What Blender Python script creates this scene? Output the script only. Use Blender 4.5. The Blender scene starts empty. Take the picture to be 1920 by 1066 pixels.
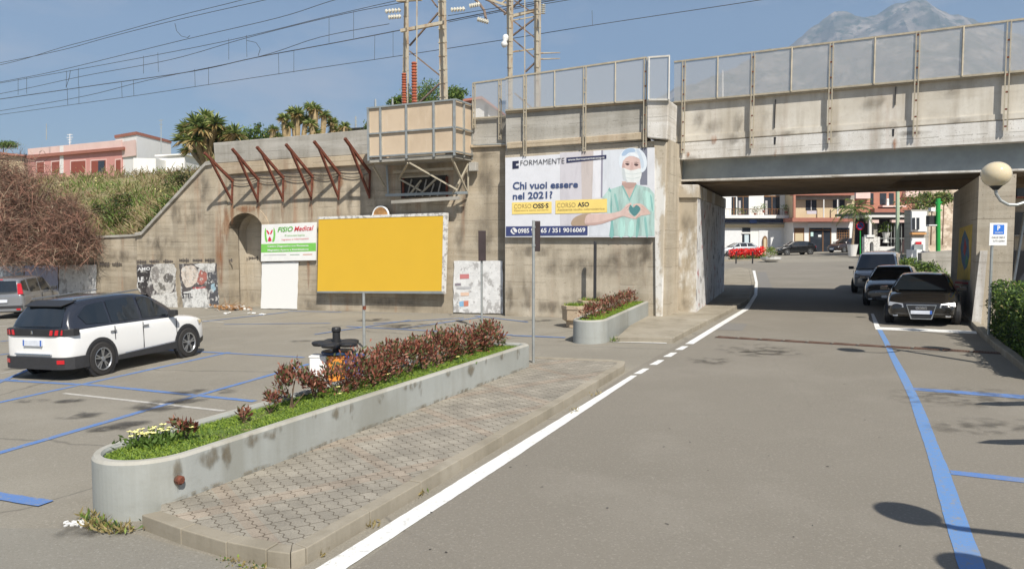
import bpy, bmesh, math, random
from mathutils import Vector, Matrix, noise as mnoise
random.seed(7)
R = math.radians
S = bpy.context.scene
COL = S.collection
# ---------------------------------------------------------------- camera, sky, sun, exposure
F, CX, CY, CAMH, HOR = 1400.0, 960.0, 533.0, 2.55, 446.0
PITCH = math.atan((CY-HOR)/F)
cam = bpy.data.cameras.new('camera'); camo = bpy.data.objects.new('camera', cam); COL.objects.link(camo)
cam.sensor_width = 36.0; cam.sensor_fit = 'HORIZONTAL'; cam.lens = 36.0*F/1920.0
cam.clip_start = 0.1; cam.clip_end = 20000
camo.location = (0, 0, CAMH); camo.rotation_euler = (math.pi/2-PITCH, 0, 0)
S.camera = camo
SUN_AZ, SUN_EL = R(20), R(48)          # behind the camera, to its right
tosun = Vector((math.sin(SUN_AZ)*math.cos(SUN_EL), -math.cos(SUN_AZ)*math.cos(SUN_EL), math.sin(SUN_EL)))
sl = bpy.data.lights.new('sun', 'SUN'); sl.energy = 5.0; sl.angle = R(0.5); sl.color = (1.0, 0.945, 0.85)
so = bpy.data.objects.new('sun', sl); COL.objects.link(so)
so.rotation_euler = tosun.to_track_quat('Z', 'Y').to_euler()
S.view_settings.view_transform = 'Standard'; S.view_settings.look = 'None'; S.view_settings.gamma = 1
S.view_settings.exposure = 0.63
W = bpy.data.worlds.new('World'); S.world = W; W.use_nodes = True
nt = W.node_tree; nt.nodes.clear()
sky = nt.nodes.new('ShaderNodeTexSky'); sky.sky_type = 'NISHITA'; sky.sun_disc = False
sky.sun_elevation = SUN_EL; sky.sun_rotation = math.pi - SUN_AZ
sky.air_density = 1.0; sky.dust_density = 1.0; sky.ozone_density = 3.5
tc = nt.nodes.new('ShaderNodeTexCoord'); mp = nt.nodes.new('ShaderNodeMapping'); mp.inputs['Scale'].default_value = (1.6, 1.6, 5.0)
nz = nt.nodes.new('ShaderNodeTexNoise'); nz.inputs['Scale'].default_value = 2.3; nz.inputs['Detail'].default_value = 6; nz.inputs['Roughness'].default_value = 0.6
rp = nt.nodes.new('ShaderNodeValToRGB'); rp.color_ramp.elements[0].position = 0.47; rp.color_ramp.elements[0].color = (0, 0, 0, 1)
rp.color_ramp.elements[1].position = 0.8; rp.color_ramp.elements[1].color = (0.8, 0.8, 0.8, 1)
mx = nt.nodes.new('ShaderNodeMixRGB'); mx.inputs['Color2'].default_value = (6.6, 6.3, 6.6, 1)
bg = nt.nodes.new('ShaderNodeBackground'); bg.inputs['Strength'].default_value = 0.057
wo = nt.nodes.new('ShaderNodeOutputWorld')
L = nt.links.new
L(tc.outputs['Generated'], mp.inputs['Vector']); L(mp.outputs['Vector'], nz.inputs['Vector']); L(nz.outputs['Fac'], rp.inputs['Fac'])
L(rp.outputs['Color'], mx.inputs['Fac']); L(sky.outputs['Color'], mx.inputs['Color1']); L(mx.outputs['Color'], bg.inputs['Color']); L(bg.outputs['Background'], wo.inputs['Surface'])

# ---------------------------------------------------------------- from the photo's pixels to places on real surfaces
KX = 0.025                                # the street and the car park fall gently to the left
def gz(x): return KX*x
def ray(px, py):
    u = (px-CX)/F; v = (py-CY)/F
    return Vector((u, math.cos(PITCH)-v*math.sin(PITCH), -math.sin(PITCH)-v*math.cos(PITCH)))
def G(px, py, h=0.0):
    d = ray(px, py); t = (h-CAMH)/(d.z-KX*d.x)
    return Vector((d.x*t, d.y*t, CAMH+d.z*t))
def DD(px, py, y):
    d = ray(px, py); t = y/d.y
    return Vector((d.x*t, y, CAMH+d.z*t))
class Plane:
    def __init__(s, p, d):
        s.p = Vector((p[0], p[1], 0)); s.r = Vector((d[0], d[1], 0)).normalized()
        s.n = Vector((s.r.y, -s.r.x, 0))      # towards the camera
        if s.n.y > 0: s.n = -s.n
    def hit(s, px, py, off=0.0):
        d = ray(px, py); t = ((s.p+s.n*off)-Vector((0, 0, 0))).dot(s.n)/d.dot(s.n)
        return Vector((d.x*t, d.y*t, CAMH+d.z*t))
    def foot(s, px, off=0.0, h=0.0):
        q = s.hit(px, HOR, off); q.z = gz(q.x)+h; return q
WL = Plane((-0.36, 24.9), (1, -0.47))     # retaining wall
WR = Plane((-0.36-.425*.38, 24.9-.905*.38), (1, -0.47))   # abutment wall, a little proud of it
BR = Plane((5.8, 23.0), (1, -0.65))       # front face of the bridge
ROADD = Vector((0.447, 0.894, 0)).normalized()

# ---------------------------------------------------------------- mesh builder
ORG = {}
class MB:
    def __init__(s): s.v = []; s.f = []; s.m = []; s.cur = 0
    def vs(s, pts):
        i = len(s.v); s.v += [Vector(p) for p in pts]; return i
    def face(s, pts):
        i = s.vs(pts); s.f.append(tuple(range(i, i+len(pts)))); s.m.append(s.cur)
    def prism(s, pts, off):
        n = len(pts); off = Vector(off); i = s.vs(pts); j = s.vs([Vector(p)+off for p in pts])
        fs = [tuple(range(i, i+n)), tuple(range(j+n-1, j-1, -1))]
        for k in range(n):
            l = (k+1) % n; fs.append((i+l, i+k, j+k, j+l))
        s.f += fs; s.m += [s.cur]*len(fs)
    def box(s, c, sx, sy, sz, ux=(1, 0, 0), uy=None, uz=(0, 0, 1)):
        c = Vector(c); ux = Vector(ux).normalized(); uz = Vector(uz).normalized()
        uy = uz.cross(ux).normalized() if uy is None else Vector(uy).normalized()
        a, b, d = ux*sx/2, uy*sy/2, uz*sz/2
        s.prism([c-a-b-d, c+a-b-d, c+a+b-d, c-a+b-d], d*2)
    def tube(s, p0, p1, r0, r1=None, n=8, cap=True):
        p0 = Vector(p0); p1 = Vector(p1); r1 = r0 if r1 is None else r1
        d = (p1-p0).normalized(); a = d.orthogonal().normalized(); b = d.cross(a)
        i = s.vs([p0+(a*math.cos(2*math.pi*k/n)+b*math.sin(2*math.pi*k/n))*r0 for k in range(n)])
        j = s.vs([p1+(a*math.cos(2*math.pi*k/n)+b*math.sin(2*math.pi*k/n))*r1 for k in range(n)])
        for k in range(n):
            l = (k+1) % n; s.f.append((i+k, i+l, j+l, j+k)); s.m.append(s.cur)
        if cap:
            s.f.append(tuple(range(i+n-1, i-1, -1))); s.f.append(tuple(range(j, j+n))); s.m += [s.cur]*2
    def path(s, pts, r, n=6):
        for a, b in zip(pts[:-1], pts[1:]): s.tube(a, b, r, n=n)
    def bar(s, p0, p1, w, t=None, up=(0, 0, 1)):     # square bar between two points
        p0 = Vector(p0); p1 = Vector(p1); t = w if t is None else t
        d = (p1-p0); u = d.normalized(); up = Vector(up)
        if abs(u.dot(up)) > .98: up = Vector((1, 0, 0))
        y = up.cross(u).normalized(); z = u.cross(y)
        s.box((p0+p1)/2, d.length, w, t, ux=u, uy=y, uz=z)
    def lathe(s, prof, c=(0, 0, 0), n=16, ax=(0, 0, 1), cap=True):
        c = Vector(c); ax = Vector(ax).normalized(); a = ax.orthogonal().normalized(); b = ax.cross(a); rings = []
        for r, z in prof:
            rings.append(s.vs([c+ax*z+(a*math.cos(2*math.pi*k/n)+b*math.sin(2*math.pi*k/n))*max(r, 1e-4) for k in range(n)]))
        for i, j in zip(rings[:-1], rings[1:]):
            for k in range(n):
                l = (k+1) % n; s.f.append((i+k, i+l, j+l, j+k)); s.m.append(s.cur)
        if not cap: return
        s.f.append(tuple(range(rings[0]+n-1, rings[0]-1, -1))); s.f.append(tuple(range(rings[-1], rings[-1]+n))); s.m += [s.cur]*2
    def leaf(s, c, d, w, l, nrm=None):                # one pointed leaf
        c = Vector(c); d = Vector(d).normalized()
        sd = d.cross(nrm if nrm is not None else Vector((random.gauss(0, 1), random.gauss(0, 1), random.gauss(0, 1))))
        if sd.length < 1e-4: sd = d.orthogonal()
        sd.normalize()
        i = s.vs([c, c+d*l*.5+sd*w/2, c+d*l, c+d*l*.5-sd*w/2]); s.f.append((i, i+1, i+2, i+3)); s.m.append(s.cur)
    def build(s, name, mats, parent=None, smooth=False, origin=None, bevel=0, sub=0, label=None, weld=False, tri=False):
        if not isinstance(mats, (list, tuple)): mats = [mats]
        if parent is not None: o0 = ORG[parent.name]
        elif origin is not None: o0 = Vector(origin)
        else:
            xs = [p.x for p in s.v]; ys = [p.y for p in s.v]; zs = [p.z for p in s.v]
            o0 = Vector(((min(xs)+max(xs))/2, (min(ys)+max(ys))/2, min(zs)))
        me = bpy.data.meshes.new(name); me.from_pydata([tuple(p-o0) for p in s.v], [], s.f)
        for m in mats: me.materials.append(m)
        if len(mats) > 1: me.polygons.foreach_set('material_index', s.m)
        if weld or sub or bevel or tri:
            bm = bmesh.new(); bm.from_mesh(me); bmesh.ops.remove_doubles(bm, verts=bm.verts, dist=1e-5)
            if tri: bmesh.ops.triangulate(bm, faces=bm.faces[:])
            bmesh.ops.recalc_face_normals(bm, faces=bm.faces[:]); bm.to_mesh(me); bm.free()
        if smooth: me.polygons.foreach_set('use_smooth', [True]*len(me.polygons))
        me.update()
        o = bpy.data.objects.new(name, me); COL.objects.link(o)
        if parent is not None: o.parent = parent
        else: o.location = o0
        if bevel:
            md = o.modifiers.new('bevel', 'BEVEL'); md.width = bevel; md.segments = 2; md.limit_method = 'ANGLE'
        if sub:
            md = o.modifiers.new('sub', 'SUBSURF'); md.levels = sub; md.render_levels = sub
        if label: o['label'] = label
        ORG[o.name] = o0
        return o
def tag(o, label=None, cat=None, group=None, kind=None):
    if label: o['label'] = label
    if cat: o['category'] = cat
    if group: o['group'] = group
    if kind: o['kind'] = kind
    return o
def thing(name, loc, label, cat, group=None):
    o = bpy.data.objects.new(name, None); COL.objects.link(o); o.location = loc; ORG[o.name] = Vector(loc)
    o.empty_display_size = .2
    return tag(o, label, cat, group)
def copy_tree(o, parent=None):
    c = o.copy(); COL.objects.link(c); c.parent = parent
    for ch in [x for x in bpy.data.objects if x.parent == o]: copy_tree(ch, c)
    return c

# ---------------------------------------------------------------- materials
def nodes(name):
    m = bpy.data.materials.new(name); m.use_nodes = True; n = m.node_tree
    return m, n, n.nodes['Principled BSDF'], n.links.new
def rgb(c): return (c[0], c[1], c[2], 1)
def mat(name, col, rough=.6, metal=0, var=.12, scale=6, bump=0, bscale=60, spec=.5, coat=0, alpha=1, emit=0):
    m, n, b, L = nodes(name)
    b.inputs['Roughness'].default_value = rough; b.inputs['Metallic'].default_value = metal
    b.inputs['Specular IOR Level'].default_value = spec; b.inputs['Coat Weight'].default_value = coat
    b.inputs['Alpha'].default_value = alpha
    tc = n.nodes.new('ShaderNodeTexCoord')
    z = n.nodes.new('ShaderNodeTexNoise'); z.inputs['Scale'].default_value = scale; z.inputs['Detail'].default_value = 6; z.inputs['Roughness'].default_value = .65
    r = n.nodes.new('ShaderNodeValToRGB')
    r.color_ramp.elements[0].position = .3; r.color_ramp.elements[1].position = .7
    r.color_ramp.elements[0].color = rgb([c*(1-var) for c in col]); r.color_ramp.elements[1].color = rgb([min(1, c*(1+var)) for c in col])
    L(tc.outputs['Object'], z.inputs['Vector']); L(z.outputs['Fac'], r.inputs['Fac']); L(r.outputs['Color'], b.inputs['Base Color'])
    if bump:
        z2 = n.nodes.new('ShaderNodeTexNoise'); z2.inputs['Scale'].default_value = bscale; z2.inputs['Detail'].default_value = 4
        bp = n.nodes.new('ShaderNodeBump'); bp.inputs['Strength'].default_value = bump; bp.inputs['Distance'].default_value = .02
        L(tc.outputs['Object'], z2.inputs['Vector']); L(z2.outputs['Fac'], bp.inputs['Height']); L(bp.outputs['Normal'], b.inputs['Normal'])
    if emit:
        b.inputs['Emission Strength'].default_value = emit; b.inputs['Emission Color'].default_value = rgb(col)
    return m
def layered(name, layers, base, rough=.9, bump=.25, bscale=40, space='Object', spec=.3):
    """base colour overlaid by noise-masked layers: (colour, (sx,sy,sz), scale, lo, hi, strength)"""
    m, n, b, L = nodes(name); b.inputs['Roughness'].default_value = rough; b.inputs['Specular IOR Level'].default_value = spec
    tc = n.nodes.new('ShaderNodeTexCoord'); prev = None
    for k, (c, sc, s, lo, hi, st) in enumerate(layers):
        mp = n.nodes.new('ShaderNodeMapping'); mp.inputs['Scale'].default_value = sc; mp.inputs['Location'].default_value = (k*3.7, k*5.1, k*2.3)
        z = n.nodes.new('ShaderNodeTexNoise'); z.inputs['Scale'].default_value = s; z.inputs['Detail'].default_value = 8; z.inputs['Roughness'].default_value = .62
        r = n.nodes.new('ShaderNodeMapRange'); r.inputs['From Min'].default_value = lo; r.inputs['From Max'].default_value = hi; r.inputs['To Max'].default_value = st
        x = n.nodes.new('ShaderNodeMixRGB'); x.inputs['Color2'].default_value = rgb(c)
        L(tc.outputs[space], mp.inputs['Vector']); L(mp.outputs['Vector'], z.inputs['Vector']); L(z.outputs['Fac'], r.inputs['Value']); L(r.outputs['Result'], x.inputs['Fac'])
        if prev is None: x.inputs['Color1'].default_value = rgb(base)
        else: L(prev, x.inputs['Color1'])
        prev = x.outputs['Color']
    L(prev, b.inputs['Base Color'])
    if bump:
        z2 = n.nodes.new('ShaderNodeTexNoise'); z2.inputs['Scale'].default_value = bscale; z2.inputs['Detail'].default_value = 6
        bp = n.nodes.new('ShaderNodeBump'); bp.inputs['Strength'].default_value = bump; bp.inputs['Distance'].default_value = .02
        L(tc.outputs[space], z2.inputs['Vector']); L(z2.outputs['Fac'], bp.inputs['Height']); L(bp.outputs['Normal'], b.inputs['Normal'])
    return m, n, b, L, prev
def concrete(name, base, dark, light, boards=.5, rust=0, rough=.92):
    ly = [(dark, (1, 1, 1), .35, .42, .68, .75), (light, (1, 1, 1), .9, .5, .75, .6),
          (dark, (1.2, 1.2, .12), 1.6, .47, .66, .68), (light, (.15, .15, 2.2), 1.3, .5, .62, boards), (dark, (.12, .12, 6), 1.0, .54, .6, boards),
          (dark, (1, 1, 1), 9, .55, .8, .4)]
    if rust: ly.append(((.30, .13, .06), (1.6, 1.6, .1), 1.3, .58, .74, rust))
    m, n, b, L, prev = layered(name, ly, base, rough, .22 if boards >= .2 else .10, 30)
    if boards < .2: return m
    # formwork joints: thin, broken, darker lines every 0.55 m of height
    tc = n.nodes.new('ShaderNodeTexCoord'); sp = n.nodes.new('ShaderNodeSeparateXYZ'); L(tc.outputs['Object'], sp.inputs['Vector'])
    def mt_(op, a, c=None):
        q = n.nodes.new('ShaderNodeMath'); q.operation = op
        for k, w in enumerate((a, c)):
            if w is None: continue
            if isinstance(w, (int, float)): q.inputs[k].default_value = w
            else: L(w, q.inputs[k])
        return q.outputs[0]
    z = n.nodes.new('ShaderNodeTexNoise'); z.inputs['Scale'].default_value = 1.3; z.inputs['Detail'].default_value = 7; L(tc.outputs['Object'], z.inputs['Vector'])
    f = mt_('FRACT', mt_('ADD', mt_('MULTIPLY', sp.outputs['Z'], 1/.55), mt_('MULTIPLY', z.outputs['Fac'], .10)))
    ln = mt_('LESS_THAN', f, .035); gate = mt_('GREATER_THAN', z.outputs['Fac'], .49)
    z9 = n.nodes.new('ShaderNodeTexNoise'); z9.inputs['Scale'].default_value = 26; z9.inputs['Detail'].default_value = 3; L(tc.outputs['Object'], z9.inputs['Vector'])
    pits = mt_('MULTIPLY', mt_('GREATER_THAN', z9.outputs['Fac'], .66), .55)
    x = n.nodes.new('ShaderNodeMixRGB'); x.inputs['Color2'].default_value = rgb([c*.55 for c in dark]); L(mt_('MAXIMUM', mt_('MULTIPLY', mt_('MULTIPLY', ln, gate), .55), pits), x.inputs['Fac']); L(prev, x.inputs['Color1']); L(x.outputs['Color'], b.inputs['Base Color'])
    return m
M = {}
M['wall'] = concrete('weathered_concrete', (.465, .395, .295), (.235, .20, .15), (.60, .535, .43), .26, .6)
M['wall2'] = concrete('abutment_concrete', (.51, .45, .355), (.31, .265, .20), (.62, .57, .48), .24, .25)
M['cap'] = concrete('grey_cap_concrete', (.40, .38, .34), (.25, .235, .20), (.50, .48, .44), .5)
M['corbel'] = concrete('warm_corbel_concrete', (.50, .42, .30), (.30, .23, .16), (.60, .52, .41), .2, .3)
M['paintconc'] = concrete('whitewashed_concrete', (.74, .72, .68), (.36, .32, .26), (.80, .79, .77), .3, .3)
M['parapet'] = concrete('stained_parapet', (.66, .62, .54), (.36, .31, .24), (.76, .73, .68), .1, .25)
M['planter'] = concrete('planter_concrete', (.345, .36, .345), (.25, .25, .22), (.42, .435, .42), .1)
M['rim'] = concrete('planter_rim', (.40, .39, .35), (.28, .265, .22), (.48, .47, .43), .1)
M['kerb'] = concrete('kerb_stone', (.32, .285, .225), (.20, .175, .13), (.42, .385, .325), .1)
M['steelgrey'] = mat('painted_steel_grey', (.30, .33, .335), .55, .3, .18, 1.5, .1)
M['soffit'] = mat('brown_soffit', (.20, .145, .09), .8, 0, .25, 1.2, .2)
M['rust'] = mat('rusty_iron', (.17, .055, .032), .85, .2, .5, 9, .4)
M['galv'] = mat('galvanised_steel', (.42, .44, .43), .5, .6, .2, 5)
M['postpaint'] = mat('cream_painted_steel', (.42, .37, .28), .6, .1, .2, 6)
M['black'] = mat('black_plastic', (.022, .022, .024), .5, 0, .2, 8)
M['white'] = mat('white_paint', (.78, .78, .77), .5, 0, .04, 3)
# asphalt
def asphalt(name, base, dark, light, extra=(), crack=.45):
    m, n, b, L, prev = layered(name, [(dark, (1, 1, 1), .18, .4, .7, .6), (light, (1, 1, 1), .5, .5, .75, .5), (light, (1, 1, 1), 38, .54, .68, .9), (dark, (1, 1, 1), 55, .54, .68, .95)]+list(extra), base, .9, .5, 140)
    # thin cracks
    tc = n.nodes.new('ShaderNodeTexCoord'); z = n.nodes.new('ShaderNodeTexNoise'); z.inputs['Scale'].default_value = 1.5; z.inputs['Detail'].default_value = 5
    ad = n.nodes.new('ShaderNodeMixRGB'); ad.inputs['Fac'].default_value = .25
    v = n.nodes.new('ShaderNodeTexVoronoi'); v.feature = 'DISTANCE_TO_EDGE'; v.inputs['Scale'].default_value = .22
    r = n.nodes.new('ShaderNodeMapRange'); r.inputs['From Min'].default_value = .0; r.inputs['From Max'].default_value = .006; r.inputs['To Min'].default_value = crack; r.inputs['To Max'].default_value = 0
    x = n.nodes.new('ShaderNodeMixRGB'); x.inputs['Color2'].default_value = (.06, .055, .05, 1)
    L(tc.outputs['Object'], z.inputs['Vector']); L(tc.outputs['Object'], ad.inputs['Color1']); L(z.outputs['Color'], ad.inputs['Color2'])
    L(ad.outputs['Color'], v.inputs['Vector']); L(v.outputs['Distance'], r.inputs['Value']); L(r.outputs['Result'], x.inputs['Fac']); L(prev, x.inputs['Color1']); L(x.outputs['Color'], b.inputs['Base Color'])
    return m
M['lot'] = asphalt('car_park_asphalt', (.265, .243, .20), (.19, .172, .142), (.35, .325, .275), [((.08, .075, .07), (1, .35, 1), 1.1, .66, .76, .6)])
M['road'] = asphalt('road_asphalt', (.225, .204, .17), (.185, .168, .138), (.30, .275, .235), crack=.07)
M['apron'] = asphalt('apron_asphalt', (.25, .235, .20), (.18, .165, .14), (.31, .295, .26))
def paintmat(name, col, wear=.35, under=(.26, .25, .225)):
    return layered(name, [(under, (1, 1, 1), 2.2, .52, .75, wear*.6), (under, (1, 1, 1), 16, .54, .66, wear), (under, (1, 1, 1), 50, .56, .64, wear)], col, .7, .1, 90)[0]
M['blueline'] = paintmat('blue_marking_paint', (.10, .20, .45), .85)
M['blueline2'] = paintmat('wide_blue_marking_paint', (.12, .245, .49), .75)
M['whiteline'] = paintmat('white_marking_paint', (.74, .74, .72), .35)
M['oldline'] = paintmat('faded_white_paint', (.48, .46, .42), .7)
# pavers: wavy interlocking joints
def pavers(name):
    m, n, b, L = nodes(name); b.inputs['Roughness'].default_value = .9
    tc = n.nodes.new('ShaderNodeTexCoord'); mp = n.nodes.new('ShaderNodeMapping'); mp.inputs['Rotation'].default_value = (0, 0, R(56))
    sp = n.nodes.new('ShaderNodeSeparateXYZ'); L(tc.outputs['Object'], mp.inputs['Vector']); L(mp.outputs['Vector'], sp.inputs['Vector'])
    def math_(op, a, bb):
        q = n.nodes.new('ShaderNodeMath'); q.operation = op
        for k, w in enumerate((a, bb)):
            if w is None: continue
            if isinstance(w, (int, float)): q.inputs[k].default_value = w
            else: L(w, q.inputs[k])
        return q.outputs[0]
    sx = math_('MULTIPLY', math_('SINE', math_('MULTIPLY', sp.outputs['X'], 54.6), None), .013)
    sy = math_('MULTIPLY', math_('SINE', math_('MULTIPLY', sp.outputs['Y'], 48.3), None), .004)
    cb = n.nodes.new('ShaderNodeCombineXYZ'); L(math_('ADD', sp.outputs['X'], sy), cb.inputs['X']); L(math_('ADD', sp.outputs['Y'], sx), cb.inputs['Y'])
    br = n.nodes.new('ShaderNodeTexBrick'); br.offset = .0; br.inputs['Scale'].default_value = 1; br.inputs['Brick Width'].default_value = .23; br.inputs['Row Height'].default_value = .13
    br.inputs['Mortar Size'].default_value = .006; br.inputs['Mortar Smooth'].default_value = .2
    br.inputs['Color1'].default_value = (.27, .245, .20, 1); br.inputs['Color2'].default_value = (.325, .295, .242, 1); br.inputs['Mortar'].default_value = (.125, .105, .075, 1)
    L(cb.outputs['Vector'], br.inputs['Vector'])
    # pink courses
    fr = math_('FRACT', math_('MULTIPLY', sp.outputs['X'], 1/1.44), None); lt = math_('LESS_THAN', fr, .16)
    fr2 = math_('FRACT', math_('MULTIPLY', sp.outputs['Y'], 1/1.6), None); lt2 = math_('LESS_THAN', fr2, .1)
    mxx = math_('MAXIMUM', lt, lt2)
    pk = n.nodes.new('ShaderNodeMixRGB'); pk.blend_type = 'MULTIPLY'; pk.inputs['Color2'].default_value = (1.06, .90, .82, 1); L(math_('MULTIPLY', mxx, .45), pk.inputs['Fac']); L(br.outputs['Color'], pk.inputs['Color1'])
    z = n.nodes.new('ShaderNodeTexNoise'); z.inputs['Scale'].default_value = 2.2; z.inputs['Detail'].default_value = 6; L(tc.outputs['Object'], z.inputs['Vector'])
    r = n.nodes.new('ShaderNodeMapRange'); r.inputs['From Min'].default_value = .35; r.inputs['From Max'].default_value = .7; r.inputs['To Min'].default_value = .78; r.inputs['To Max'].default_value = 1.15; L(z.outputs['Fac'], r.inputs['Value'])
    z3 = n.nodes.new('ShaderNodeTexNoise'); z3.inputs['Scale'].default_value = 70; z3.inputs['Detail'].default_value = 3; L(tc.outputs['Object'], z3.inputs['Vector'])
    r3 = n.nodes.new('ShaderNodeMapRange'); r3.inputs['From Min'].default_value = .35; r3.inputs['From Max'].default_value = .7; r3.inputs['To Min'].default_value = .85; r3.inputs['To Max'].default_value = 1.12; L(z3.outputs['Fac'], r3.inputs['Value'])
    v = n.nodes.new('ShaderNodeVectorMath'); v.operation = 'SCALE'; L(pk.outputs['Color'], v.inputs[0]); L(math_('MULTIPLY', r.outputs['Result'], r3.outputs['Result']), v.inputs['Scale'])
    L(v.outputs['Vector'], b.inputs['Base Color'])
    bp = n.nodes.new('ShaderNodeBump'); bp.inputs['Strength'].default_value = .5; bp.inputs['Distance'].default_value = .01; bp.invert = True
    L(br.outputs['Fac'], bp.inputs['Height']); L(bp.outputs['Normal'], b.inputs['Normal'])
    return m
M['pavers'] = pavers('interlocking_pavers')
# wire mesh seen from afar: real holes and wires, too fine to resolve
def meshmat(name, col, a):
    m, n, b, L = nodes(name); b.inputs['Base Color'].default_value = rgb(col); b.inputs['Roughness'].default_value = .6; b.inputs['Alpha'].default_value = a
    return m
M['mesh'] = meshmat('fine_wire_mesh', (.40, .40, .395), .58)

# ================================================================ THE SETTING
def sheet(name, pts, h, m, label=None, kind='structure'):
    b = MB(); b.face([Vector((p[0], p[1], gz(p[0])+h)) for p in pts]); o = b.build(name, m, tri=True, origin=(0, 0, 0))
    return tag(o, label, None, None, kind)
b = MB(); N = 24
def gg(i): s = (i/N)*2-1; return math.copysign(abs(s)**3, s)*1500
for i in range(N):
    for j in range(N):
        q = [(gg(i), gg(j)), (gg(i+1), gg(j)), (gg(i+1), gg(j+1)), (gg(i), gg(j+1))]
        b.face([Vector((x, y, gz(max(-120, min(120, x))))) for x, y in q])
tag(b.build('ground', M['lot'], origin=(0, 0, 0), weld=True), kind='structure')
# road: from behind the camera, between the kerb line and the parking bays, through the underpass to the square
def xy(p): return (p.x, p.y)
rl = [(545, 1150), (1170, 702), (1272, 645), (1400, 578), (1412, 505), (1300, 499)]
Lp = [xy(G(*p)) for p in rl]
road_poly = [(-4.2, 1.0), (-2.9, 4.6)] + Lp + [(6.5, 60), (60, 60), (60, 40), (30, 20), (30, 1.0)]
sheet('road', road_poly, .004, M['road'])
ap = [xy(G(*p)) for p in [(-300, 990), (150, 990), (262, 1003), (430, 1052), (540, 1075)]]
sheet('forecourt', [(-12, 1.2)]+ap+[(-2.95, 4.5), (-4.25, 1.2)], .0035, M['apron'])
# --- island with pavers and kerb
isl = [G(266, 992), G(340, 1020), G(425, 1046), G(500, 1062), G(545, 1068), G(575, 1058), G(866, 882), G(1170, 698), G(1172, 690), G(1150, 687), G(1003, 681), G(985, 672)]
isl = [Vector((p.x, p.y, 0)) for p in isl]
back = Vector((-3.9, 8.0, 0)); back2 = Vector((-0.6, 14.6, 0))
poly = isl+[back2, back]
def inset(pts, d):
    n = len(pts); out = []
    c = sum(pts, Vector())/n
    for k in range(n):
        p0, p1, p2 = pts[k-1], pts[k], pts[(k+1) % n]
        a = (p1-p0).normalized(); e = (p2-p1).normalized()
        na = Vector((-a.y, a.x, 0)); ne = Vector((-e.y, e.x, 0))
        nn = (na+ne); nn.normalize(); 
        if nn.dot(c-p1) < 0 and False: nn = -nn
        out.append(p1+nn*d/max(.5, nn.dot(na)))
    return out
inn = inset(poly, .15)
def lift(p, h): return Vector((p.x, p.y, gz(p.x)+h))
b = MB(); b.face([lift(p, .128) for p in inn]); tag(b.build('pavement', M['pavers'], tri=True, origin=(0, 0, 0)), kind='structure')
def kerbrun(name, outer, inner, h, seg=1.0, gap=.008):
    b = MB()
    for k in range(len(outer)-1):
        o0, o1, i0, i1 = outer[k], outer[k+1], inner[k], inner[k+1]
        n = max(1, round((o1-o0).length/seg))
        for j in range(n):
            f0 = j/n; f1 = (j+1)/n; g = gap/max(.01, (o1-o0).length); dh = random.uniform(-.006, .006)
            P = [o0.lerp(o1, f0+g/2), o0.lerp(o1, f1-g/2), i0.lerp(i1, f1-g/2), i0.lerp(i1, f0+g/2)]
            b.prism([lift(p, -.05) for p in P], (0, 0, .05+h+dh))
    return tag(b.build(name, M['kerb'], bevel=.018, origin=(0, 0, 0)), kind='structure')
kerbrun('kerb', poly[:11], inn[:11], .14)
# --- pavement by the underpass
p2 = [G(1150, 641), G(1262, 643), G(1300, 622), G(1372, 585), G(1405, 566), G(1415, 535), G(1408, 507), G(1385, 503)]
p2 = [Vector((p.x, p.y, 0)) for p in p2]
ie = inset(p2+[Vector((4, 34, 0)), Vector((2.0, 21.5, 0))], .14)
b = MB(); wallpt = WR.foot(1100, -.1); wp2 = WR.foot(1240, -.1)
b.face([lift(p, .118) for p in ie[:8]]+[lift(Vector((8.2, 38, 0)), .118), lift(Vector((5.2, 23.4, 0)), .118), lift(Vector((wp2.x, wp2.y, 0)), .118), lift(Vector((wallpt.x+1.6, wallpt.y-.75, 0)), .118)])
o = b.build('pavement', M['kerb'], tri=True, origin=(0, 0, 0)); tag(o, kind='structure')
kerbrun('kerb', p2, ie[:8], .13)

# --- markings
def strip(b, pts, w, h=.008):
    P = [Vector((p.x, p.y, 0)) for p in pts]
    for k in range(len(P)-1):
        a, c = P[k], P[k+1]; d = (c-a).normalized(); n = Vector((-d.y, d.x, 0))*w/2
        m_ = max(1, min(60, int((c-a).length/.15))); J = lambda: 1+random.uniform(-.10, .10); pl_, pr_ = a-n, a+n
        for j in range(1, m_+1):
            q = a.lerp(c, j/m_); ql, qr = q-n*J(), q+n*J(); b.face([lift(pl_, h), lift(ql, h), lift(qr, h), lift(pr_, h)]); pl_, pr_ = ql, qr
def ribbon(b, left, right, h=.008):
    for k in range(len(left)-1):
        l0, l1, r0, r1 = [Vector((p.x, p.y, 0)) for p in (left[k], left[k+1], right[k], right[k+1])]; m_ = max(1, min(60, int((l1-l0).length/.12))); pl_, pr_ = l0, r0
        for j in range(1, m_+1):
            ql, qr = l0.lerp(l1, j/m_), r0.lerp(r1, j/m_); w_ = (qr-ql); 
            if j < m_: ql = ql+w_*random.uniform(-.018, .018); qr = qr+w_*random.uniform(-.018, .018)
            b.face([lift(pl_, h), lift(pr_, h), lift(qr, h), lift(ql, h)]); pl_, pr_ = ql, qr
b = MB()   # white edge line
ribbon(b, [G(480, 1133), G(600, 1062), G(900, 876), G(1183, 704)], [G(560, 1133), G(655, 1062), G(925, 885), G(1195, 704)])
for (x0, y0, x1, y1) in ((1187, 701, 1206, 691), (1217, 684, 1234, 675), (1243, 669, 1258, 661), (1265, 656, 1279, 649)):
    ribbon(b, [G(x0, y0), G(x1, y1)], [G(x0+15, y0), G(x1+12, y1)])
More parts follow.
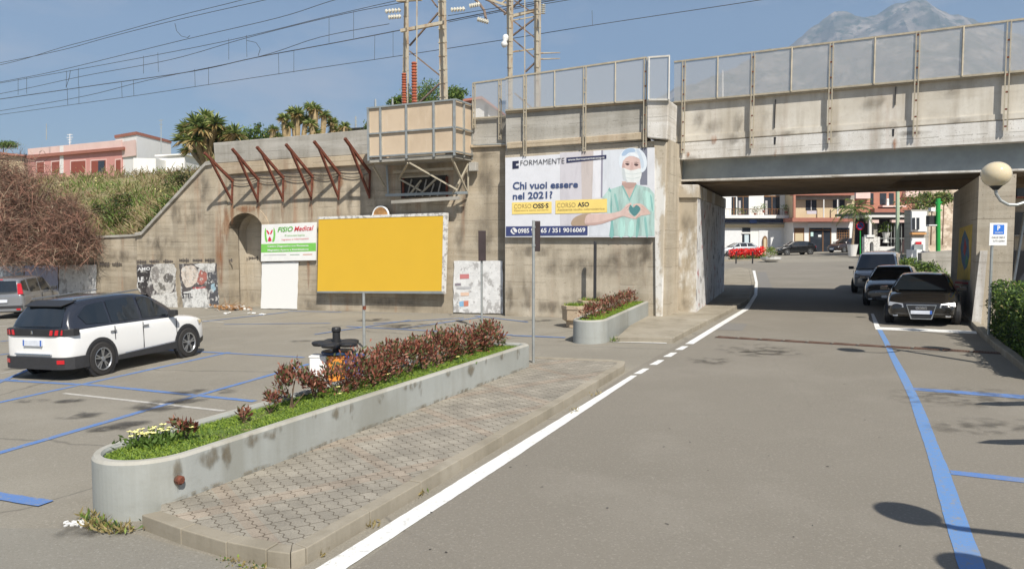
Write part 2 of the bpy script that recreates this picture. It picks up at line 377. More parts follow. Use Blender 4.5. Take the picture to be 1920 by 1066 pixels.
ribbon(b, [G(1284, 645), G(1345, 608), G(1396, 578), G(1414, 552), G(1416, 530), G(1411, 507)], [G(1300, 645), G(1358, 608), G(1404, 580), G(1420, 553), G(1421, 530), G(1416, 507)])
tag(b.build('white_road_markings', M['whiteline'], origin=(0, 0, 0)), kind='structure')
b = MB(); strip(b, [G(1150, 641), G(1250, 643.5)], .10, .012)
ribbon(b, [G(1640, 613), G(1720, 616), G(1830, 621)], [G(1642, 618), G(1721, 621), G(1832, 626)], .0095)
ribbon(b, [G(1633, 588), G(1640, 613)], [G(1638, 588), G(1650, 613)], .009)
tag(b.build('white_bay_markings', M['whiteline'], origin=(0, 0, 0)), kind='structure')
b = MB()   # wide blue line on the right, wavering
lw = [(1644, 617), (1656, 640), (1668, 668), (1683, 700), (1704, 745), (1718, 790), (1732, 830), (1748, 885), (1762, 940), (1778, 1000), (1796, 1060), (1830, 1180)]
rw = [(1653, 617), (1666, 640), (1680, 668), (1699, 700), (1722, 745), (1742, 790), (1757, 830), (1781, 885), (1800, 940), (1822, 1000), (1846, 1060), (1890, 1180)]
ribbon(b, [G(*p) for p in lw], [G(*p) for p in rw])
tag(b.build('wide_blue_marking', M['blueline2'], origin=(0, 0, 0)), kind='structure')
b = MB()
ribbon(b, [G(1712, 727), G(1920, 741), G(2100, 753)], [G(1713, 732), G(1920, 748), G(2100, 761)], .0085)
ribbon(b, [G(1781, 882), G(1925, 897), G(2100, 915)], [G(1783, 890), G(1925, 906), G(2100, 925)], .0085)
lot = [((-60, 767), (430, 660), .12), ((-80, 708), (180, 722), .12), ((180, 722), (478, 752), .12), ((-80, 872), (270, 770), .13), ((270, 770), (580, 682), .12),
       ((300, 655), (570, 670), .10), ((0, 665), (30, 661), .1), ((0, 640), (60, 634), .1), ((-20, 725), (60, 690), .1), ((0, 712), (30, 713), .1),
       ((700, 606), (870, 596), .1), ((540, 583), (640, 585), .08), ((755, 616), (905, 594), .1), ((650, 612), (840, 622), .1), ((840, 622), (960, 628), .1), ((960, 629), (1060, 633), .12),
       ((380, 603), (540, 585), .1), ((420, 608), (620, 606), .08), ((590, 627), (770, 600), .09), ((890, 592), (990, 604), .08), ((-90, 917), (86, 945), .17)]
for k, (a, c, w) in enumerate(lot): 
    q = MB(); strip(b, [G(*a), G(*c)], w, .0050+.0004*k)
tag(b.build('blue_bay_markings', M['blueline'], origin=(0, 0, 0)), kind='structure')
b = MB()
for k, (a, c, w) in enumerate([((120, 737), (420, 770), .09), ((310, 601), (500, 583), .09), ((-30, 612), (40, 610), .1), ((370, 600), (420, 604), .1), ((0, 700), (60, 690), .05)]): strip(b, [G(*a), G(*c)], w, .0042+.0002*k)
tag(b.build('faded_white_markings', M['oldline'], origin=(0, 0, 0)), kind='structure')
# oil stains and a repair patch: thin sheets with ragged, real edges
M['oil'] = layered('oil_stain', [((.14, .13, .12), (1, 1, 1), 6, .5, .7, .7)], (.055, .05, .045), .7, .1)[0]
def blob(b, c, rx, ry, ang=0, n=22, h=.0135, jag=.3):
    ca, sa = math.cos(ang), math.sin(ang); pts = []
    for k in range(n):
        t = 2*math.pi*k/n; r = 1+random.uniform(-jag, jag); x = math.cos(t)*rx*r; y = math.sin(t)*ry*r
        pts.append(lift(Vector((c.x+x*ca-y*sa, c.y+x*sa+y*ca, 0)), h))
    b.face(pts)
b = MB()
def alphanoise(name, col, scale=5, lo=.45, hi=.62, st=.85, sc=(1, 1, 1), rough=.85):
    """a thin film (stain, soot, rust) that lies on a surface in patches; fades at the edge of its own patch"""
    m, n, bb, L = nodes(name); bb.inputs['Base Color'].default_value = rgb(col); bb.inputs['Roughness'].default_value = rough
    tc = n.nodes.new('ShaderNodeTexCoord'); z = n.nodes.new('ShaderNodeTexNoise'); z.inputs['Scale'].default_value = scale; z.inputs['Detail'].default_value = 6
    mp = n.nodes.new('ShaderNodeMapping'); mp.inputs['Scale'].default_value = sc; L(tc.outputs['Object'], mp.inputs['Vector']); L(mp.outputs['Vector'], z.inputs['Vector'])
    r = n.nodes.new('ShaderNodeMapRange'); r.inputs['From Min'].default_value = lo; r.inputs['From Max'].default_value = hi; r.inputs['To Max'].default_value = st; L(z.outputs['Fac'], r.inputs['Value'])
    # edge fade from the 'edge' attribute (1 in the middle, 0 at the rim)
    at = n.nodes.new('ShaderNodeAttribute'); at.attribute_name = 'edge'
    mu = n.nodes.new('ShaderNodeMath'); mu.operation = 'MULTIPLY'; L(r.outputs['Result'], mu.inputs[0]); L(at.outputs['Fac'], mu.inputs[1])
    L(mu.outputs[0], bb.inputs['Alpha'])
    return m
M['film'] = alphanoise('oil_film', (.06, .055, .05), 3.2, .40, .6, .8)
M['damp'] = alphanoise('tyre_grime_film', (.10, .09, .075), 4.5, .45, .66, .6)
M['ruststain'] = alphanoise('rust_stain_film', (.33, .14, .06), 2.5, .34, .66, .75, (3, 3, .5))
M['soot'] = alphanoise('grey_grime_film', (.15, .125, .095), 2.2, .36, .70, .55, (1.6, 1.6, .9))
M['bluegrey'] = layered('repair_patch', [((.16, .15, .14), (1, 1, 1), 60, .5, .7, .6)], (.20, .19, .175), .9, .3, 120)[0]
def patch(b, c, ux, uy, rx, ry, edges, n=20, taper=0):
    """elliptic / teardrop film in the plane ux,uy, with the 'edge' value stored per vertex"""
    i0 = len(b.v); c = Vector(c); b.vs([c]); edges.append(1.0)
    for ring, e in ((.55, .8), (1.0, 0.0)):
        for k in range(n):
            t = 2*math.pi*k/n; q = (math.cos(t), math.sin(t)); w = 1-taper*max(0, -q[1])
            jr = random.uniform(.85, 1.15)
            b.vs([c+ux*q[0]*rx*ring*w*jr+uy*q[1]*ry*ring*jr]); edges.append(e)
    for k in range(n):
        l = (k+1) % n
        b.f.append((i0, i0+1+k, i0+1+l)); b.m.append(0)
        b.f.append((i0+1+k, i0+1+n+k, i0+1+n+l, i0+1+l)); b.m.append(0)
def filmobj(b, edges, name, m, parent=None, **k):
    o = b.build(name, m, parent=parent, **k)
    a = o.data.attributes.new('edge', 'FLOAT', 'POINT'); a.data.foreach_set('value', edges)
    return o
UX, UY = Vector((1, 0, KX)).normalized(), Vector((0, 1, 0))
b = MB(); ed = []
for (px, py, rx, ry) in ((300, 762, .62, .42), (335, 752, .5, .35), (245, 797, .35, .3), (265, 802, .3, .25), (150, 778, .4, .35), (60, 752, .35, .2), (130, 752, .3, .2), (380, 735, .7, .3), (760, 612, .9, .8), (700, 600, .7, .5), (560, 640, .5, .3), (190, 805, .25, .2), (1010, 601, .6, .4), (45, 690, .5, .3)):
    patch(b, lift(G(px, py), .0155), UX, UY, rx, ry, ed)
tag(filmobj(b, ed, 'oil_stains', M['film'], origin=(0, 0, 0)), kind='structure')
b = MB(); ed = []
for (px, py, rx, ry) in ((1410, 655, .9, .9), (1440, 662, .9, .6), (1330, 676, .5, .6), (1800, 745, 1.2, .8), (1850, 800, .9, .5), (200, 1000, .35, .12), (165, 990, .4, .3), (1080, 640, .6, .2)):
    patch(b, lift(G(px, py), .0165), UX, UY, rx, ry, ed)
tag(filmobj(b, ed, 'tyre_grime', M['damp'], origin=(0, 0, 0)), kind='structure')
b = MB(); b.face([lift(G(*p), .0078) for p in ((1362, 605), (1402, 607), (1392, 620), (1335, 618))]); tag(b.build('repair_patch', M['bluegrey'], origin=(0, 0, 0)), kind='structure')
b = MB(); b.face([lift(G(*p), .0078) for p in ((1421, 510), (1436, 510), (1449, 541), (1422, 541))]); tag(b.build('repair_patch', M['bluegrey'], origin=(0, 0, 0)), kind='structure')
b = MB(); rs = random.Random(17)
for k in range(26):
    px, py = rs.uniform(760, 1700), rs.uniform(660, 1060); blob(b, G(px, py), rs.uniform(.006, .02), rs.uniform(.006, .016), rs.uniform(0, 3), 8, .0085)
tag(b.build('road_specks', M['oil'], origin=(0, 0, 0)), kind='structure')
# drain channel across the road
b = MB(); a = G(1342, 632); c = G(1880, 663); d = Vector((c.x-a.x, c.y-a.y, 0)); n = int(d.length/.5); u = d.normalized(); wv = Vector((-u.y, u.x, 0))
dr = thing('drain_channel', lift((a+c)/2, 0), 'rusty slotted drain grating laid across the road before the underpass', 'drain')
for k in range(n):
    p = Vector((a.x, a.y, 0))+d*((k+.5)/n); q = lift(p, .012)
    b.box(q, .47, .03, .02, ux=u+Vector((0, 0, KX*u.x))); 
    for j in range(9):
        b.box(lift(p+u*(-.2+.05*j), .012), .02, .17, .018, ux=u)
    for s_ in (-1, 1): b.box(lift(p+wv*.09*s_, .012), .48, .02, .022, ux=u)
b.build('grating', mat('worn_iron_grating', (.13, .075, .055), .8, .1, .5, 5), dr)
b = MB(); b.box(lift((a+c)/2, .0075), d.length, .2, .004, ux=u+Vector((0, 0, KX*u.x))); b.build('channel', M['black'], dr)

# --- railway embankment and hill
def grid(name, m, fn, nx, ny, **k):
    b = MB(); P = [[fn(i/nx, j/ny) for i in range(nx+1)] for j in range(ny+1)]
    for j in range(ny):
        for i in range(nx): b.face([P[j][i], P[j][i+1], P[j+1][i+1], P[j+1][i]])
    return b.build(name, m, weld=True, smooth=True, origin=(0, 0, 0), **k)
M['earth'] = layered('dry_grass_slope', [((.16, .19, .05), (1, 1, 1), .5, .42, .62, .85), ((.33, .27, .15), (1, 1, 1), 1.4, .5, .7, .8), ((.09, .075, .04), (1, 1, 1), 5, .5, .75, .7)], (.26, .22, .12), .95, .8, 12)[0]
M['ballast'] = layered('railway_ballast', [((.12, .10, .08), (1, 1, 1), 20, .45, .65, .8)], (.24, .21, .18), .95, .8, 30)[0]
WLtop_l = WL.hit(400, 305)
def hill(u, v):       # u along the wall from the far left to the wing wall's top, v away from the wall
    a = WL.hit(-700, 446, -.3); c = WL.hit(405, 446, -.3); p = a.lerp(c, u)
    px = CX+F*p.x/p.y
    zw = 2.75 if px < 258 else 2.75+(min(px, 400)-258)/142*(WLtop_l.z-2.9)
    q = p-WL.n*(v**1.3*40)
    rise = max(2.75, zw)+(6.9-zw)*min(1, (v**1.3*40)/12.0) if zw < 6.9 else zw
    q.z = min(rise, 8.6)-.2+.25*mnoise.noise(Vector((q.x*.5, q.y*.5, 0)))
    return q
tag(grid('hill', M['earth'], hill, 60, 40), kind='structure')
def bed(u, v):
    a = WL.hit(395, 446, -.3); c = a+WL.r*17.5; p = a.lerp(c, u)-WL.n*(v*16.0)
    d = WL.r.copy(); p.z = 5.75+.05*mnoise.noise(p); return p
tag(grid('railway_embankment', M['ballast'], bed, 20, 4), kind='structure')
# ================================================================ WALLS
def pw(pl, pts, off=0): return [pl.hit(x, y, off) for x, y in pts]
def down(p, h=-.4): q = p.copy(); q.z = gz(p.x)+h; return q
# low wall
r = WL.foot(120); t = thing('low_wall', r, 'low concrete wall at far left under the brown bushes, below the overgrown bank', 'wall')
b = MB(); top = pw(WL, [(-700, 478), (0, 455), (170, 447), (256, 443)]); b.prism([down(top[0])]+[down(top[-1])]+top[::-1], -WL.n*.5); b.build('wall_face', M['wall'], t)
b = MB()
for a, c in zip(top[:-1], top[1:]): b.prism([a+WL.n*.06, c+WL.n*.06, c-WL.n*.5, a-WL.n*.5], (0, 0, .10))
b.build('coping', M['cap'], t, bevel=.01)
# wing wall
r = WL.foot(340); t = thing('wing_wall', r, 'concrete wing wall with a steeply sloping top, left of the arch', 'wall')
b = MB(); OW = .03; top = pw(WL, [(256, 443), (268, 441), (388, 311), (400, 309), (424, 309)], OW)
b.prism([down(top[0]), down(top[-1])]+top[::-1], -WL.n*(.55)); b.build('wall_face', M['wall'], t)
b = MB()
for a, c in zip(top[:3], top[1:4]):
    n = 1 if (c-a).length < 1.5 else 3
    for j in range(n):
        p, q = a.lerp(c, j/n+.003), a.lerp(c, (j+1)/n-.003); up = Vector((0, 0, .16))
        b.prism([p+WL.n*.1, q+WL.n*.1, q-WL.n*.55, p-WL.n*.55], up)
b.build('coping', M['cap'], t, bevel=.015)
# main retaining wall with the arch
RW = thing('retaining_wall', WL.foot(690), 'long stained concrete railway retaining wall with a low arched recess', 'wall')
al, ar, spring, crown = 427, 496, 440, 399
A0, A1 = WL.hit(al, spring), WL.hit(ar, spring+1); crz = WL.hit((al+ar)/2, crown).z
arc = []
for k in range(0, 17):
    t_ = math.pi*k/16; m_ = A0.lerp(A1, .5-.5*math.cos(t_)); zz = A0.z+(crz-A0.z)*math.sin(t_)**.9; arc.append(Vector((m_.x, m_.y, zz)))
b = MB(); topL, topR = WL.hit(424, 325), WL.hit(948, 272)
def colm(a, c, z0a, z0c, z1a, z1c): b.prism([Vector((a.x, a.y, z0a)), Vector((c.x, c.y, z0c)), Vector((c.x, c.y, z1c)), Vector((a.x, a.y, z1a))], -WL.n*.6)
def topz(p): f = (p-topL).dot(WL.r)/(topR-topL).dot(WL.r); return topL.z+(topR.z-topL.z)*f
xs0 = WL.hit(424, 446)
colm(xs0, A0, gz(xs0.x)-.4, gz(A0.x)-.4, topz(xs0), topz(A0))
for p, q in zip(arc[:-1], arc[1:]): colm(p, q, p.z, q.z, topz(p), topz(q))
for px0, px1 in ((ar, 600), (600, 700), (700, 830), (830, 949)):
    p, q = WL.hit(px0, spring+1), WL.hit(px1, 446)
    if px0 != ar: p = WL.hit(px0, 446)
    colm(p, q, gz(p.x)-.4, gz(q.x)-.4, topz(p), topz(q))
b.build('wall_face', M['wall'], RW, weld=True)
# arch: reveal, back wall, keyed ring
b = MB(); dep = 1.0
for p, q in zip(arc[:-1], arc[1:]): b.prism([p, q, q-WL.n*dep, p-WL.n*dep], (q-p).cross(WL.n).normalized()*(-.12) if False else Vector((0, 0, .12)))
for A in (A0, A1):
    s_ = WL.r*(-.2 if A is A0 else .2); b.prism([down(A), A, A-WL.n*dep, down(A)-WL.n*dep], s_)
p, q = down(A0)-WL.n*dep-WL.r*.2, down(A1)-WL.n*dep+WL.r*.2
b.prism([p, q, Vector((q.x, q.y, crz+.2)), Vector((p.x, p.y, crz+.2))], -WL.n*.2)
b.build('arch_recess', M['wall2'], RW)
b = MB()
for k in range(16):
    p, q = arc[k], arc[k+1]; c0 = A0.lerp(A1, .5); c0.z = A0.z-.1
    po, qo = p+(p-c0).normalized()*.32, q+(q-c0).normalized()*.32; g = .012
    b.prism([p.lerp(q, g), q.lerp(p, g), qo.lerp(po, g), po.lerp(qo, g)], WL.n*.035)
b.build('arch_ring', M['corbel'], RW)
# corbel band and parapet, left run 400..690 and right run 885..948
def band(pl, tops, bots, m, parent, name, o0, o1, **k):
    b = MB()
    for (x0, y0), (x1, y1), (u0, v0), (u1, v1) in zip(tops[:-1], tops[1:], bots[:-1], bots[1:]):
        b.prism([pl.hit(x0, y0, o1), pl.hit(x1, y1, o1), pl.hit(u1, v1, o1), pl.hit(u0, v0, o1)], -pl.n*(o1-o0))
    return b.build(name, m, parent, **k)
band(WL, [(400, 268), (545, 255.5), (698, 242)], [(403, 306), (547, 297), (698, 288)], M['cap'], RW, 'parapet', -.5, .02, bevel=.015)
band(WL, [(405, 306.5), (547, 297.5), (698, 288.5)], [(428, 327), (560, 316), (698, 308)], M['corbel'], RW, 'corbel', -.5, .12, bevel=.02)
band(WL, [(886, 222), (949, 218)], [(886, 271), (949, 268)], M['cap'], RW, 'parapet', -.5, .02, bevel=.015)
band(WL, [(882, 271.5), (949, 268.5)], [(882, 277), (949, 274)], M['corbel'], RW, 'corbel', -.5, .10, bevel=.02)
band(WL, [(690, 242), (886, 223)], [(690, 300), (886, 283)], M['cap'], RW, 'parapet_behind_platform', -.5, .0)
# conduits sagging along the wall
M['cable'] = mat('grey_cable', (.14, .12, .10), .6)
for y0, sag in ((332, 3), (341, 6)):
    b = MB(); pts = []
    for k in range(41):
        x = 430+k*(690-430)/40; y = y0-(x-430)*.062+sag*abs(math.sin((x-430)/52*math.pi/1.0)); pts.append(WL.hit(x, y, .06))
    b.path(pts, .016, 5); tag(b.build('wall_cable', M['cable']), ('upper' if y0 < 335 else 'lower, more sagging')+' grey cable strung along the retaining wall behind the rusty brackets', 'cable')
# pale conduit along the wall, right of the platform
b = MB(); b.tube(WL.hit(888, 272, .08), WL.hit(948, 270, .08), .03); tag(b.build('white_conduit', M['galv']), 'pale conduit running along the wall right of the boarded platform', 'pipe')

# right (proud) wall
M['peel'] = layered('peeling_whitewash', [((.70, .69, .66), (1, 1, .5), .9, .47, .53, .9), ((.28, .235, .17), (1.5, 1.5, .3), 1.6, .54, .66, .7), ((.22, .18, .13), (1, 1, 1), 7, .58, .7, .6)], (.47, .41, .32), .9, .25)[0]
RA = thing('abutment_wall', WR.foot(1090), 'tall grey concrete wall carrying the large nurse poster', 'wall')
b = MB(); a, c = WR.hit(947, 283), WR.hit(1256, 262)
b.prism([down(a), down(c), c, a], -WR.n*3.0); b.build('wall_face', M['wall2'], RA)
band(WR, [(948, 213), (1100, 201), (1212, 192)], [(948, 283), (1100, 272), (1212, 263)], M['cap'], RA, 'parapet', -.5, .05, bevel=.02)
band(WR, [(947, 208), (1100, 196), (1214, 187)], [(947, 213), (1100, 201), (1214, 192)], M['corbel'], RA, 'coping', -.5, .12, bevel=.015)
band(WR, [(950, 267), (1100, 256), (1212, 247)], [(950, 279), (1100, 269), (1212, 261)], M['corbel'], RA, 'corbel', -.1, .13, bevel=.02)
band(WR, [(1213, 188), (1254, 187)], [(1213, 258), (1251, 262)], M['paintconc'], RA, 'painted_block', -.9, .22, bevel=.03)
band(WR, [(1226, 264), (1250, 266)], [(1229, 600), (1241, 600)], M['peel'], RA, 'pilaster', -.3, .10, bevel=.02)

# ================================================================ BRIDGE
ABD = Vector((.39, 1.0, 0)).normalized()      # the way the abutments run under the deck
BB = 8.6
ABR = Vector((.5, 1.0, 0)).normalized()                                      # deck depth along that
def bh(px, py, off=0): return BR.hit(px, py, off)
LA = thing('left_abutment', BR.foot(1290), 'left bridge abutment of bare and whitewashed concrete with a bearing shelf', 'bridge abutment')
p0, p1 = bh(1256, 372), bh(1308, 372); 
b = MB()
f = [down(p0), down(p1), Vector((p1.x, p1.y, p1.z)), p0.copy()]
b.prism(f, ABD*BB); b.build('abutment_body', M['peel'], LA)
b = MB(); c0, c1 = bh(1254, 346, .08), bh(1309.5, 346, .08); d0, d1 = bh(1254, 371, .08), bh(1309.5, 371, .08)
b.prism([d0, d1, c1, c0], ABD*(BB+.1)); b.build('bearing_shelf', M['peel'], LA, bevel=.02)
# whitewashed inner face: a skin 12 mm thick with red and dark specks
M['inner'] = layered('whitewashed_flaking', [((.40, .38, .34), (1, 1, 1), 1.1, .48, .7, .7), ((.16, .15, .15), (1, 1, .5), 3.6, .57, .60, .85), ((.38, .07, .06), (1, 1, .6), 3.0, .61, .63, .85)], (.68, .68, .68), .9, .2)[0]
e0, e1 = p1.copy(), p1+ABD*BB; nrm = Vector((ABD.y, -ABD.x, 0)) ; 
b = MB(); q0, q1 = down(e0), down(e1); b.prism([q0, q1, e1, e0], nrm*.012); b.build('whitewash', M['inner'], LA)
# right abutment
RAb = thing('right_abutment', BR.foot(1870), 'right bridge pier of grey concrete with a yellow mural on its inner face', 'bridge abutment')
s0, s1 = bh(1836, 330), bh(1906, 326)
b = MB(); b.prism([down(s0), down(s1), s1, s0], ABR*(BB-.6)); b.build('pier_body', M['wall2'], RAb)
st = bh(1868, 470, .1)
b = MB(); b.prism([down(bh(1824, 470, .12)), down(bh(1843, 470, .12)), bh(1852, 470, .12), bh(1838, 470, .12)], -BR.n*.12); b.build('pale_buttress', M['paintconc'], RAb)
# mural on the pier's inner face
inn_n = -Vector((ABR.y, -ABR.x, 0))
PI_ = Plane((s0.x, s0.y), (ABR.x, ABR.y)); PI_.n = inn_n
def mq(pts, off): 
    out = []
    for x, y in pts:
        d = ray(x, y); t_ = (PI_.p+PI_.n*off).dot(PI_.n)/d.dot(PI_.n); out.append(Vector((d.x*t_, d.y*t_, CAMH+d.z*t_)))
    return out
M['my'] = mat('mural_yellow', (.62, .45, .08), .8, 0, .25, 4); M['mb'] = mat('mural_blue', (.07, .17, .30), .8, 0, .3, 5); M['mr'] = mat('mural_red', (.42, .06, .05), .8, 0, .2, 5)
M['mg'] = mat('mural_green', (.08, .28, .16), .8)
mu = thing('mural', lift(s0+ABR*3, 1), 'yellow painted mural with blue and red leaf-shaped figure on the pier under the bridge', 'mural')
for nm, mm, off, pts in (('field', 'my', .008, [(1799, 428), (1823, 420), (1818, 525), (1794, 523)]), ('figure', 'mb', .012, [(1809, 431), (1816, 450), (1817, 480), (1813, 500), (1808, 506), (1803, 490), (1801, 465), (1804, 445)]),
                         ('flame', 'mr', .016, [(1809, 445), (1812, 462), (1809, 480), (1806, 472)]), ('flame', 'mg', .017, [(1812, 478), (1815, 488), (1812, 500), (1809, 492)]), ('strip', 'mr', .008, [(1791, 527), (1815, 529), (1815, 533), (1790, 531)]), ('strip', 'mr', .008, [(1790, 535), (1812, 537), (1812, 540), (1790, 538)])):
    b = MB(); b.prism(mq(pts, off), -inn_n*.006); b.build(nm, M[mm], mu, tri=False)
# deck
BG = thing('railway_bridge', BR.foot(1580), 'railway bridge deck of stained white concrete over a grey steel girder', 'bridge')
XE = 2350
def lin(x, x0, y0, x1, y1): return y0+(y1-y0)*(x-x0)/(x1-x0)
ptop = lambda x: lin(x, 1280, 194, 1920, 137); pgr = lambda x: lin(x, 1280, 267, 1920, 222.5); pwh = lambda x: lin(x, 1260, 300, 1920, 264.5); pgi = lambda x: lin(x, 1260, 337, 1920, 316)
xs = [1257, 1400, 1560, 1720, 1900, 2100, XE]
b = MB()
for x0, x1 in zip(xs[:-1], xs[1:]): b.prism([bh(x0, ptop(x0)), bh(x1, ptop(x1)), bh(x1, pgr(x1)), bh(x0, pgr(x0))], -BR.n*.3)
b.build('parapet', M['parapet'], BG, weld=False)
b = MB()
for x0, x1 in zip(xs[:-1], xs[1:]): b.prism([bh(x0, ptop(x0)-4.5, .10), bh(x1, ptop(x1)-5.5, .10), bh(x1, ptop(x1)+.5, .10), bh(x0, ptop(x0)+.5, .10)], -BR.n*.45)
b.build('coping', M['wall2'], BG)
b = MB()
for x0, x1 in zip(xs[:-1], xs[1:]): b.prism([bh(x0, pgr(x0)-12, .03), bh(x1, pgr(x1)-12, .03), bh(x1, pgr(x1)-1.6, .03), bh(x0, pgr(x0)-1.6, .03)], -BR.n*.2)
b.build('skirting', M['parapet'], BG)
b = MB()
for x0, x1 in zip(xs[:-1], xs[1:]): b.prism([bh(x0, pgr(x0)+1, .05), bh(x1, pgr(x1)+1, .05), bh(x1, pwh(x1), .05), bh(x0, pwh(x0), .05)], -BR.n*1.2)
b.build('deck_edge', M['paintconc'], BG)
b = MB(); gx = [1266]+xs[1:]
for x0, x1 in zip(gx[:-1], gx[1:]):
    b.prism([bh(x0, pwh(x0)+.1, -.35), bh(x1, pwh(x1)+.1, -.35), bh(x1, pgi(x1), -.35), bh(x0, pgi(x0), -.35)], -BR.n*.05)
b.build('steel_girder', M['steelgrey'], BG)
b = MB()
for x0, x1 in zip(gx[:-1], gx[1:]):
    b.prism([bh(x0, pgi(x0), -.18), bh(x1, pgi(x1), -.18), bh(x1, pgi(x1)+4.0, -.18), bh(x0, pgi(x0)+3.4, -.18)], -BR.n*.42)
b.build('girder_flange', M['paintconc'], BG)
zs = bh(1400, pgi(1400), -.3).z
e0 = bh(1266, 340, -.6); e1 = bh(XE, 340, -.6)
for e in (e0, e1): e.z = zs+.10
b = MB(); b.prism([e0, e1, e1+ABD*BB, e0+ABD*BB], (0, 0, .9)); b.build('deck_slab', M['soffit'], BG)
b = MB(); nb = 13
for k in range(nb):
    o_ = ABD*(.35+k*(BB-.8)/nb)
    x1 = 1700 if k < 9 else 2200
    f0 = bh(1300, 340, -.6)+o_; f1 = bh(x1, 340, -.6)+o_
    for e in (f0, f1): e.z = zs+.10
    b.prism([f0, f1, f1+ABD*.26, f0+ABD*.26], (0, 0, -.22))
b.build('soffit_beam', M['soffit'], BG)
# far parapet and track bed
f0, f1 = e0+ABD*(BB-.35), e1+ABD*(BB-.35); b = MB(); b.prism([f0, f1, f1+ABD*.3, f0+ABD*.3], (0, 0, 2.0)); b.build('far_parapet', M['parapet'], BG)
# expansion joints with rust
for x, w in ((1453, 3), (1675, 2.5)):
    b = MB(); 
    if x == 1453: b.prism([bh(x, ptop(x)+8, .045), bh(x+1.5, ptop(x)+8, .045), bh(x-.5, pgr(x)-15, .045), bh(x-2, pgr(x)-15, .045)], -BR.n*.03)
    else: b.prism([bh(x+4, ptop(x)+4, .045), bh(x+5.5, ptop(x)+4, .045), bh(x+4, ptop(x)+38, .045), bh(x+2.5, ptop(x)+38, .045)], -BR.n*.03)
    b.build('joint', M['black'], BG); b = MB()
    b.prism([bh(x-2, pgr(x)+2, .058), bh(x+2, pgr(x)+2, .058), bh(x+1, pgr(x)+16, .058), bh(x-2, pgr(x)+16, .058)], -BR.n*.03)
    b.build('joint', M['black'], BG)

# films of rust and grime on the walls
def wallfilms(pl, lst, m, parent, off=.015):
    for k, (px, py, wx, wy, tp) in enumerate(lst):
        b = MB(); ed = []
        c = pl.hit(px, py, off+.0006*k); s_ = (pl.hit(px+10, py)-pl.hit(px, py)).length/10; sv = (pl.hit(px, py+10)-pl.hit(px, py)).length/10
        patch(b, c, pl.r, Vector((0, 0, 1)), wx*s_, wy*sv, ed, taper=tp)
        filmobj(b, ed, 'stain', m, parent)
RU = [(435, 395, 5, 32), (484, 388, 4, 26), (530, 395, 4, 30), (583, 400, 4.5, 34), (635, 398, 4, 28), (487, 352, 6, 14), (533, 348, 6, 14), (585, 345, 7, 16), (638, 340, 7, 16), (688, 345, 4, 20), (413, 480, 9, 75), (578, 505, 3.5, 45), (462, 392, 26, 8), (424, 420, 8, 40)]
wallfilms(WL, [(x, y, w, h, .5) for x, y, w, h in RU], M['ruststain'], RW, .042)
GR = [(520, 470, 12, 60, .3), (600, 350, 10, 40, .4), (655, 370, 8, 45, .4), (700, 380, 14, 60, .3), (860, 430, 14, 50, .3), (905, 440, 22, 40, .2), (300, 455, 50, 14, 0), (380, 350, 20, 30, .3), (230, 480, 30, 14, 0), (870, 350, 10, 60, .4), (500, 345, 30, 12, 0), (610, 330, 40, 8, 0), (560, 330, 90, 6, 0), (700, 500, 120, 20, 0), (300, 500, 14, 60, .3), (350, 400, 40, 30, 0), (455, 555, 60, 14, 0), (560, 568, 70, 12, 0), (720, 568, 90, 12, 0), (340, 565, 70, 14, 0), (910, 340, 22, 40, .3), (890, 290, 40, 6, 0), (500, 300, 80, 6, 0), (650, 300, 40, 6, 0)]
wallfilms(WL, GR, M['soot'], RW, .036)
wallfilms(WR, [(1000, 245, 30, 14, .2), (1060, 235, 8, 24, .4), (1150, 225, 40, 12, .2), (1110, 560, 60, 16, 0), (990, 540, 14, 40, .3), (1190, 545, 12, 40, .3), (1000, 470, 60, 14, 0), (1100, 500, 110, 26, 0), (1180, 480, 50, 20, 0), (1040, 575, 100, 14, 0), (1210, 480, 16, 60, .2), (955, 560, 10, 40, 0)], M['soot'], RA, .012)
wallfilms(BR, [(1300, 300, 30, 10, .2), (1700, 250, 60, 5, 0), (1780, 170, 30, 12, .3), (1640, 190, 30, 14, .3), (1310, 220, 14, 26, .4), (1590, 165, 40, 6, 0), (1370, 262, 20, 14, .2), (1450, 258, 9, 16, .4), (1675, 240, 10, 14, .3), (1560, 250, 14, 10, .2), (1340, 235, 20, 16, .3), (1430, 215, 20, 12, .3), (1480, 250, 40, 6, 0), (1640, 240, 40, 5, 0), (1800, 226, 40, 6, 0), (1385, 225, 10, 25, .3)], M['soot'], BG, .055)
wallfilms(BR, [(1453, 286, 4, 12, .5), (1678, 270, 5, 14, .5), (1338, 262, 7, 12, .4), (1290, 290, 4, 6, .4)], M['ruststain'], BG, .075)
wallfilms(BR, [(1268, 500, 9, 80, .3), (1290, 420, 16, 30, .3), (1280, 570, 20, 14, 0)], M['soot'], LA, .02)
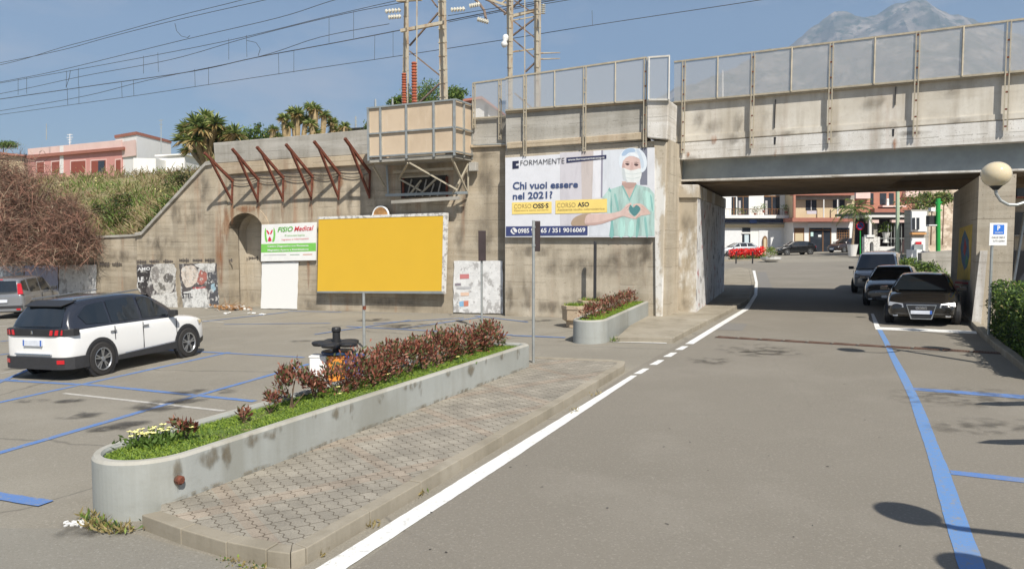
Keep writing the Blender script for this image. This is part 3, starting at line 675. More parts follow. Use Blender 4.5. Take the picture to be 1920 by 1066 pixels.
# ================================================================ SIGNS AND POSTERS
def textmesh(body, bold=0.0, shear=0.0, thin=False):
    cu = bpy.data.curves.new('lettering', 'FONT'); cu.body = body; cu.size = 1; cu.offset = bold; cu.shear = shear; cu.resolution_u = 3
    o = bpy.data.objects.new('tmp', cu); COL.objects.link(o); dg = bpy.context.evaluated_depsgraph_get()
    me = bpy.data.meshes.new_from_object(o.evaluated_get(dg)); vs = [v.co.copy() for v in me.vertices]; fs = [tuple(p.vertices) for p in me.polygons]
    bpy.data.objects.remove(o); bpy.data.curves.remove(cu); bpy.data.meshes.remove(me)
    x0, x1 = min(v.x for v in vs), max(v.x for v in vs); y0, y1 = min(v.y for v in vs), max(v.y for v in vs)
    return [((v.x-x0)/(x1-x0), (v.y-y0)/(y1-y0)) for v in vs], fs
def lettering(body, quad, m, parent, bold=0, shear=0, name='lettering'):
    """quad: 3-D points TL, TR, BR, BL"""
    uv, fs = textmesh(body, bold, shear); tl, tr, br_, bl = [Vector(q) for q in quad]; b = MB()
    b.vs([bl.lerp(br_, u).lerp(tl.lerp(tr, u), v) for u, v in uv]); b.f = fs; b.m = [0]*len(fs)
    return b.build(name, m, parent)
def smooth(pts, n=4):
    out = []; N_ = len(pts)
    for i in range(N_):
        p0, p1, p2, p3 = [Vector((*pts[(i+k-1) % N_], 0)) for k in range(4)]
        for j in range(n):
            t = j/n; q = .5*((2*p1)+(-p0+p2)*t+(2*p0-5*p1+4*p2-p3)*t*t+(-p0+3*p1-3*p2+p3)*t**3); out.append((q.x, q.y))
    return out
def flat(name, col, rough=.55, var=.05): return mat(name, col, rough, 0, var, 3)
def crop(ox, oy, sc): return lambda pts: [(ox+x/sc, oy+y/sc) for x, y in pts]
# --- nurse poster
c8 = crop(930, 260, 5.33); OFF = .14
NP = thing('poster_billboard', WR.hit(1087, 444, OFF), 'large pale poster of a masked nurse making a heart with her hands', 'billboard')
b = MB(); q = pw(WR, [(947.5, 296), (1227, 277), (1227, 444.5), (947.5, 444.5)], OFF); b.prism(q, -WR.n*.06); b.build('backing', flat('poster_paper', (.70, .71, .75), .5), NP)
lay = [0]
def printmat(name, col, var, sc):
    if sc == 9: return layered('print_'+name, [((.10, .095, .09), (1, 1, 1), 3.5, .50, .62, .6), ((.66, .65, .62), (1, 1, 1), 5, .55, .60, .8), (tuple(c*.5 for c in col), (1, 1, 1), 12, .5, .65, .6)], col, .7, .1)[0]
    if name.startswith('scrubs') or name == 'sleeve': return layered('print_'+name, [(tuple(c*.62 for c in col), (2.2, 2.2, .35), 2.2, .48, .66, .75), (tuple(min(1, c*1.25) for c in col), (3, 3, .4), 2.6, .52, .66, .6)], col, .6, 0)[0]
    if name in ('cap', 'mask', 'grey_wall', 'beige_curtain', 'white_curtain', 'pale_wall', 'arm', 'face', 'hand', 'neck'): return layered('print_'+name, [(tuple(c*.78 for c in col), (2.5, 2.5, .6), 1.8, .47, .68, .6)], col, .6, 0)[0]
    return mat('print_'+name, col, .55, 0, var, sc)
def pr(name, col, pts, sm=0, parent=None, pl=WR, cr=c8, off0=OFF, var=.06, sc=3):
    if sm: pts = smooth(pts, sm)
    lay[0] += 1
    b = MB(); b.face(pw(pl, cr(pts), off0+.002+.0002*lay[0])); return b.build(name, printmat(name, col, var, sc), parent or NP, tri=True)
pr('grey_wall', (.60, .58, .62), [(640, 140), (900, 126), (900, 868), (640, 868)], 0)
pr('beige_curtain', (.56, .50, .48), [(850, 128), (975, 121), (965, 600), (940, 800), (860, 800)], 0)
pr('brown_chair', (.42, .31, .22), [(760, 870), (770, 800), (860, 755), (960, 760), (930, 870)], 3)
pr('white_curtain', (.74, .74, .78), [(975, 121), (1052, 117), (1045, 590), (960, 600)])
pr('curtain_edge', (.30, .29, .36), [(1052, 117), (1070, 116), (1062, 590), (1047, 590)])
pr('pale_wall', (.66, .69, .74), [(1070, 116), (1445, 96), (1445, 972), (930, 972), (930, 870), (1062, 700)])
pr('dark_panel', (.20, .21, .26), [(1440, 94), (1512, 91), (1512, 462), (1440, 462)])
pr('pale_strip', (.66, .67, .70), [(1512, 91), (1584, 88), (1584, 972), (1512, 972)])
pr('scrubs', (.42, .59, .55), [(1120, 512), (1255, 468), (1330, 600), (1405, 458), (1530, 490), (1584, 555), (1584, 972), (1130, 972), (1152, 820), (1118, 700)])
pr('scrubs_fold', (.22, .45, .42), [(1120, 512), (1150, 520), (1160, 740), (1180, 970), (1132, 970), (1150, 800)], 2)
pr('scrubs_fold', (.44, .69, .63), [(1230, 800), (1290, 820), (1280, 970), (1225, 970)], 2); pr('scrubs_fold', (.46, .70, .64), [(1470, 520), (1560, 560), (1575, 740), (1480, 640)], 2); pr('scrubs_fold', (.25, .49, .45), [(1410, 800), (1440, 800), (1420, 970), (1395, 970)], 2)
pr('neck', (.62, .45, .39), [(1258, 425), (1405, 425), (1392, 480), (1330, 600), (1268, 490)])
pr('face', (.66, .49, .45), [(1258, 230), (1330, 172), (1430, 190), (1448, 250), (1444, 330), (1360, 350), (1268, 320)], 3)
pr('eye', (.10, .06, .06), [(1290, 250), (1315, 243), (1335, 256), (1312, 268)], 3); pr('eye', (.10, .06, .06), [(1378, 256), (1402, 248), (1425, 262), (1400, 275)], 3)
pr('cheek_shade', (.52, .36, .33), [(1258, 240), (1282, 250), (1290, 318), (1268, 318)], 2); pr('brow', (.30, .20, .17), [(1285, 236), (1315, 228), (1340, 240), (1315, 236)], 2); pr('brow', (.30, .20, .17), [(1375, 240), (1402, 232), (1430, 246), (1402, 242)], 2); pr('nose', (.58, .40, .36), [(1350, 240), (1366, 242), (1372, 300), (1345, 300)], 2)
pr('mask', (.74, .77, .76), [(1262, 292), (1350, 318), (1450, 300), (1446, 400), (1400, 446), (1325, 446), (1270, 392)], 3)
pr('cap', (.70, .76, .82), [(1228, 262), (1236, 165), (1290, 104), (1375, 92), (1455, 116), (1503, 190), (1508, 270), (1484, 322), (1448, 330), (1436, 205), (1335, 172), (1268, 225), (1256, 300)], 2)
pr('cap_shade', (.38, .50, .66), [(1255, 165), (1290, 110), (1370, 96), (1392, 130), (1330, 140), (1290, 170)], 3)
pr('mask_fold', (.60, .65, .64), [(1270, 335), (1360, 352), (1446, 338), (1446, 344), (1360, 360), (1272, 343)], 2); pr('mask_fold', (.60, .65, .64), [(1275, 378), (1360, 396), (1442, 380), (1440, 387), (1360, 404), (1278, 386)], 2); pr('mask_shade', (.56, .60, .62), [(1262, 300), (1285, 310), (1300, 400), (1325, 446), (1270, 392)], 2)
pr('cap_fold', (.56, .64, .73), [(1400, 110), (1440, 130), (1480, 250), (1460, 300), (1430, 180)], 3); pr('cap_fold', (.80, .84, .88), [(1340, 150), (1400, 150), (1430, 190), (1380, 178)], 3)
pr('neck_shade', (.46, .31, .27), [(1262, 440), (1400, 440), (1385, 475), (1330, 500), (1275, 475)], 2); pr('neckline', (.24, .46, .43), [(1255, 468), (1272, 470), (1335, 600), (1395, 462), (1410, 458), (1335, 628)], 0)
pr('scrubs_fold', (.27, .51, .47), [(1180, 560), (1200, 560), (1230, 700), (1215, 720)], 2); pr('scrubs_fold', (.45, .70, .64), [(1330, 830), (1380, 830), (1370, 970), (1320, 970)], 2); pr('scrubs_fold', (.26, .49, .46), [(1480, 800), (1500, 790), (1520, 970), (1500, 970)], 2); pr('scrubs_fold', (.28, .52, .49), [(1540, 560), (1560, 590), (1570, 720), (1556, 700)], 2)
pr('sleeve', (.45, .61, .57), [(1058, 592), (1120, 514), (1150, 540), (1140, 745), (1112, 745), (1108, 604)])
pr('arm', (.68, .51, .46), [(892, 800), (925, 752), (1105, 748), (1245, 722), (1300, 660), (1350, 640), (1352, 660), (1325, 690), (1335, 745), (1392, 785), (1385, 802), (1300, 782), (1250, 778), (1060, 850), (930, 866), (888, 845)], 2)
pr('hand', (.66, .48, .42), [(1372, 655), (1445, 648), (1500, 690), (1545, 752), (1450, 768), (1400, 802), (1385, 788), (1425, 742), (1446, 712), (1430, 676), (1378, 684)], 2)
pr('arm_shade', (.52, .36, .32), [(892, 840), (930, 866), (1060, 850), (1250, 780), (1255, 768), (1060, 826), (940, 842)], 2)
for fx, fy, gx, gy in ((1300, 690, 1345, 655), (1312, 710, 1340, 690), (1345, 765, 1378, 792), (1400, 792, 1440, 752), (1450, 668, 1490, 700), (1445, 700, 1480, 728), (1320, 745, 1352, 770)): pr('finger_line', (.44, .27, .23), [(fx, fy), (gx, gy), (gx+3, gy+4), (fx+3, fy+5)])
pr('heart_gap', (.09, .24, .25), [(1330, 690), (1345, 662), (1372, 690), (1400, 662), (1432, 680), (1438, 715), (1386, 770), (1342, 730)], 3)
pr('yellow_label', (.86, .66, .20), [(160, 637), (556, 628), (556, 744), (160, 755)]); pr('yellow_label', (.86, .66, .20), [(594, 617), (1110, 600), (1110, 735), (594, 750)])
pr('navy_band', (.045, .06, .17), [(100, 876), (915, 870), (915, 962), (100, 972)]); pr('navy_band', (.03, .035, .09), [(704, 190), (1103, 162), (1103, 200), (704, 242)])
pr('logo', (.02, .025, .06), [(164, 225), (228, 220), (228, 245), (200, 247), (200, 270), (228, 268), (228, 295), (164, 301)]); pr('phone_icon', (.75, .75, .75), [(145, 922), (178, 888), (212, 920), (178, 955)], 5)
pr('phone_icon', (.045, .06, .17), [(160, 905), (172, 900), (176, 918), (190, 935), (200, 932), (196, 945), (180, 943), (165, 928)], 2)
NAVY, INK, WHT = flat('navy_ink', (.05, .08, .19)), flat('black_ink', (.03, .03, .04)), flat('white_ink', (.8, .8, .8))
def lt(body, pts, m, parent=NP, bold=.0, shear=0, pl=WR, cr=c8, off0=OFF): return lettering(body, pw(pl, cr(pts), off0+.0165), m, parent, bold, shear)
lt('FORMAMENTE', [(245, 218), (684, 191), (684, 247), (245, 268)], INK, bold=-.008)
lt('www.formamentecoop.it', [(718, 200), (1085, 175), (1085, 202), (718, 230)], WHT, bold=.01)
lt('Chi vuoi essere', [(168, 432), (820, 420), (820, 488), (168, 508)], NAVY, bold=.022)
lt('nel 2021?', [(168, 540), (565, 522), (565, 594), (168, 608)], NAVY, bold=.022)
lt('CORSO', [(180, 655), (352, 650), (352, 693), (180, 700)], flat('brown_ink', (.35, .25, .1)), bold=-.005); lt('OSS·S', [(368, 650), (525, 644), (525, 692), (368, 697)], INK, bold=.028)
lt('CORSO', [(610, 643), (795, 638), (795, 683), (610, 690)], flat('brown_ink', (.35, .25, .1)), bold=-.005); lt('ASO', [(815, 636), (930, 632), (930, 678), (815, 682)], INK, bold=.028)
lt('Operatore socio sanitario', [(180, 710), (525, 702), (525, 722), (180, 730)], flat('brown_ink', (.35, .25, .1))); lt('Assistente studio odontoiatrico', [(612, 700), (1085, 688), (1085, 708), (612, 722)], flat('brown_ink', (.35, .25, .1)))
lt('0985 9', [(220, 897), (378, 893), (378, 940), (220, 945)], WHT, bold=.022); lt('65 / 351 9016069', [(448, 893), (892, 887), (892, 933), (448, 940)], WHT, bold=.022)

# --- physiotherapy board
c4 = crop(400, 380, 4.174)
FB = thing('clinic_sign', WL.hit(541, 488, .12), 'white and green clinic board with red and green lettering right of the arch', 'sign')
b = MB(); b.prism(pw(WL, c4([(378, 172), (805, 152), (800, 450), (372, 459)]), .12), -WL.n*.06); b.build('board', flat('board_white', (.80, .80, .78)), FB, bevel=.005)
k4 = dict(parent=FB, pl=WL, cr=c4, off0=.12); lay[0] = 0
pr('green_band', (.20, .55, .10), [(375, 323), (803, 313), (803, 378), (374, 390)], **k4)
GRN, RED = flat('green_ink', (.12, .42, .06)), flat('red_ink', (.62, .04, .06))
k4l = dict(parent=FB, pl=WL, cr=c4, off0=.116)
lt('FISIO', [(502, 192), (622, 184), (622, 224), (502, 230)], GRN, bold=.022, shear=.25, **k4l); lt('Medical', [(632, 186), (785, 176), (785, 214), (632, 224)], RED, bold=.01, shear=.3, **k4l)
lt('Fisioterapia', [(560, 250), (715, 244), (715, 262), (560, 268)], GRN, **k4l); lt('Ingresso e Informazioni', [(535, 282), (745, 272), (745, 289), (535, 298)], RED, **k4l)
lt('Centro Diagnostico con Risonanza', [(425, 333), (745, 326), (745, 345), (425, 352)], WHT, bold=.022, **k4l); lt('Magnetica Aperta e Riabilitazione', [(425, 364), (745, 356), (745, 374), (425, 383)], WHT, bold=.022, **k4l)
pr('small_print', (.4, .4, .4), [(392, 408), (570, 404), (570, 409), (392, 413)], **k4); pr('small_print', (.3, .4, .3), [(600, 404), (675, 402), (675, 408), (600, 410)], **k4); pr('small_print', (.6, .3, .2), [(700, 402), (775, 400), (775, 407), (700, 409)], **k4)
pr('hand_mark', (.20, .55, .10), [(408, 196), (400, 240), (408, 300), (424, 304), (416, 262), (414, 225)], 3, **k4); pr('hand_mark', (.20, .55, .10), [(474, 194), (486, 238), (478, 298), (460, 304), (470, 260), (470, 222)], 3, **k4)
pr('red_mark', (.65, .03, .08), [(414, 218), (424, 215), (440, 240), (430, 248)], 2, **k4); pr('red_mark', (.65, .03, .08), [(466, 214), (456, 214), (444, 240), (452, 248)], 2, **k4); pr('red_mark', (.65, .03, .08), [(441, 262), (456, 298), (426, 300)], 2, **k4)

# --- white and torn posters
def paper(name, base, ly): return layered(name, ly, base, .85, .1)[0]
M['p_white'] = paper('plain_white_poster', (.80, .80, .78), [((.45, .40, .34), (1, 1, 1), 5, .70, .73, .7)])
M['p_torn'] = paper('torn_white_poster', (.66, .66, .65), [((.36, .35, .34), (1, 1, 1), 2.2, .52, .56, .8), ((.20, .18, .18), (2, 2, 8), 3.5, .62, .66, .7), ((.75, .75, .74), (1, 1, 1), 5, .52, .55, .8)])
M['p_grey'] = paper('weathered_grey_poster', (.36, .39, .42), [((.50, .52, .58), (1, 1, .4), 3, .5, .6, .7), ((.18, .19, .20), (2, 2, .5), 5, .55, .65, .6)])
M['p_dark'] = paper('black_and_white_poster', (.10, .09, .09), [((.62, .61, .58), (1, 1, 1), 1.5, .47, .55, .9), ((.20, .19, .18), (1, 1, 1), 5, .55, .62, .7)])
M['p_lilac'] = paper('faded_lilac_poster', (.48, .48, .60), [((.30, .31, .40), (2, 2, .5), 4, .5, .62, .6)])
def jag(pts, n=10, a=1.4, seed=1):
    rnd = random.Random(seed); out = []
    for k in range(len(pts)):
        p, q = pts[k], pts[(k+1) % len(pts)]
        for j in range(n): f = j/n; out.append((p[0]+(q[0]-p[0])*f+(rnd.uniform(-a, a) if j else 0), p[1]+(q[1]-p[1])*f+(rnd.uniform(-a, a) if j else 0)))
    return out
def poster(name, pts, m, lab, pl=WL, off=.05, a=.8, seed=1):
    b = MB(); b.prism(pw(pl, jag(pts, 8, a, seed), off), -pl.n*.012); return tag(b.build(name, m, tri=True), lab, 'poster')
poster('blank_poster', [(491, 492), (559.5, 491), (557, 579), (489, 578)], M['p_white'], 'blank white poster with small tears under the clinic board', a=.5)
poster('peeling_poster', [(851, 489), (942, 489), (943, 588), (850, 585)], M['p_torn'], 'tall peeling white poster patch between the yellow billboard and the nurse poster', a=1.0, seed=4)
c7 = crop(840, 380, 3.807)
lay[0] = 0
PP = thing('notice', WL.hit(885, 520, .07), 'small printed notices with red and blue marks on the peeling poster', 'notice')
k7 = dict(parent=PP, pl=WL, cr=c7, off0=.055)
pr('red_print', (.55, .20, .20), [(85, 510), (150, 508), (150, 540), (85, 543)], **k7); pr('dark_print', (.25, .22, .25), [(50, 575), (92, 573), (92, 590), (50, 592)], **k7); pr('blue_print', (.25, .45, .65), [(80, 705), (112, 700), (112, 738), (82, 740)], **k7); pr('red_print', (.60, .22, .15), [(112, 700), (146, 698), (146, 735), (114, 738)], **k7); pr('grey_print', (.45, .45, .46), [(60, 600), (170, 596), (165, 612), (60, 616)], **k7); pr('orange_print', (.7, .5, .38), [(90, 640), (150, 638), (150, 662), (90, 665)], **k7)
c3 = crop(0, 430, 3.675)
TP = poster('torn_poster', c3([(944, 243), (1202, 235), (1212, 400), (1226, 548), (1040, 545), (945, 400)]), M['p_dark'], 'torn black and white poster, left one of the pair beside the arch', off=.06, a=1.0, seed=7)
TQ = poster('torn_poster', c3([(1234, 237), (1490, 232), (1497, 350), (1512, 535), (1262, 542), (1245, 400)]), M['p_dark'], 'torn black and white poster with reddish smear nearest the arch', off=.06, a=1.0, seed=9)
def posterbits(root, items):
    lay[0] = 0
    for k_, (nm, col, pts, sm) in enumerate(items):
        pr(nm, col, jag(smooth(pts, sm) if sm else pts, 3 if sm else 9, 4.5, k_+3), 0, parent=root, pl=WL, cr=c3, off0=.062, var=.45, sc=9)
posterbits(TP, [('dark_side', (.05, .045, .045), [(948, 262), (1040, 258), (1030, 330), (1005, 420), (1030, 470), (950, 400)], 0), ('pale_head', (.55, .53, .49), [(1060, 245), (1200, 242), (1208, 330), (1190, 420), (1120, 450), (1070, 420), (1040, 330)], 3), ('dark_hollow', (.14, .13, .12), [(1125, 320), (1165, 300), (1195, 325), (1180, 365), (1140, 362)], 3), ('dark_hollow', (.2, .19, .17), [(1090, 360), (1130, 380), (1140, 420), (1105, 410)], 3), ('white_base', (.66, .65, .62), [(1040, 460), (1215, 430), (1224, 545), (1045, 542)], 0), ('grey_shade', (.30, .28, .26), [(1050, 270), (1090, 262), (1100, 330), (1075, 370), (1050, 330)], 3)])
posterbits(TQ, [('pale_disc', (.66, .58, .50), [(1255, 265), (1330, 248), (1365, 300), (1350, 370), (1290, 400), (1255, 350)], 3), ('red_smear', (.42, .16, .13), [(1375, 290), (1415, 280), (1425, 340), (1395, 378), (1360, 370)], 3), ('white_base', (.68, .68, .66), [(1265, 430), (1400, 390), (1425, 440), (1440, 535), (1265, 540)], 0), ('red_strip', (.5, .12, .12), [(1330, 398), (1415, 392), (1415, 402), (1330, 408)], 0), ('dark_side', (.10, .10, .11), [(1430, 300), (1485, 290), (1500, 400), (1508, 520), (1445, 525), (1440, 400)], 0), ('white_top', (.66, .65, .62), [(1330, 236), (1488, 233), (1480, 280), (1400, 285)], 0), ('blue_fleck', (.35, .5, .58), [(1455, 380), (1480, 376), (1484, 420), (1458, 425)], 2)])
lt('AMO', [(948, 262), (1035, 258), (1035, 280), (948, 284)], WHT, parent=TP, bold=.022, pl=WL, cr=c3, off0=.055); lt('LE', [(950, 328), (990, 326), (990, 360), (950, 362)], WHT, parent=TP, bold=.022, pl=WL, cr=c3, off0=.055)
lt('STEL', [(1255, 440), (1328, 437), (1328, 470), (1255, 474)], INK, parent=TQ, bold=.022, pl=WL, cr=c3, off0=.055)
poster('torn_poster', c3([(405, 247), (662, 242), (662, 440), (405, 440)]), M['p_torn'], 'torn whitish poster patch on the low wall behind the white car', off=.05, a=1, seed=11)
poster('faded_poster', c3([(170, 250), (400, 245), (400, 440), (172, 440)]), M['p_lilac'], 'faded lilac poster on the low wall above the grey car roof', off=.05, a=.8, seed=12)
poster('grey_poster', c3([(-60, 255), (165, 250), (165, 440), (-60, 440)]), M['p_grey'], 'weathered grey poster on the low wall at the left edge', off=.05, a=.8, seed=13)
# stencilled dark marks along the wall: smudges too worn to read, part of the wall
M['stencil'] = flat('worn_black_stencil', (.10, .085, .075), .9, .3)
b = MB(); rnd = random.Random(3)
for x0, y0, n in ((112, 491, 1), (140, 490, 1), (163, 491, 1), (187, 491, 1), (210, 491, 1), (256, 487, 1), (280, 486, 1), (306, 486, 1), (336, 484, 1), (361, 484, 1), (384, 484, 1), (427, 484, 1), (446, 482, 1), (466, 480, 1)):
    for j in range(6):
        x = x0+j*3.1; h_ = rnd.uniform(3, 8); off = .046 if x < 424 else .006
        if x > 424: off = -.994 if x > 436 else .02
        b.face(pw(WL, [(x, y0+4-h_/2), (x+2.1, y0+3.6-h_/2+rnd.uniform(-1, 1)), (x+2.2, y0+4+h_/2), (x+.1, y0+4+h_/2-rnd.uniform(-1, 1))], off))
        b.face(pw(WL, [(x, y0+3.4), (x+3.1, y0+3.2), (x+3.1, y0+4.6), (x, y0+4.8)], off+.001))
b.build('stencil_marks', M['stencil'], RW)

# --- yellow billboard
YB = thing('yellow_billboard', WL.hit(714, 548, .3), 'wide plain yellow billboard with worn white frame fixed to the wall', 'billboard')
YO = .30
b = MB(); b.prism(pw(WL, [(597.5, 410), (831, 403), (828.5, 545.5), (594.8, 546)], YO), -WL.n*.05); b.build('yellow_panel', mat('yellow_board', (.70, .435, .032), .6, 0, .02, 1.2), YB)
b = MB(); M['frame'] = layered('worn_white_frame', [((.30, .28, .26), (1, 1, 1), 7, .5, .6, .8)], (.70, .69, .66), .7, .1)[0]
b.prism(pw(WL, [(595.5, 406.5), (836, 398.5), (835, 404), (596, 411)], YO+.012), -WL.n*.12); b.build('top_rail', M['frame'], YB)
b = MB(); b.prism(pw(WL, [(831, 404), (838, 399), (833, 551), (828, 547)], YO+.010), -WL.n*.12); b.build('side_rail', M['frame'], YB)
b = MB(); b.prism(pw(WL, [(594.5, 545.6), (829, 545.4), (833, 550.5), (594, 548.5)], YO+.008), -WL.n*.12); b.build('bottom_rail', M['steelgrey'], YB)
b = MB()
for x in (640, 715, 790):
    for y in (425, 530): b.tube(WL.hit(x, y, -.02), WL.hit(x, y, YO-.05), .03)
b.build('wall_bracket', M['steelgrey'], YB)
# small hoop sign on top of it
c = WL.hit(714, 405, .2); b = MB(); pts = []
rr = (WL.hit(729, 405, .2)-c).length
for k in range(13): a = math.pi*k/12; pts.append(c+WL.r*math.cos(a)*rr+Vector((0, 0, math.sin(a)*rr)))
b.path(pts, .035, 8); hs = thing('round_sign', c, 'small round-topped rusty sign with white rim above the yellow billboard', 'sign'); b.build('rim', M['white'], hs)
b = MB(); b.prism(pts, WL.n*.02); b.build('plate', mat('rusty_plate', (.36, .19, .07), .8, 0, .5, 6), hs)

# ================================================================ RUSTY BRACKETS
def bracket(ax, ay, bx, by, tx, ty, k):
    A = WL.hit(ax, ay, .06); B = WL.hit(bx, by, .06); T = WL.hit(tx, ty, 1.35)
    lab = ['first rusty bracket from the left, above the wing wall', 'second rusty bracket, just left of the arch crown', 'third rusty bracket, right of the arch', 'fourth rusty bracket, over the clinic board', 'fifth rusty bracket, left of the yellow billboard top', 'sixth rusty bracket, beside the boarded platform'][k]
    t = thing('wall_bracket', A, lab, 'bracket', 'rusty iron brackets along the wall top')
    b = MB(); b.bar(A, T, .09); b.build('arm', M['rust'], t)
    b = MB(); b.bar(B, B.lerp(T, .0)+(A.lerp(T, .82)-B), .075); b.build('strut', M['rust'], t)
    b = MB(); b.bar(A+Vector((0, 0, .1)), B-Vector((0, 0, .1)), .08, .06); b.build('upright', M['rust'], t)
z2 = lambda x, y: (360+x/4.844, 180+y/4.844)
BK = [((370, 775), (360, 950), (112, 515)), ((605, 762), (595, 945), (365, 480)), ((830, 745), (825, 935), (588, 462)), ((1095, 735), (1082, 920), (852, 438)), ((1342, 712), (1330, 918), (1108, 412)), ((1615, 695), (1610, 905), (1388, 385))]
for k, (a, c, t_) in enumerate(BK): bracket(*z2(*a), *z2(*c), *z2(*t_), k)

# ================================================================ BOARDED PLATFORM
PO = 1.15
PLT = thing('boarded_platform', WL.hit(770, 300, .5), 'beige panelled enclosure cantilevered from the wall on a steel truss', 'platform')
M['board'] = layered('beige_panel', [((.42, .32, .22), (1, 1, .5), 1.2, .45, .7, .6), ((.64, .56, .46), (3, 3, .5), 1.5, .58, .7, .4)], (.58, .465, .34), .75, .08)[0]
fl, frt = WL.hit(693, 203, PO), WL.hit(853, 187, PO); bl_, brt = WL.hit(696, 296, PO), WL.hit(853, 286, PO)
z_top, z_bot, z_mid = (fl.z+frt.z)/2, (bl_.z+brt.z)/2, (WL.hit(692, 246, PO).z+WL.hit(853, 236, PO).z)/2
def fp(px, z, off=PO): q = WL.hit(px, HOR, off); q.z = z; return q
topL_, topR_ = fl.z, frt.z
def zt(px): return topL_+(topR_-topL_)*(px-693)/160
def zb(px): return bl_.z+(brt.z-bl_.z)*(px-693)/160
vx = [693, 716, 764, 815, 853]
for x0, x1 in zip(vx[:-1], vx[1:]):
    for lo, hi in ((0, .48), (.48, 1)):
        b = MB(); f = lambda px, t: fp(px, zb(px)+(zt(px)-zb(px))*t)
        b.prism([f(x0, lo), f(x1, lo), f(x1, hi), f(x0, hi)], -WL.n*.03); b.build('panel', M['board'], PLT)
side = [fp(853, zb(853)), fp(853, zt(853))]
for s0_, s1_ in ((0, .5), (.5, 1.0)):
    for lo, hi in ((0, .48), (.48, 1)):
        b = MB(); g = lambda s, t: fp(853, zb(853)+(zt(853)-zb(853))*t)-WL.n*(PO*s)
        b.prism([g(s0_, lo), g(s1_, lo), g(s1_, hi), g(s0_, hi)], -WL.r*.03); b.build('panel', M['board'], PLT)
b = MB(); g = lambda s, t: fp(693, zb(693)+(zt(693)-zb(693))*t)-WL.n*(PO*s); b.prism([g(0, 0), g(1, 0), g(1, 1), g(0, 1)], WL.r*.03); b.build('panel', M['board'], PLT)
for px in vx:
    b = MB(); b.bar(fp(px, zb(px)-.1, PO+.03), fp(px, zt(px)+.02, PO+.03), .07, .06, up=WL.n); b.build('post', M['galv'], PLT)
for s in (.5, 1.0):
    b = MB(); q = fp(853, zb(853)-.1)-WL.n*(PO*s)+WL.r*.03; b.bar(q, q+Vector((0, 0, zt(853)-zb(853)+.12)), .06, up=WL.n); b.build('post', M['galv'], PLT)
for t_, nm in ((1.0, 'top_rail'), (.48, 'middle_rail'), (0.02, 'bottom_rail')):
    b = MB(); f = lambda px: fp(px, zb(px)+(zt(px)-zb(px))*t_, PO+.035)
    b.bar(f(691), f(855), .05, .05); e = f(855); b.bar(e+WL.r*.01, e-WL.n*(PO+.02), .05, .05); b.build(nm, M['galv'] if t_ < 1 else M['steelgrey'], PLT)
b = MB(); a_, c_ = fp(693, zb(693)-.04), fp(853, zb(853)-.04); b.prism([a_, c_, c_-WL.n*PO, a_-WL.n*PO], (0, 0, -.12)); b.build('floor_frame', M['cap'], PLT)
# truss under it
def tb(name, pts, w, m='galv'):
    b = MB()
    for (x0, y0, o0), (x1, y1, o1) in pts: b.bar(WL.hit(x0, y0, o0), WL.hit(x1, y1, o1), w)
    return b.build(name, M[m], PLT)
for seg in [((765, 305, 1.1), (748, 335, .3)), ((768, 305, 1.1), (858, 356, .5)), ((748, 335, .3), (790, 358, .3)), ((848, 298, 1.12), (877, 362, .15)), ((878, 307, .2), (855, 352, .4)), ((858, 345, .5), (845, 372, .3)), ((790, 338, .3), (768, 365, .3)), ((820, 333, .3), (790, 362, .3)), ((700, 312, .6), (722, 350, .1)), ((878, 307, .2), (878, 358, .12))]:
    tb('truss_member', [seg], .055, 'postpaint')
tb('truss_beam', [((724, 366, .35), (876, 361, .35))], .09, 'steelgrey'); tb('truss_beam', [((735, 379, .4), (862, 371, .4))], .11, 'cap'); tb('truss_beam', [((748, 333, .3), (805, 330, .3))], .05, 'postpaint'); tb('truss_beam', [((738, 323, .25), (850, 316, .25))], .09, 'wall2')
tb('truss_beam', [((725, 310, .12), (728, 366, .12))], .06, 'steelgrey')
b = MB(); b.prism(pw(WL, [(751, 334), (838, 328), (840, 366), (752, 372)], .02), -WL.n*.02); b.build('dark_opening', mat('dark_opening', (.045, .04, .035), .9, 0, .4, 4), PLT)
for xx in (756, 838):
    b = MB(); b.bar(WL.hit(xx, 331, .05), WL.hit(xx, 371, .05), .08); b.build('rusty_jamb', M['rust'], PLT)
for k in range(5):
    b = MB(); b.bar(WL.hit(764+k*14, 368, .08), WL.hit(772+k*14, 336+(k % 2)*8, .08), .04); b.build('truss_member', M['cap'], PLT)
b = MB(); c = WL.hit(888, 313, .2); b.box(c, .28, .2, .3, ux=WL.r); b.build('junction_box', M['cap'], PLT, bevel=.02)

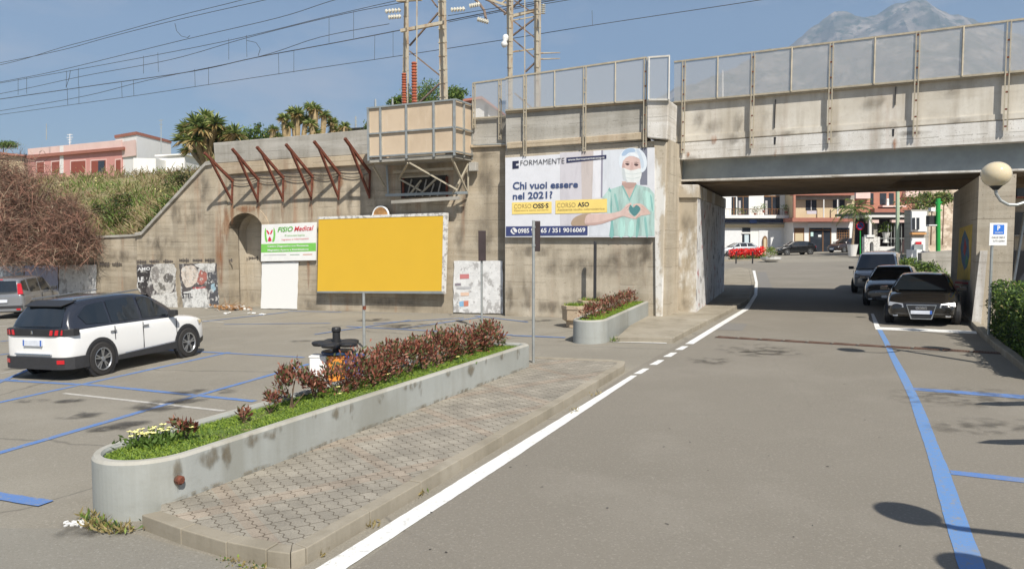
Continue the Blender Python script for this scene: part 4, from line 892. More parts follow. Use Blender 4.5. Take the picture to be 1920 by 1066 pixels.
# ================================================================ WIRE FENCES ON TOP
def fence(name, lab, pl, off, topf, botf, main, thin, x0, x1, lower, ms=M['postpaint']):
    t = thing(name, pl.hit((x0+x1)/2, botf((x0+x1)/2), off), lab, 'fence')
    ex = [x0]+[x for x in sorted(main+thin) if x0 < x < x1]+[x1]
    for a, c in zip(ex[:-1], ex[1:]):
        b = MB(); q = pw(pl, [(a, botf(a)), (c, botf(c)), (c, topf(c)), (a, topf(a))], off); b.face(q); b.build('mesh_panel', M['mesh'], t)
    b = MB(); b.bar(pl.hit(x0, topf(x0), off), pl.hit(x1, topf(x1), off), .05); b.build('top_rail', ms, t)
    b = MB(); b.bar(pl.hit(x0, botf(x0), off), pl.hit(x1, botf(x1), off), .05); b.build('bottom_rail', ms, t)
    for x in main:
        P = pl.hit(x, topf(x), off); zl = pl.hit(x, lower(x), off).z
        for s_ in (-.04, .04):
            b = MB(); q = P+pl.r*s_+pl.n*.02; b.bar(Vector((q.x, q.y, zl)), q, .028, .04, up=pl.n); b.build('post', ms, t)
        b = MB()
        zz = zl+.1
        while zz < P.z-.05: b.box((P.x+pl.n.x*.02, P.y+pl.n.y*.02, zz), .10, .03, .04, ux=pl.r); zz += .42
        b.build('clip', M['rust'] if x > 1200 else ms, t)
    for x in thin:
        b = MB(); q = pl.hit(x, topf(x), off+.03); b.bar(q, Vector((q.x, q.y, pl.hit(x, botf(x), off).z)), .035); b.build('post', ms, t)
    return t
bt = lambda x: lin(x, 1283, 114, 1920, 36)
fence('bridge_fence', 'long wire mesh fence along the top of the railway bridge', BR, .12, bt, lambda x: ptop(x)-4, [1283, 1413, 1560, 1722, 1893, 2080], [1346, 1485, 1641, 1807, 1985], 1264, 2250, lambda x: pgr(x)+20)
wt = lambda x: lin(x, 984, 141, 1212, 108)
fence('wall_fence', 'wire mesh fence on the abutment wall above the nurse poster', WR, .16, wt, lambda x: lin(x, 948, 207, 1212, 188), [985, 1097, 1211], [1040, 1154], 948, 1212, lambda x: lin(x, 984, 292, 1212, 276))
fence('low_wall_fence', 'short wire mesh fence beside the boarded platform', WL, .1, lambda x: lin(x, 888, 156, 948, 148), lambda x: lin(x, 888, 222, 948, 218), [889, 938], [], 887, 950, lambda x: 262 if x > 900 else 240)
fence('block_fence', 'pale framed mesh fence around the painted block at the bridge end', WR, .27, lambda x: lin(x, 1214, 108, 1256, 105), lambda x: 187, [], [1217, 1255], 1215, 1256, lambda x: 187, mat('dull_white_frame', (.58, .56, .51), .6))
# ================================================================ OVERHEAD LINE
M['lattice'] = layered('weathered_cream_steel', [((.36, .22, .12), (1, 1, .5), 3, .5, .66, .8)], (.52, .46, .35), .6, .15)[0]
M['lattice2'] = mat('brownish_steel', (.20, .15, .12), .6, 0, .3, 5)
M['ins'] = mat('brown_red_porcelain', (.36, .10, .05), .25, 0, .3, 6, coat=.4)
M['glass_ins'] = mat('pale_insulator', (.62, .60, .52), .3)
TO = -3.2     # metres behind the wall face
def tp(px, py, o=0): return WL.hit(px, py, TO+o)
def mast(name, lab, legs, horiz, diag, zbase):
    t = thing(name, Vector((*tp(legs[0][0], 200).xy, zbase)), lab, 'mast', 'railway overhead line masts')
    for x0, x1, w, o in legs:      # px at top (y=-40) and px at bottom (y=200)
        a = tp(x0, -60, o); c = tp(x1, 200, o); d = (c-a); k = (zbase-a.z)/d.z; c = a+d*k
        b = MB(); b.bar(c, a, w, w*.8, up=WL.n); b.build('leg', M['lattice'], t)
        b = MB()
        for j in range(14):
            q = c.lerp(a, (j+.5)/14); b.box(q, w*1.25, w*1.05, .03, ux=WL.r)
        b.build('leg_plates', M['lattice'], t)
    for (x0, y0, x1, y1, w, o) in horiz: b = MB(); b.bar(tp(x0, y0, o), tp(x1, y1, o), w); b.build('crossbar', M['lattice'], t)
    for (x0, y0, x1, y1, o) in diag: b = MB(); b.bar(tp(x0, y0, o), tp(x1, y1, o), .07, .05); b.build('brace', M['lattice2'], t)
    return t
T1 = mast('lattice_mast', 'left cream lattice mast standing behind the boarded platform', [(763, 757, .12, 0), (764, 765, .06, .5), (827, 831, .2, 0), (833, 838, .07, .5), (782, 781, .04, .5)],
     [(752, 58, 836, 42, .12, .3), (745, 0, 790, -3, .16, .3)], [(768, 86, 822, 24, 0), (768, 96, 825, 142, 0), (770, 208, 828, 153, 0), (820, 14, 780, -40, 0)], 5.7)
T2 = mast('lattice_mast', 'right cream lattice mast standing behind the mesh fence', [(953, 957, .14, 0), (961, 959, .06, .4), (1006, 1006, .14, 0), (1013, 1012, .05, .4), (984, 984, .03, .4)],
     [(957, 98, 1003, 92, .05, 0), (955, 32, 1010, 18, .1, 0), (953, 40, 1010, 30, .04, 0)], [(957, 35, 1004, 72, 0), (960, 68, 1004, 34, 0), (962, 74, 1002, 108, 0), (1003, 118, 985, 135, 0), (965, 175, 1000, 205, 0), (965, 2, 1008, 30, 0), (945, 28, 1000, -20, 0)], 5.7)
# portal beam between masts, upper right
b = MB()
for y0, y1 in ((-28, 12), (-45, -5)): b.bar(tp(832, y0), tp(955, y1), .08)
for k in range(8): x = 832+k*15.4; f = k/8; b.bar(tp(x, -28+40*f), tp(x+15.4, -45+40*(f+.125)), .05)
b.build('portal_beam', M['lattice'], T2)
b = MB(); b.path([tp(880, -12), tp(898, 6), tp(908, 20), tp(912, 40)], .05); b.path([tp(890, -10), tp(918, 2), tp(950, 26)], .045); b.build('hanging_arm', M['lattice2'], T2)
for k, (px, y0, y1, w) in enumerate(((758, 137, 196, 10), (777, 116, 194, 11))):
    b = MB(); a = tp(px, y1, .9); a.z = tp(px, y0, .9).z; lo = tp(px, y1+6, .9).z; r_ = w/2/F*28; prof = [(r_*.6, lo-1.2)]
    z = lo-1.2; n = 26; dz = (a.z-(lo-1.2))/n
    for j in range(n): prof += [(r_*.72, z), (r_, z+dz*.35), (r_, z+dz*.55), (r_*.72, z+dz*.9)]; z += dz
    b.lathe([(rr_, zz-a.z) for rr_, zz in prof], (a.x, a.y, a.z), 12)
    tag(b.build('insulator_stack', M['ins'], smooth=False), ('shorter' if k == 0 else 'taller')+' brown-red ribbed insulator column in front of the left mast', 'insulator')
# fittings on the masts
def insul(px0, py0, px1, py1, lab, o=0):
    a, c = tp(px0, py0, o), tp(px1, py1, o); b = MB(); L_ = (c-a).length; n = 5; prof = [(.02, 0)]
    for j in range(n): prof += [(.03, L_*(j+.2)/n), (.09, L_*(j+.4)/n), (.09, L_*(j+.55)/n), (.03, L_*(j+.75)/n)]
    b.lathe(prof+[(.02, L_)], a, 10, ax=(c-a)); tag(b.build('insulator', M['glass_ins']), lab, 'insulator')
insul(845, 19, 872, 17, 'pale insulator right of the left mast, upper', .2); insul(880, 12, 900, 8, 'pale insulator near the hanging arm', .2)
insul(722, 22, 752, 19, 'pale insulator on wire left of the left mast, upper', .2); insul(728, 33, 752, 31, 'pale insulator on wire left of the left mast, lower', .2)
insul(895, 36, 916, 42, 'pale insulator at the foot of the curved hanging arm', .2); insul(1018, 27, 1019, 8, 'yellowish cylinder insulator on the right mast', .3)
b = MB(); c = tp(947, 76, .3); b.lathe([(.04, -.26), (.09, -.22), (.13, -.12), (.07, -.02), (.12, .07), (.10, .17), (.04, .22)], c, 12, ax=(0.2, 0, 1)); tag(b.build('mast_insulator', M['white'], smooth=True), 'white lamp-like fitting on the left leg of the right mast', 'lamp')  # white insulator on the mast leg, not a light fitting
# wires: each runs parallel to the railway
WI = [([(-200, 153), (0, 118), (120, 93), (200, 71), (330, 38), (515, -4), (700, -50)], .4, 'topmost'), ([(-200, 158), (0, 122), (120, 88), (200, 67), (330, 31), (455, 0), (600, -40)], -.4, 'second, crossing the topmost near the left,'),
      ([(-200, 190), (0, 154), (120, 130), (340, 76), (520, 34), (615, 4), (700, -20)], .8, 'third'), ([(-200, 192), (0, 156), (170, 126), (420, 78), (620, 30), (760, -2), (900, -30)], -.2, 'fourth'),
      ([(-200, 210), (0, 176), (160, 142), (320, 112), (460, 72), (620, 32), (755, 5), (900, -20)], .2, 'fifth'), ([(-200, 215), (0, 186), (180, 160), (360, 134), (480, 108), (620, 82), (760, 55), (960, 15), (1100, -10)], 0, 'sixth, thicker,'),
      ([(-200, 240), (0, 208), (160, 180), (280, 150), (480, 108), (600, 70), (730, 45)], .3, 'seventh'), ([(-200, 241), (0, 215), (230, 183), (370, 162), (560, 133), (755, 104), (950, 74), (1110, 48), (1440, -2), (1700, -45)], -.6, 'lowest, longest'),
      ([(840, 42), (960, 18), (1090, -4), (1200, -25)], -.3, 'short eighth between the masts,'), ([(840, 30), (950, 12), (1040, -2)], .2, 'short ninth between the masts,')]
WM = mat('dark_wire', (.055, .055, .06), .5)
for k, (pts, o, nm) in enumerate(WI):
    P = [tp(x, y, o) for x, y in pts]; Q = []
    for i in range(len(P)-1):
        p0, p1, p2, p3 = P[max(0, i-1)], P[i], P[i+1], P[min(len(P)-1, i+2)]
        for j in range(5):
            t = j/5; Q.append(.5*((2*p1)+(-p0+p2)*t+(2*p0-5*p1+4*p2-p3)*t*t+(-p0+3*p1-3*p2+p3)*t**3))
    Q.append(P[-1]); b = MB(); b.path(Q, .019 if 'thick' in nm else .013, 4)
    tag(b.build('overhead_wire', WM), nm+' overhead railway wire against the sky', 'wire', 'overhead railway wires')
DR = [(34, 148, 34, 178), (50, 145, 50, 176), (125, 133, 124, 165), (147, 128, 147, 161), (126, 165, 127, 198), (148, 161, 148, 195), (269, 105, 269, 138), (296, 99, 297, 135), (228, 155, 229, 183), (250, 150, 251, 180), (429, 73, 429, 112), (462, 66, 463, 107), (365, 130, 366, 163), (391, 126, 391, 159), (617, 32, 617, 80), (663, 22, 663, 72), (522, 100, 523, 140), (551, 95, 551, 136), (703, 66, 702, 113), (737, 58, 737, 107), (1110, 20, 1111, 48)]
for i, (x0, y0, x1, y1) in enumerate(DR):
    b = MB(); b.tube(tp(x0, y0), tp(x1, y1), .009, n=4); tag(b.build('wire_dropper', WM), 'thin vertical dropper wire hanging between two overhead wires', 'wire', 'droppers between overhead wires')
for pts, lab in (([(328, 44), (331, 58), (340, 68), (352, 71), (356, 67)], 'looped jumper wire hanging below the upper wires'), ([(462, 76), (480, 80), (488, 92), (484, 105)], 'curved jumper wire in the middle of the wires'), ([(132, 132), (130, 145), (124, 164)], 'short slanting jumper wire at left')):
    b = MB(); b.path([tp(*p) for p in pts], .012, 4); tag(b.build('jumper_wire', WM), lab, 'wire')
for y, lab in ((100, 'upper'), (111, 'lower')):
    b = MB(); b.tube(tp(1014, y), tp(1050, y-1), .03, .015, 6); tag(b.build('line_arm', M['lattice']), lab+' short horizontal arm reaching right from the right mast', 'arm')

# ================================================================ VEHICLES
M['glass'] = mat('dark_car_glass', (.012, .016, .02), .06, 0, .1, 1, spec=.8, coat=.5)
M['glass2'] = mat('see_through_car_glass', (.05, .06, .06), .05, 0, .1, 1, spec=.9, coat=.3)
M['tyre'] = mat('tyre_rubber', (.028, .026, .025), .85, 0, .2, 20, .2)
M['alloy'] = mat('alloy_rim', (.42, .43, .44), .3, .8, .1, 9)
M['alloydark'] = mat('dark_rim', (.05, .05, .055), .35, .5)
M['clad'] = mat('black_cladding', (.03, .03, .032), .6, 0, .15, 12)
M['chrome'] = mat('chrome', (.65, .66, .68), .15, 1)
M['tail'] = mat('red_lamp_glass', (.50, .012, .02), .15, 0, .1, 4, coat=.6)
M['headl'] = mat('headlamp_glass', (.42, .43, .45), .12, .2, .1, 4, coat=.8)
M['plate'] = mat('blank_number_plate', (.62, .65, .72), .4)
M['platebl'] = mat('plate_blue_band', (.05, .13, .45), .4)
def carpaint(name, col, metal=0): return mat(name, col, .22, metal, .02, 1, coat=1.0)
def car_frame(p, heading):
    up = Vector((-KX, 0, 1)).normalized(); f = Vector(heading); f = (f-up*f.dot(up)).normalized(); y = up.cross(f)
    return Matrix(((f.x, y.x, up.x, p.x), (f.y, y.y, up.y, p.y), (f.z, y.z, up.z, p.z), (0, 0, 0, 1)))
def interp(tab, x):
    for (a, *va), (c, *vc) in zip(tab[:-1], tab[1:]):
        if a <= x <= c: t = (x-a)/(c-a) if c > a else 0; return [p+(q-p)*t for p, q in zip(va, vc)]
    return list(tab[0][1:] if x < tab[0][0] else tab[-1][1:])
def make_car(name, lab, cat, spec, p, heading, group=None):
    """spec: body stations x:(z_bottom, z_crease, z_shoulder, z_top, half_width); cabin roof line; windows. +X is forward, origin on the ground mid-wheelbase"""
    t = thing(name, (0, 0, 0), lab, cat, group); ORG[t.name] = Vector((0, 0, 0))
    pm, Wd = spec['paint'], spec['w']/2
    b = MB(); st = spec['body']; rows = []
    for (x, zb_, zc, zs_, zt_, hw, tw) in st:      # zt: bonnet/boot centre height; tw: inner width at top
        half = [(0, zb_), (hw*.86, zb_), (hw*.97, zb_+.06), (hw, zc), (hw*.975, zs_-.05), (hw*.93, zs_), (tw, zt_), (0, zt_+.015)]
        rows.append([(x, -y, z) for y, z in half]+[(x, y, z) for y, z in reversed(half[1:-1])])
    idx = [b.vs(r) for r in rows]; n = len(rows[0])
    for i, j in zip(idx[:-1], idx[1:]):
        for k in range(n): l = (k+1) % n; b.f.append((i+k, i+l, j+l, j+k)); b.m.append(0)
    b.f.append(tuple(range(idx[0], idx[0]+n))); b.f.append(tuple(range(idx[-1]+n-1, idx[-1]-1, -1))); b.m += [0, 0]
    b.build('body', pm, t, smooth=True, sub=2, weld=True)
    # cabin: stations x:(z_belt, z_roof, half width at belt, half width at roof)
    b = MB(); rows = []
    for (x, z0, z1, w0, w1) in spec['cabin']:
        half = [(w0, z0), (w0*.35+w1*.65, z0+(z1-z0)*.62), (w1, z1-.05*(z1-z0)-.012), (w1*.86, z1), (0, z1+.025)]
        rows.append([(x, -y, z) for y, z in half]+[(x, y, z) for y, z in reversed(half[:-1])])
    idx = [b.vs(r) for r in rows]; n = len(rows[0])
    for i, j in zip(idx[:-1], idx[1:]):
        for k in range(n-1): b.f.append((i+k, i+k+1, j+k+1, j+k)); b.m.append(0)
    b.f.append(tuple(range(idx[0], idx[0]+n))); b.f.append(tuple(range(idx[-1]+n-1, idx[-1]-1, -1))); b.m += [0, 0]
    b.build('roof', spec.get('roofpaint', pm), t, smooth=True, sub=1, weld=True)
    def side(x, f, s, off=.012):
        z0, z1, w0, w1 = interp(spec['cabin'], x); z = z0+(z1-z0)*f
        g = .62; ym = w0*.35+w1*.65
        y = w0+(ym-w0)*f/g if f < g else ym+(w1-ym)*(f-g)/(1-g)
        return Vector((x, s*(y+off), z))
    for s in (-1, 1):
        for wnd in spec['windows']:                # list of (x, f) corners, subdivided so it follows the curve
            pts = []
            for (xa, fa), (xb, fb) in zip(wnd, wnd[1:]+wnd[:1]):
                for j in range(4): pts.append((xa+(xb-xa)*j/4, fa+(fb-fa)*j/4))
            b = MB(); b.face([side(x, f, s) for x, f in pts]); b.build('side_window', M['glass'], t, tri=True)
    for nm in ('windscreen', 'rear_window'):
        if nm in spec:
            (x0, z0, w0), (x1, z1, w1) = spec[nm]; b = MB(); N_ = 6; bul = .05 if nm == 'windscreen' else -.04; g = 4
            P = [[Vector((x0+(x1-x0)*j/g+bul*(1-(2*i/N_-1)**2)+(.018 if bul > 0 else -.018), (w0+(w1-w0)*j/g)*(2*i/N_-1), z0+(z1-z0)*j/g)) for i in range(N_+1)] for j in range(g+1)]
            for j in range(g):
                for i in range(N_): b.face([P[j][i], P[j][i+1], P[j+1][i+1], P[j+1][i]])
            b.build(nm, M['glass'], t, weld=True, smooth=True)
    r_ = spec['r']
    for wx in spec['axles']:
        for s in (-1, 1):
            y1 = s*(Wd-.01); y0 = s*(Wd-.23); c = Vector((wx, y0, r_))
            b = MB(); ax = Vector((0, s, 0)); b.lathe([(r_*.62, 0), (r_*.93, .0), (r_, .035), (r_, .185), (r_*.94, .215), (r_*.68, .222), (r_*.66, .12)], c, 36, ax=ax, cap=False)
            wo_ = b.build('wheel', M['tyre'], t, smooth=False)
            b = MB(); b.lathe([(r_*.67, .15), (r_*.69, .225), (r_*.63, .228), (r_*.62, .15), (.02, .14)], c, 30, ax=ax, cap=False); b.build('rim_well', M['alloydark'], wo_)
            b = MB()
            for k in range(spec.get('spokes', 5)):
                a = 2*math.pi*k/spec.get('spokes', 5)+.3
                for da in (-.11, .11):
                    d0 = Vector((math.cos(a), 0, math.sin(a))); d1 = Vector((math.cos(a+da*1.5), 0, math.sin(a+da*1.5)))
                    cc = c+ax*.212; b.bar(cc+d0*.03, cc+d1*r_*.64, .028, .022, up=ax)
            b.lathe([(.05, .19), (.055, .228), (.03, .235)], c, 12, ax=ax)
            b.lathe([(r_*.62, .215), (r_*.68, .232), (r_*.64, .236), (r_*.60, .215)], c, 30, ax=ax, cap=False)
            b.build('rim', M['alloy'], wo_)
            # wheel arch
            if spec.get('arch'):
                b = MB(); R0, R1 = r_*1.10, r_*1.27; n_ = 20; cc = Vector((wx, s*(Wd+.004), r_*1.02))
                for k in range(n_):
                    a0, a1 = -.12*math.pi+1.24*math.pi*k/n_, -.12*math.pi+1.24*math.pi*(k+1)/n_
                    q = [cc+Vector((math.cos(a), 0, math.sin(a)))*rr for a, rr in ((a0, R0), (a1, R0), (a1, R1), (a0, R1))]
                    b.prism(q, (0, -s*.06, 0))
                b.build('arch_trim', M['clad'], t, weld=True)
            b = MB(); n_ = 24; cc = Vector((wx, s*(Wd-.16), r_*1.0))
            pts = [cc+Vector((math.cos(2*math.pi*k/n_), 0, math.sin(2*math.pi*k/n_)))*r_*(1.17 if spec.get('arch') else 1.13) for k in range(n_)]
            b.prism([q+Vector((0, s*(.155 if not spec.get('arch') else .157), 0)) for q in pts], (0, -s*.1, 0)); b.build('wheel_well', M['black'], t)
            ow = wo_; ow.location = Vector((0, s*.035, 0))
    for (nm, m, pts, off) in spec.get('extras', []):
        b = MB(); b.prism(pts, off); b.build(nm, M[m] if isinstance(m, str) else m, t, bevel=.006)
    for (x, z, s) in spec.get('mirrors', []):
        b = MB(); b.box((x, s*(Wd+.09), z), .13, .20, .13); b.box((x+.02, s*(Wd-.0), z-.04), .05, .12, .04); b.build('mirror', spec.get('mirrorpaint', pm), t, bevel=.03)
    for (x, z) in spec.get('handles', []):
        for s in (-1, 1): b = MB(); b.box((x, s*(Wd+.004), z), .17, .03, .028); b.build('door_handle', spec.get('handlepaint', pm), t, bevel=.008)
    for (x, z0, z1) in spec.get('seams', []):
        for s in (-1, 1):
            b = MB(); b.box((x, s*(Wd-.006), (z0+z1)/2), .008, .018, z1-z0); b.build('door_seam', M['black'], t)
    sx, sy, sz = spec.get('scale', (1, 1, 1)); t.matrix_world = car_frame(p, heading) @ Matrix.Diagonal((sx, sy, sz, 1))
    return t
def Q(*a): return [Vector(x) for x in a]
def PL(pts, z): return [Vector((x, y, z)) for x, y in pts]+[Vector((x+.12, y-.06, z)) for x, y in reversed(pts)][:1]+[Vector((pts[-1][0], -pts[-1][1]+.06, z))]+[Vector((x, -y, z)) for x, y in reversed(pts)]
# ---- white crossover with black roof
WP = carpaint('white_car_paint', (.80, .80, .79))
L2, rwx, fwx = 2.1, -1.33, 1.34
suv = dict(w=1.84, r=.345, paint=WP, roofpaint=carpaint('black_roof_paint', (.022, .025, .035)), arch=True, axles=(rwx, fwx), spokes=5,
 body=[(-2.22, .42, .60, .92, .95, .62, .5), (-2.19, .30, .60, .97, 1.00, .80, .66), (-2.05, .25, .62, 1.00, 1.02, .90, .72), (-1.6, .24, .62, 1.03, 1.04, .92, .74), (-.8, .24, .62, 1.03, 1.04, .92, .74), (0, .24, .62, 1.02, 1.04, .92, .74), (.75, .24, .62, 1.00, 1.03, .92, .74), (1.05, .24, .62, .98, 1.02, .92, .74), (1.5, .24, .62, .94, .99, .91, .72), (1.95, .26, .60, .88, .93, .86, .66), (2.15, .30, .56, .78, .84, .74, .55), (2.22, .38, .52, .66, .70, .60, .45)],
 cabin=[(-2.12, .98, 1.02, .80, .74), (-2.02, .99, 1.20, .84, .72), (-1.86, 1.0, 1.48, .86, .64), (-1.5, 1.0, 1.575, .87, .63), (-.9, 1.0, 1.60, .87, .64), (-.2, 1.0, 1.615, .87, .645), (.3, 1.0, 1.58, .87, .64), (.62, 1.0, 1.46, .865, .65), (.95, 1.0, 1.24, .86, .72), (1.22, .99, 1.03, .84, .78)],
 windows=[[(-1.62, .16), (-1.02, .10), (-1.02, .84), (-1.45, .80), (-1.75, .52)], [(-.95, .10), (-.14, .10), (-.14, .88), (-.95, .86)], [(-.04, .10), (.82, .12), (.60, .58), (.34, .86), (-.04, .89)]],
 windscreen=((1.13, 1.05, .72), (.42, 1.54, .56)), rear_window=((-2.09, 1.07, .66), (-1.83, 1.46, .54)),
 mirrors=[(.78, 1.10, -1), (.78, 1.10, 1)], mirrorpaint=M['clad'], handles=[(-.98, .88), (-.02, .90)], handlepaint=M['chrome'], seams=[(-.10, .42, .98), (.98, .42, .96), (-.93, .70, .98)],
 extras=[('rear_bumper', 'clad', PL([(-2.27, .46), (-2.255, .66), (-2.19, .82), (-2.05, .925), (-1.86, .95), (-1.70, .95)], .24), (0, 0, .24)),
         ('chrome_strip', 'chrome', Q((-2.275, -.50, .525), (-2.275, .50, .525), (-2.27, .50, .55), (-2.27, -.50, .55)), (.05, 0, 0)),
         ('tail_panel', 'black', PL([(-2.245, .46), (-2.235, .62), (-2.17, .80), (-2.03, .915), (-1.90, .94)], .895), (0, 0, .135))]
        +[('tail_light', 'tail', Q((x0, s*y0, .915), (x1, s*y1, .915), (x1+.01, s*(y1+.02), 1.02), (x0+.01, s*(y0+.02), 1.02)), (.04, 0, 0)) for s in (-1, 1) for x0, y0, x1, y1 in ((-2.262, .49, -2.255, .56), (-2.250, .62, -2.225, .68), (-2.205, .735, -2.165, .79))]
        +[('reflector', 'tail', Q((-2.268, s*.66, .35), (-2.215, s*.80, .35), (-2.215, s*.80, .43), (-2.268, s*.66, .43)), (.03, 0, 0)) for s in (-1, 1)]
        +[('number_plate', 'plate', Q((-2.262, -.26, .70), (-2.262, .26, .70), (-2.255, .26, .82), (-2.255, -.26, .82)), (.04, 0, 0)), ('plate_band', 'platebl', Q((-2.266, .22, .70), (-2.266, .26, .70), (-2.259, .26, .82), (-2.259, .22, .82)), (.01, 0, 0)), ('plate_band', 'platebl', Q((-2.266, -.26, .70), (-2.266, -.22, .70), (-2.259, -.22, .82), (-2.259, -.26, .82)), (.01, 0, 0)),
          ('badge', 'chrome', Q((-2.252, .03, .935), (-2.252, -.03, .94), (-2.25, -.02, 1.0), (-2.25, .02, 1.01)), (.01, 0, 0)), ('wiper', 'black', Q((-2.125, -.25, 1.075), (-2.125, .12, 1.07), (-2.12, .12, 1.085), (-2.12, -.25, 1.09)), (-.02, 0, 0)),
          ('spoiler', 'black', Q((-1.95, -.52, 1.455), (-1.60, -.58, 1.55), (-1.60, .58, 1.55), (-1.95, .52, 1.455)), (0, 0, .02)),
          ('sill_trim', 'clad', Q((-.90, -.938, .26), (.93, -.938, .26), (.93, -.932, .42), (.6, -.935, .41), (-.86, -.935, .36)), (0, .03, 0)), ('sill_trim', 'clad', Q((-.90, .938, .26), (.93, .938, .26), (.93, .932, .42), (-.86, .935, .36)), (0, -.03, 0)), ('sill_strip', 'chrome', Q((-.7, -.944, .375), (.9, -.944, .43), (.9, -.942, .445), (-.7, -.942, .39)), (0, .02, 0)),
          ('front_corner', 'clad', Q((1.78, -.90, .26), (2.12, -.72, .30), (2.12, -.74, .42), (1.80, -.905, .38)), (0, .05, 0)),
          ('headlight', 'headl', Q((1.82, -.885, .74), (2.12, -.74, .70), (2.10, -.74, .80), (1.78, -.88, .84)), (0, .03, 0)), ('headlight', 'headl', Q((1.82, .885, .74), (2.12, .74, .70), (2.10, .74, .80), (1.78, .88, .84)), (0, -.03, 0)),
          ('roof_rail', 'alloy', Q((-1.7, -.60, 1.575), (.1, -.625, 1.655), (.1, -.60, 1.655), (-1.7, -.575, 1.575)), (0, 0, .03)), ('roof_rail', 'alloy', Q((-1.7, .60, 1.575), (.1, .625, 1.655), (.1, .60, 1.655), (-1.7, .575, 1.575)), (0, 0, .03))])
wr_, wf_ = G(193, 703), G(357, 668); hd = (wf_-wr_); hd.z = 0; hd.normalize()
left = Vector((-hd.y, hd.x, 0)); suv['scale'] = (.87, .95, .98); cpos = wr_+hd*(-rwx*.87)+left*.86; cpos.z = gz(cpos.x)
make_car('white_car', 'white crossover car with black roof parked nearest in the car park', 'car', suv, cpos, hd)
# ---- grey small hatchback
GPn = carpaint('silver_grey_paint', (.24, .25, .27), .35)
panda = dict(w=1.62, r=.29, paint=GPn, axles=(-1.15, 1.15), spokes=6,
 body=[(-1.83, .34, .55, .86, .90, .70, .6), (-1.80, .24, .55, .90, .93, .78, .64), (-1.5, .22, .55, .93, .95, .81, .66), (0, .22, .55, .93, .95, .81, .66), (1.1, .22, .55, .90, .94, .80, .64), (1.6, .24, .55, .82, .88, .76, .6), (1.8, .3, .5, .66, .72, .62, .5)],
 cabin=[(-1.81, .90, .94, .72, .70), (-1.78, .90, 1.30, .74, .64), (-1.70, .90, 1.48, .76, .60), (-1.3, .90, 1.54, .77, .60), (0, .90, 1.56, .77, .60), (.4, .90, 1.50, .77, .60), (.8, .90, 1.18, .76, .66), (1.1, .90, .95, .75, .70)],
 windows=[[(-1.62, .3), (-1.25, .2), (-1.25, .84), (-1.6, .84)], [(-1.12, .12), (-.30, .12), (-.30, .86), (-1.12, .86)], [(-.2, .12), (.72, .14), (.32, .8), (.1, .87), (-.2, .87)]],
 windscreen=((1.03, .98, .66), (.5, 1.46, .52)), rear_window=((-1.83, 1.02, .60), (-1.74, 1.42, .55)), mirrors=[(.6, 1.02, -1), (.6, 1.02, 1)], mirrorpaint=M['clad'], handles=[(-1.0, .80), (-.1, .80)], seams=[(-.25, .3, .9), (.7, .3, .9)],
 extras=[('rear_bumper', GPn, Q((-1.86, -.74, .30), (-1.86, .74, .30), (-1.86, .74, .56), (-1.86, -.74, .56)), (.06, 0, 0)), ('bumper_strip', 'clad', Q((-1.875, -.76, .40), (-1.875, .76, .40), (-1.875, .76, .50), (-1.875, -.76, .50)), (.05, 0, 0)), ('number_plate', 'plate', Q((-1.87, -.26, .62), (-1.87, .26, .62), (-1.86, .26, .73), (-1.86, -.26, .73)), (.03, 0, 0)),
  ('reflector', 'tail', Q((-1.885, -.70, .33), (-1.885, -.56, .33), (-1.885, -.56, .39), (-1.885, -.70, .39)), (.03, 0, 0)), ('high_brake_light', 'tail', Q((-1.79, -.12, 1.46), (-1.79, .12, 1.46), (-1.77, .12, 1.49), (-1.77, -.12, 1.49)), (.03, 0, 0))]
  +[('tail_light', 'tail', Q((-1.845, s*.62, .92), (-1.78, s*.775, .92), (-1.73, s*.70, 1.32), (-1.80, s*.60, 1.32)), (.05, 0, 0)) for s in (-1, 1)]+[('side_strip', 'clad', Q((-1.0, s*.822, .38), (.9, s*.822, .38), (.9, s*.822, .46), (-1.0, s*.822, .46)), (0, -s*.02, 0)) for s in (-1, 1)])
pr_ = G(47, 597); ph_ = Vector((-.17, .985, 0)).normalized(); pl_ = Vector((-ph_.y, ph_.x, 0)); make_car('grey_car', 'silver grey small hatchback with tall red tail lights at the left edge', 'car', panda, (lambda q: Vector((q.x, q.y, gz(q.x))))(pr_+ph_*1.85+pl_*.82), ph_)
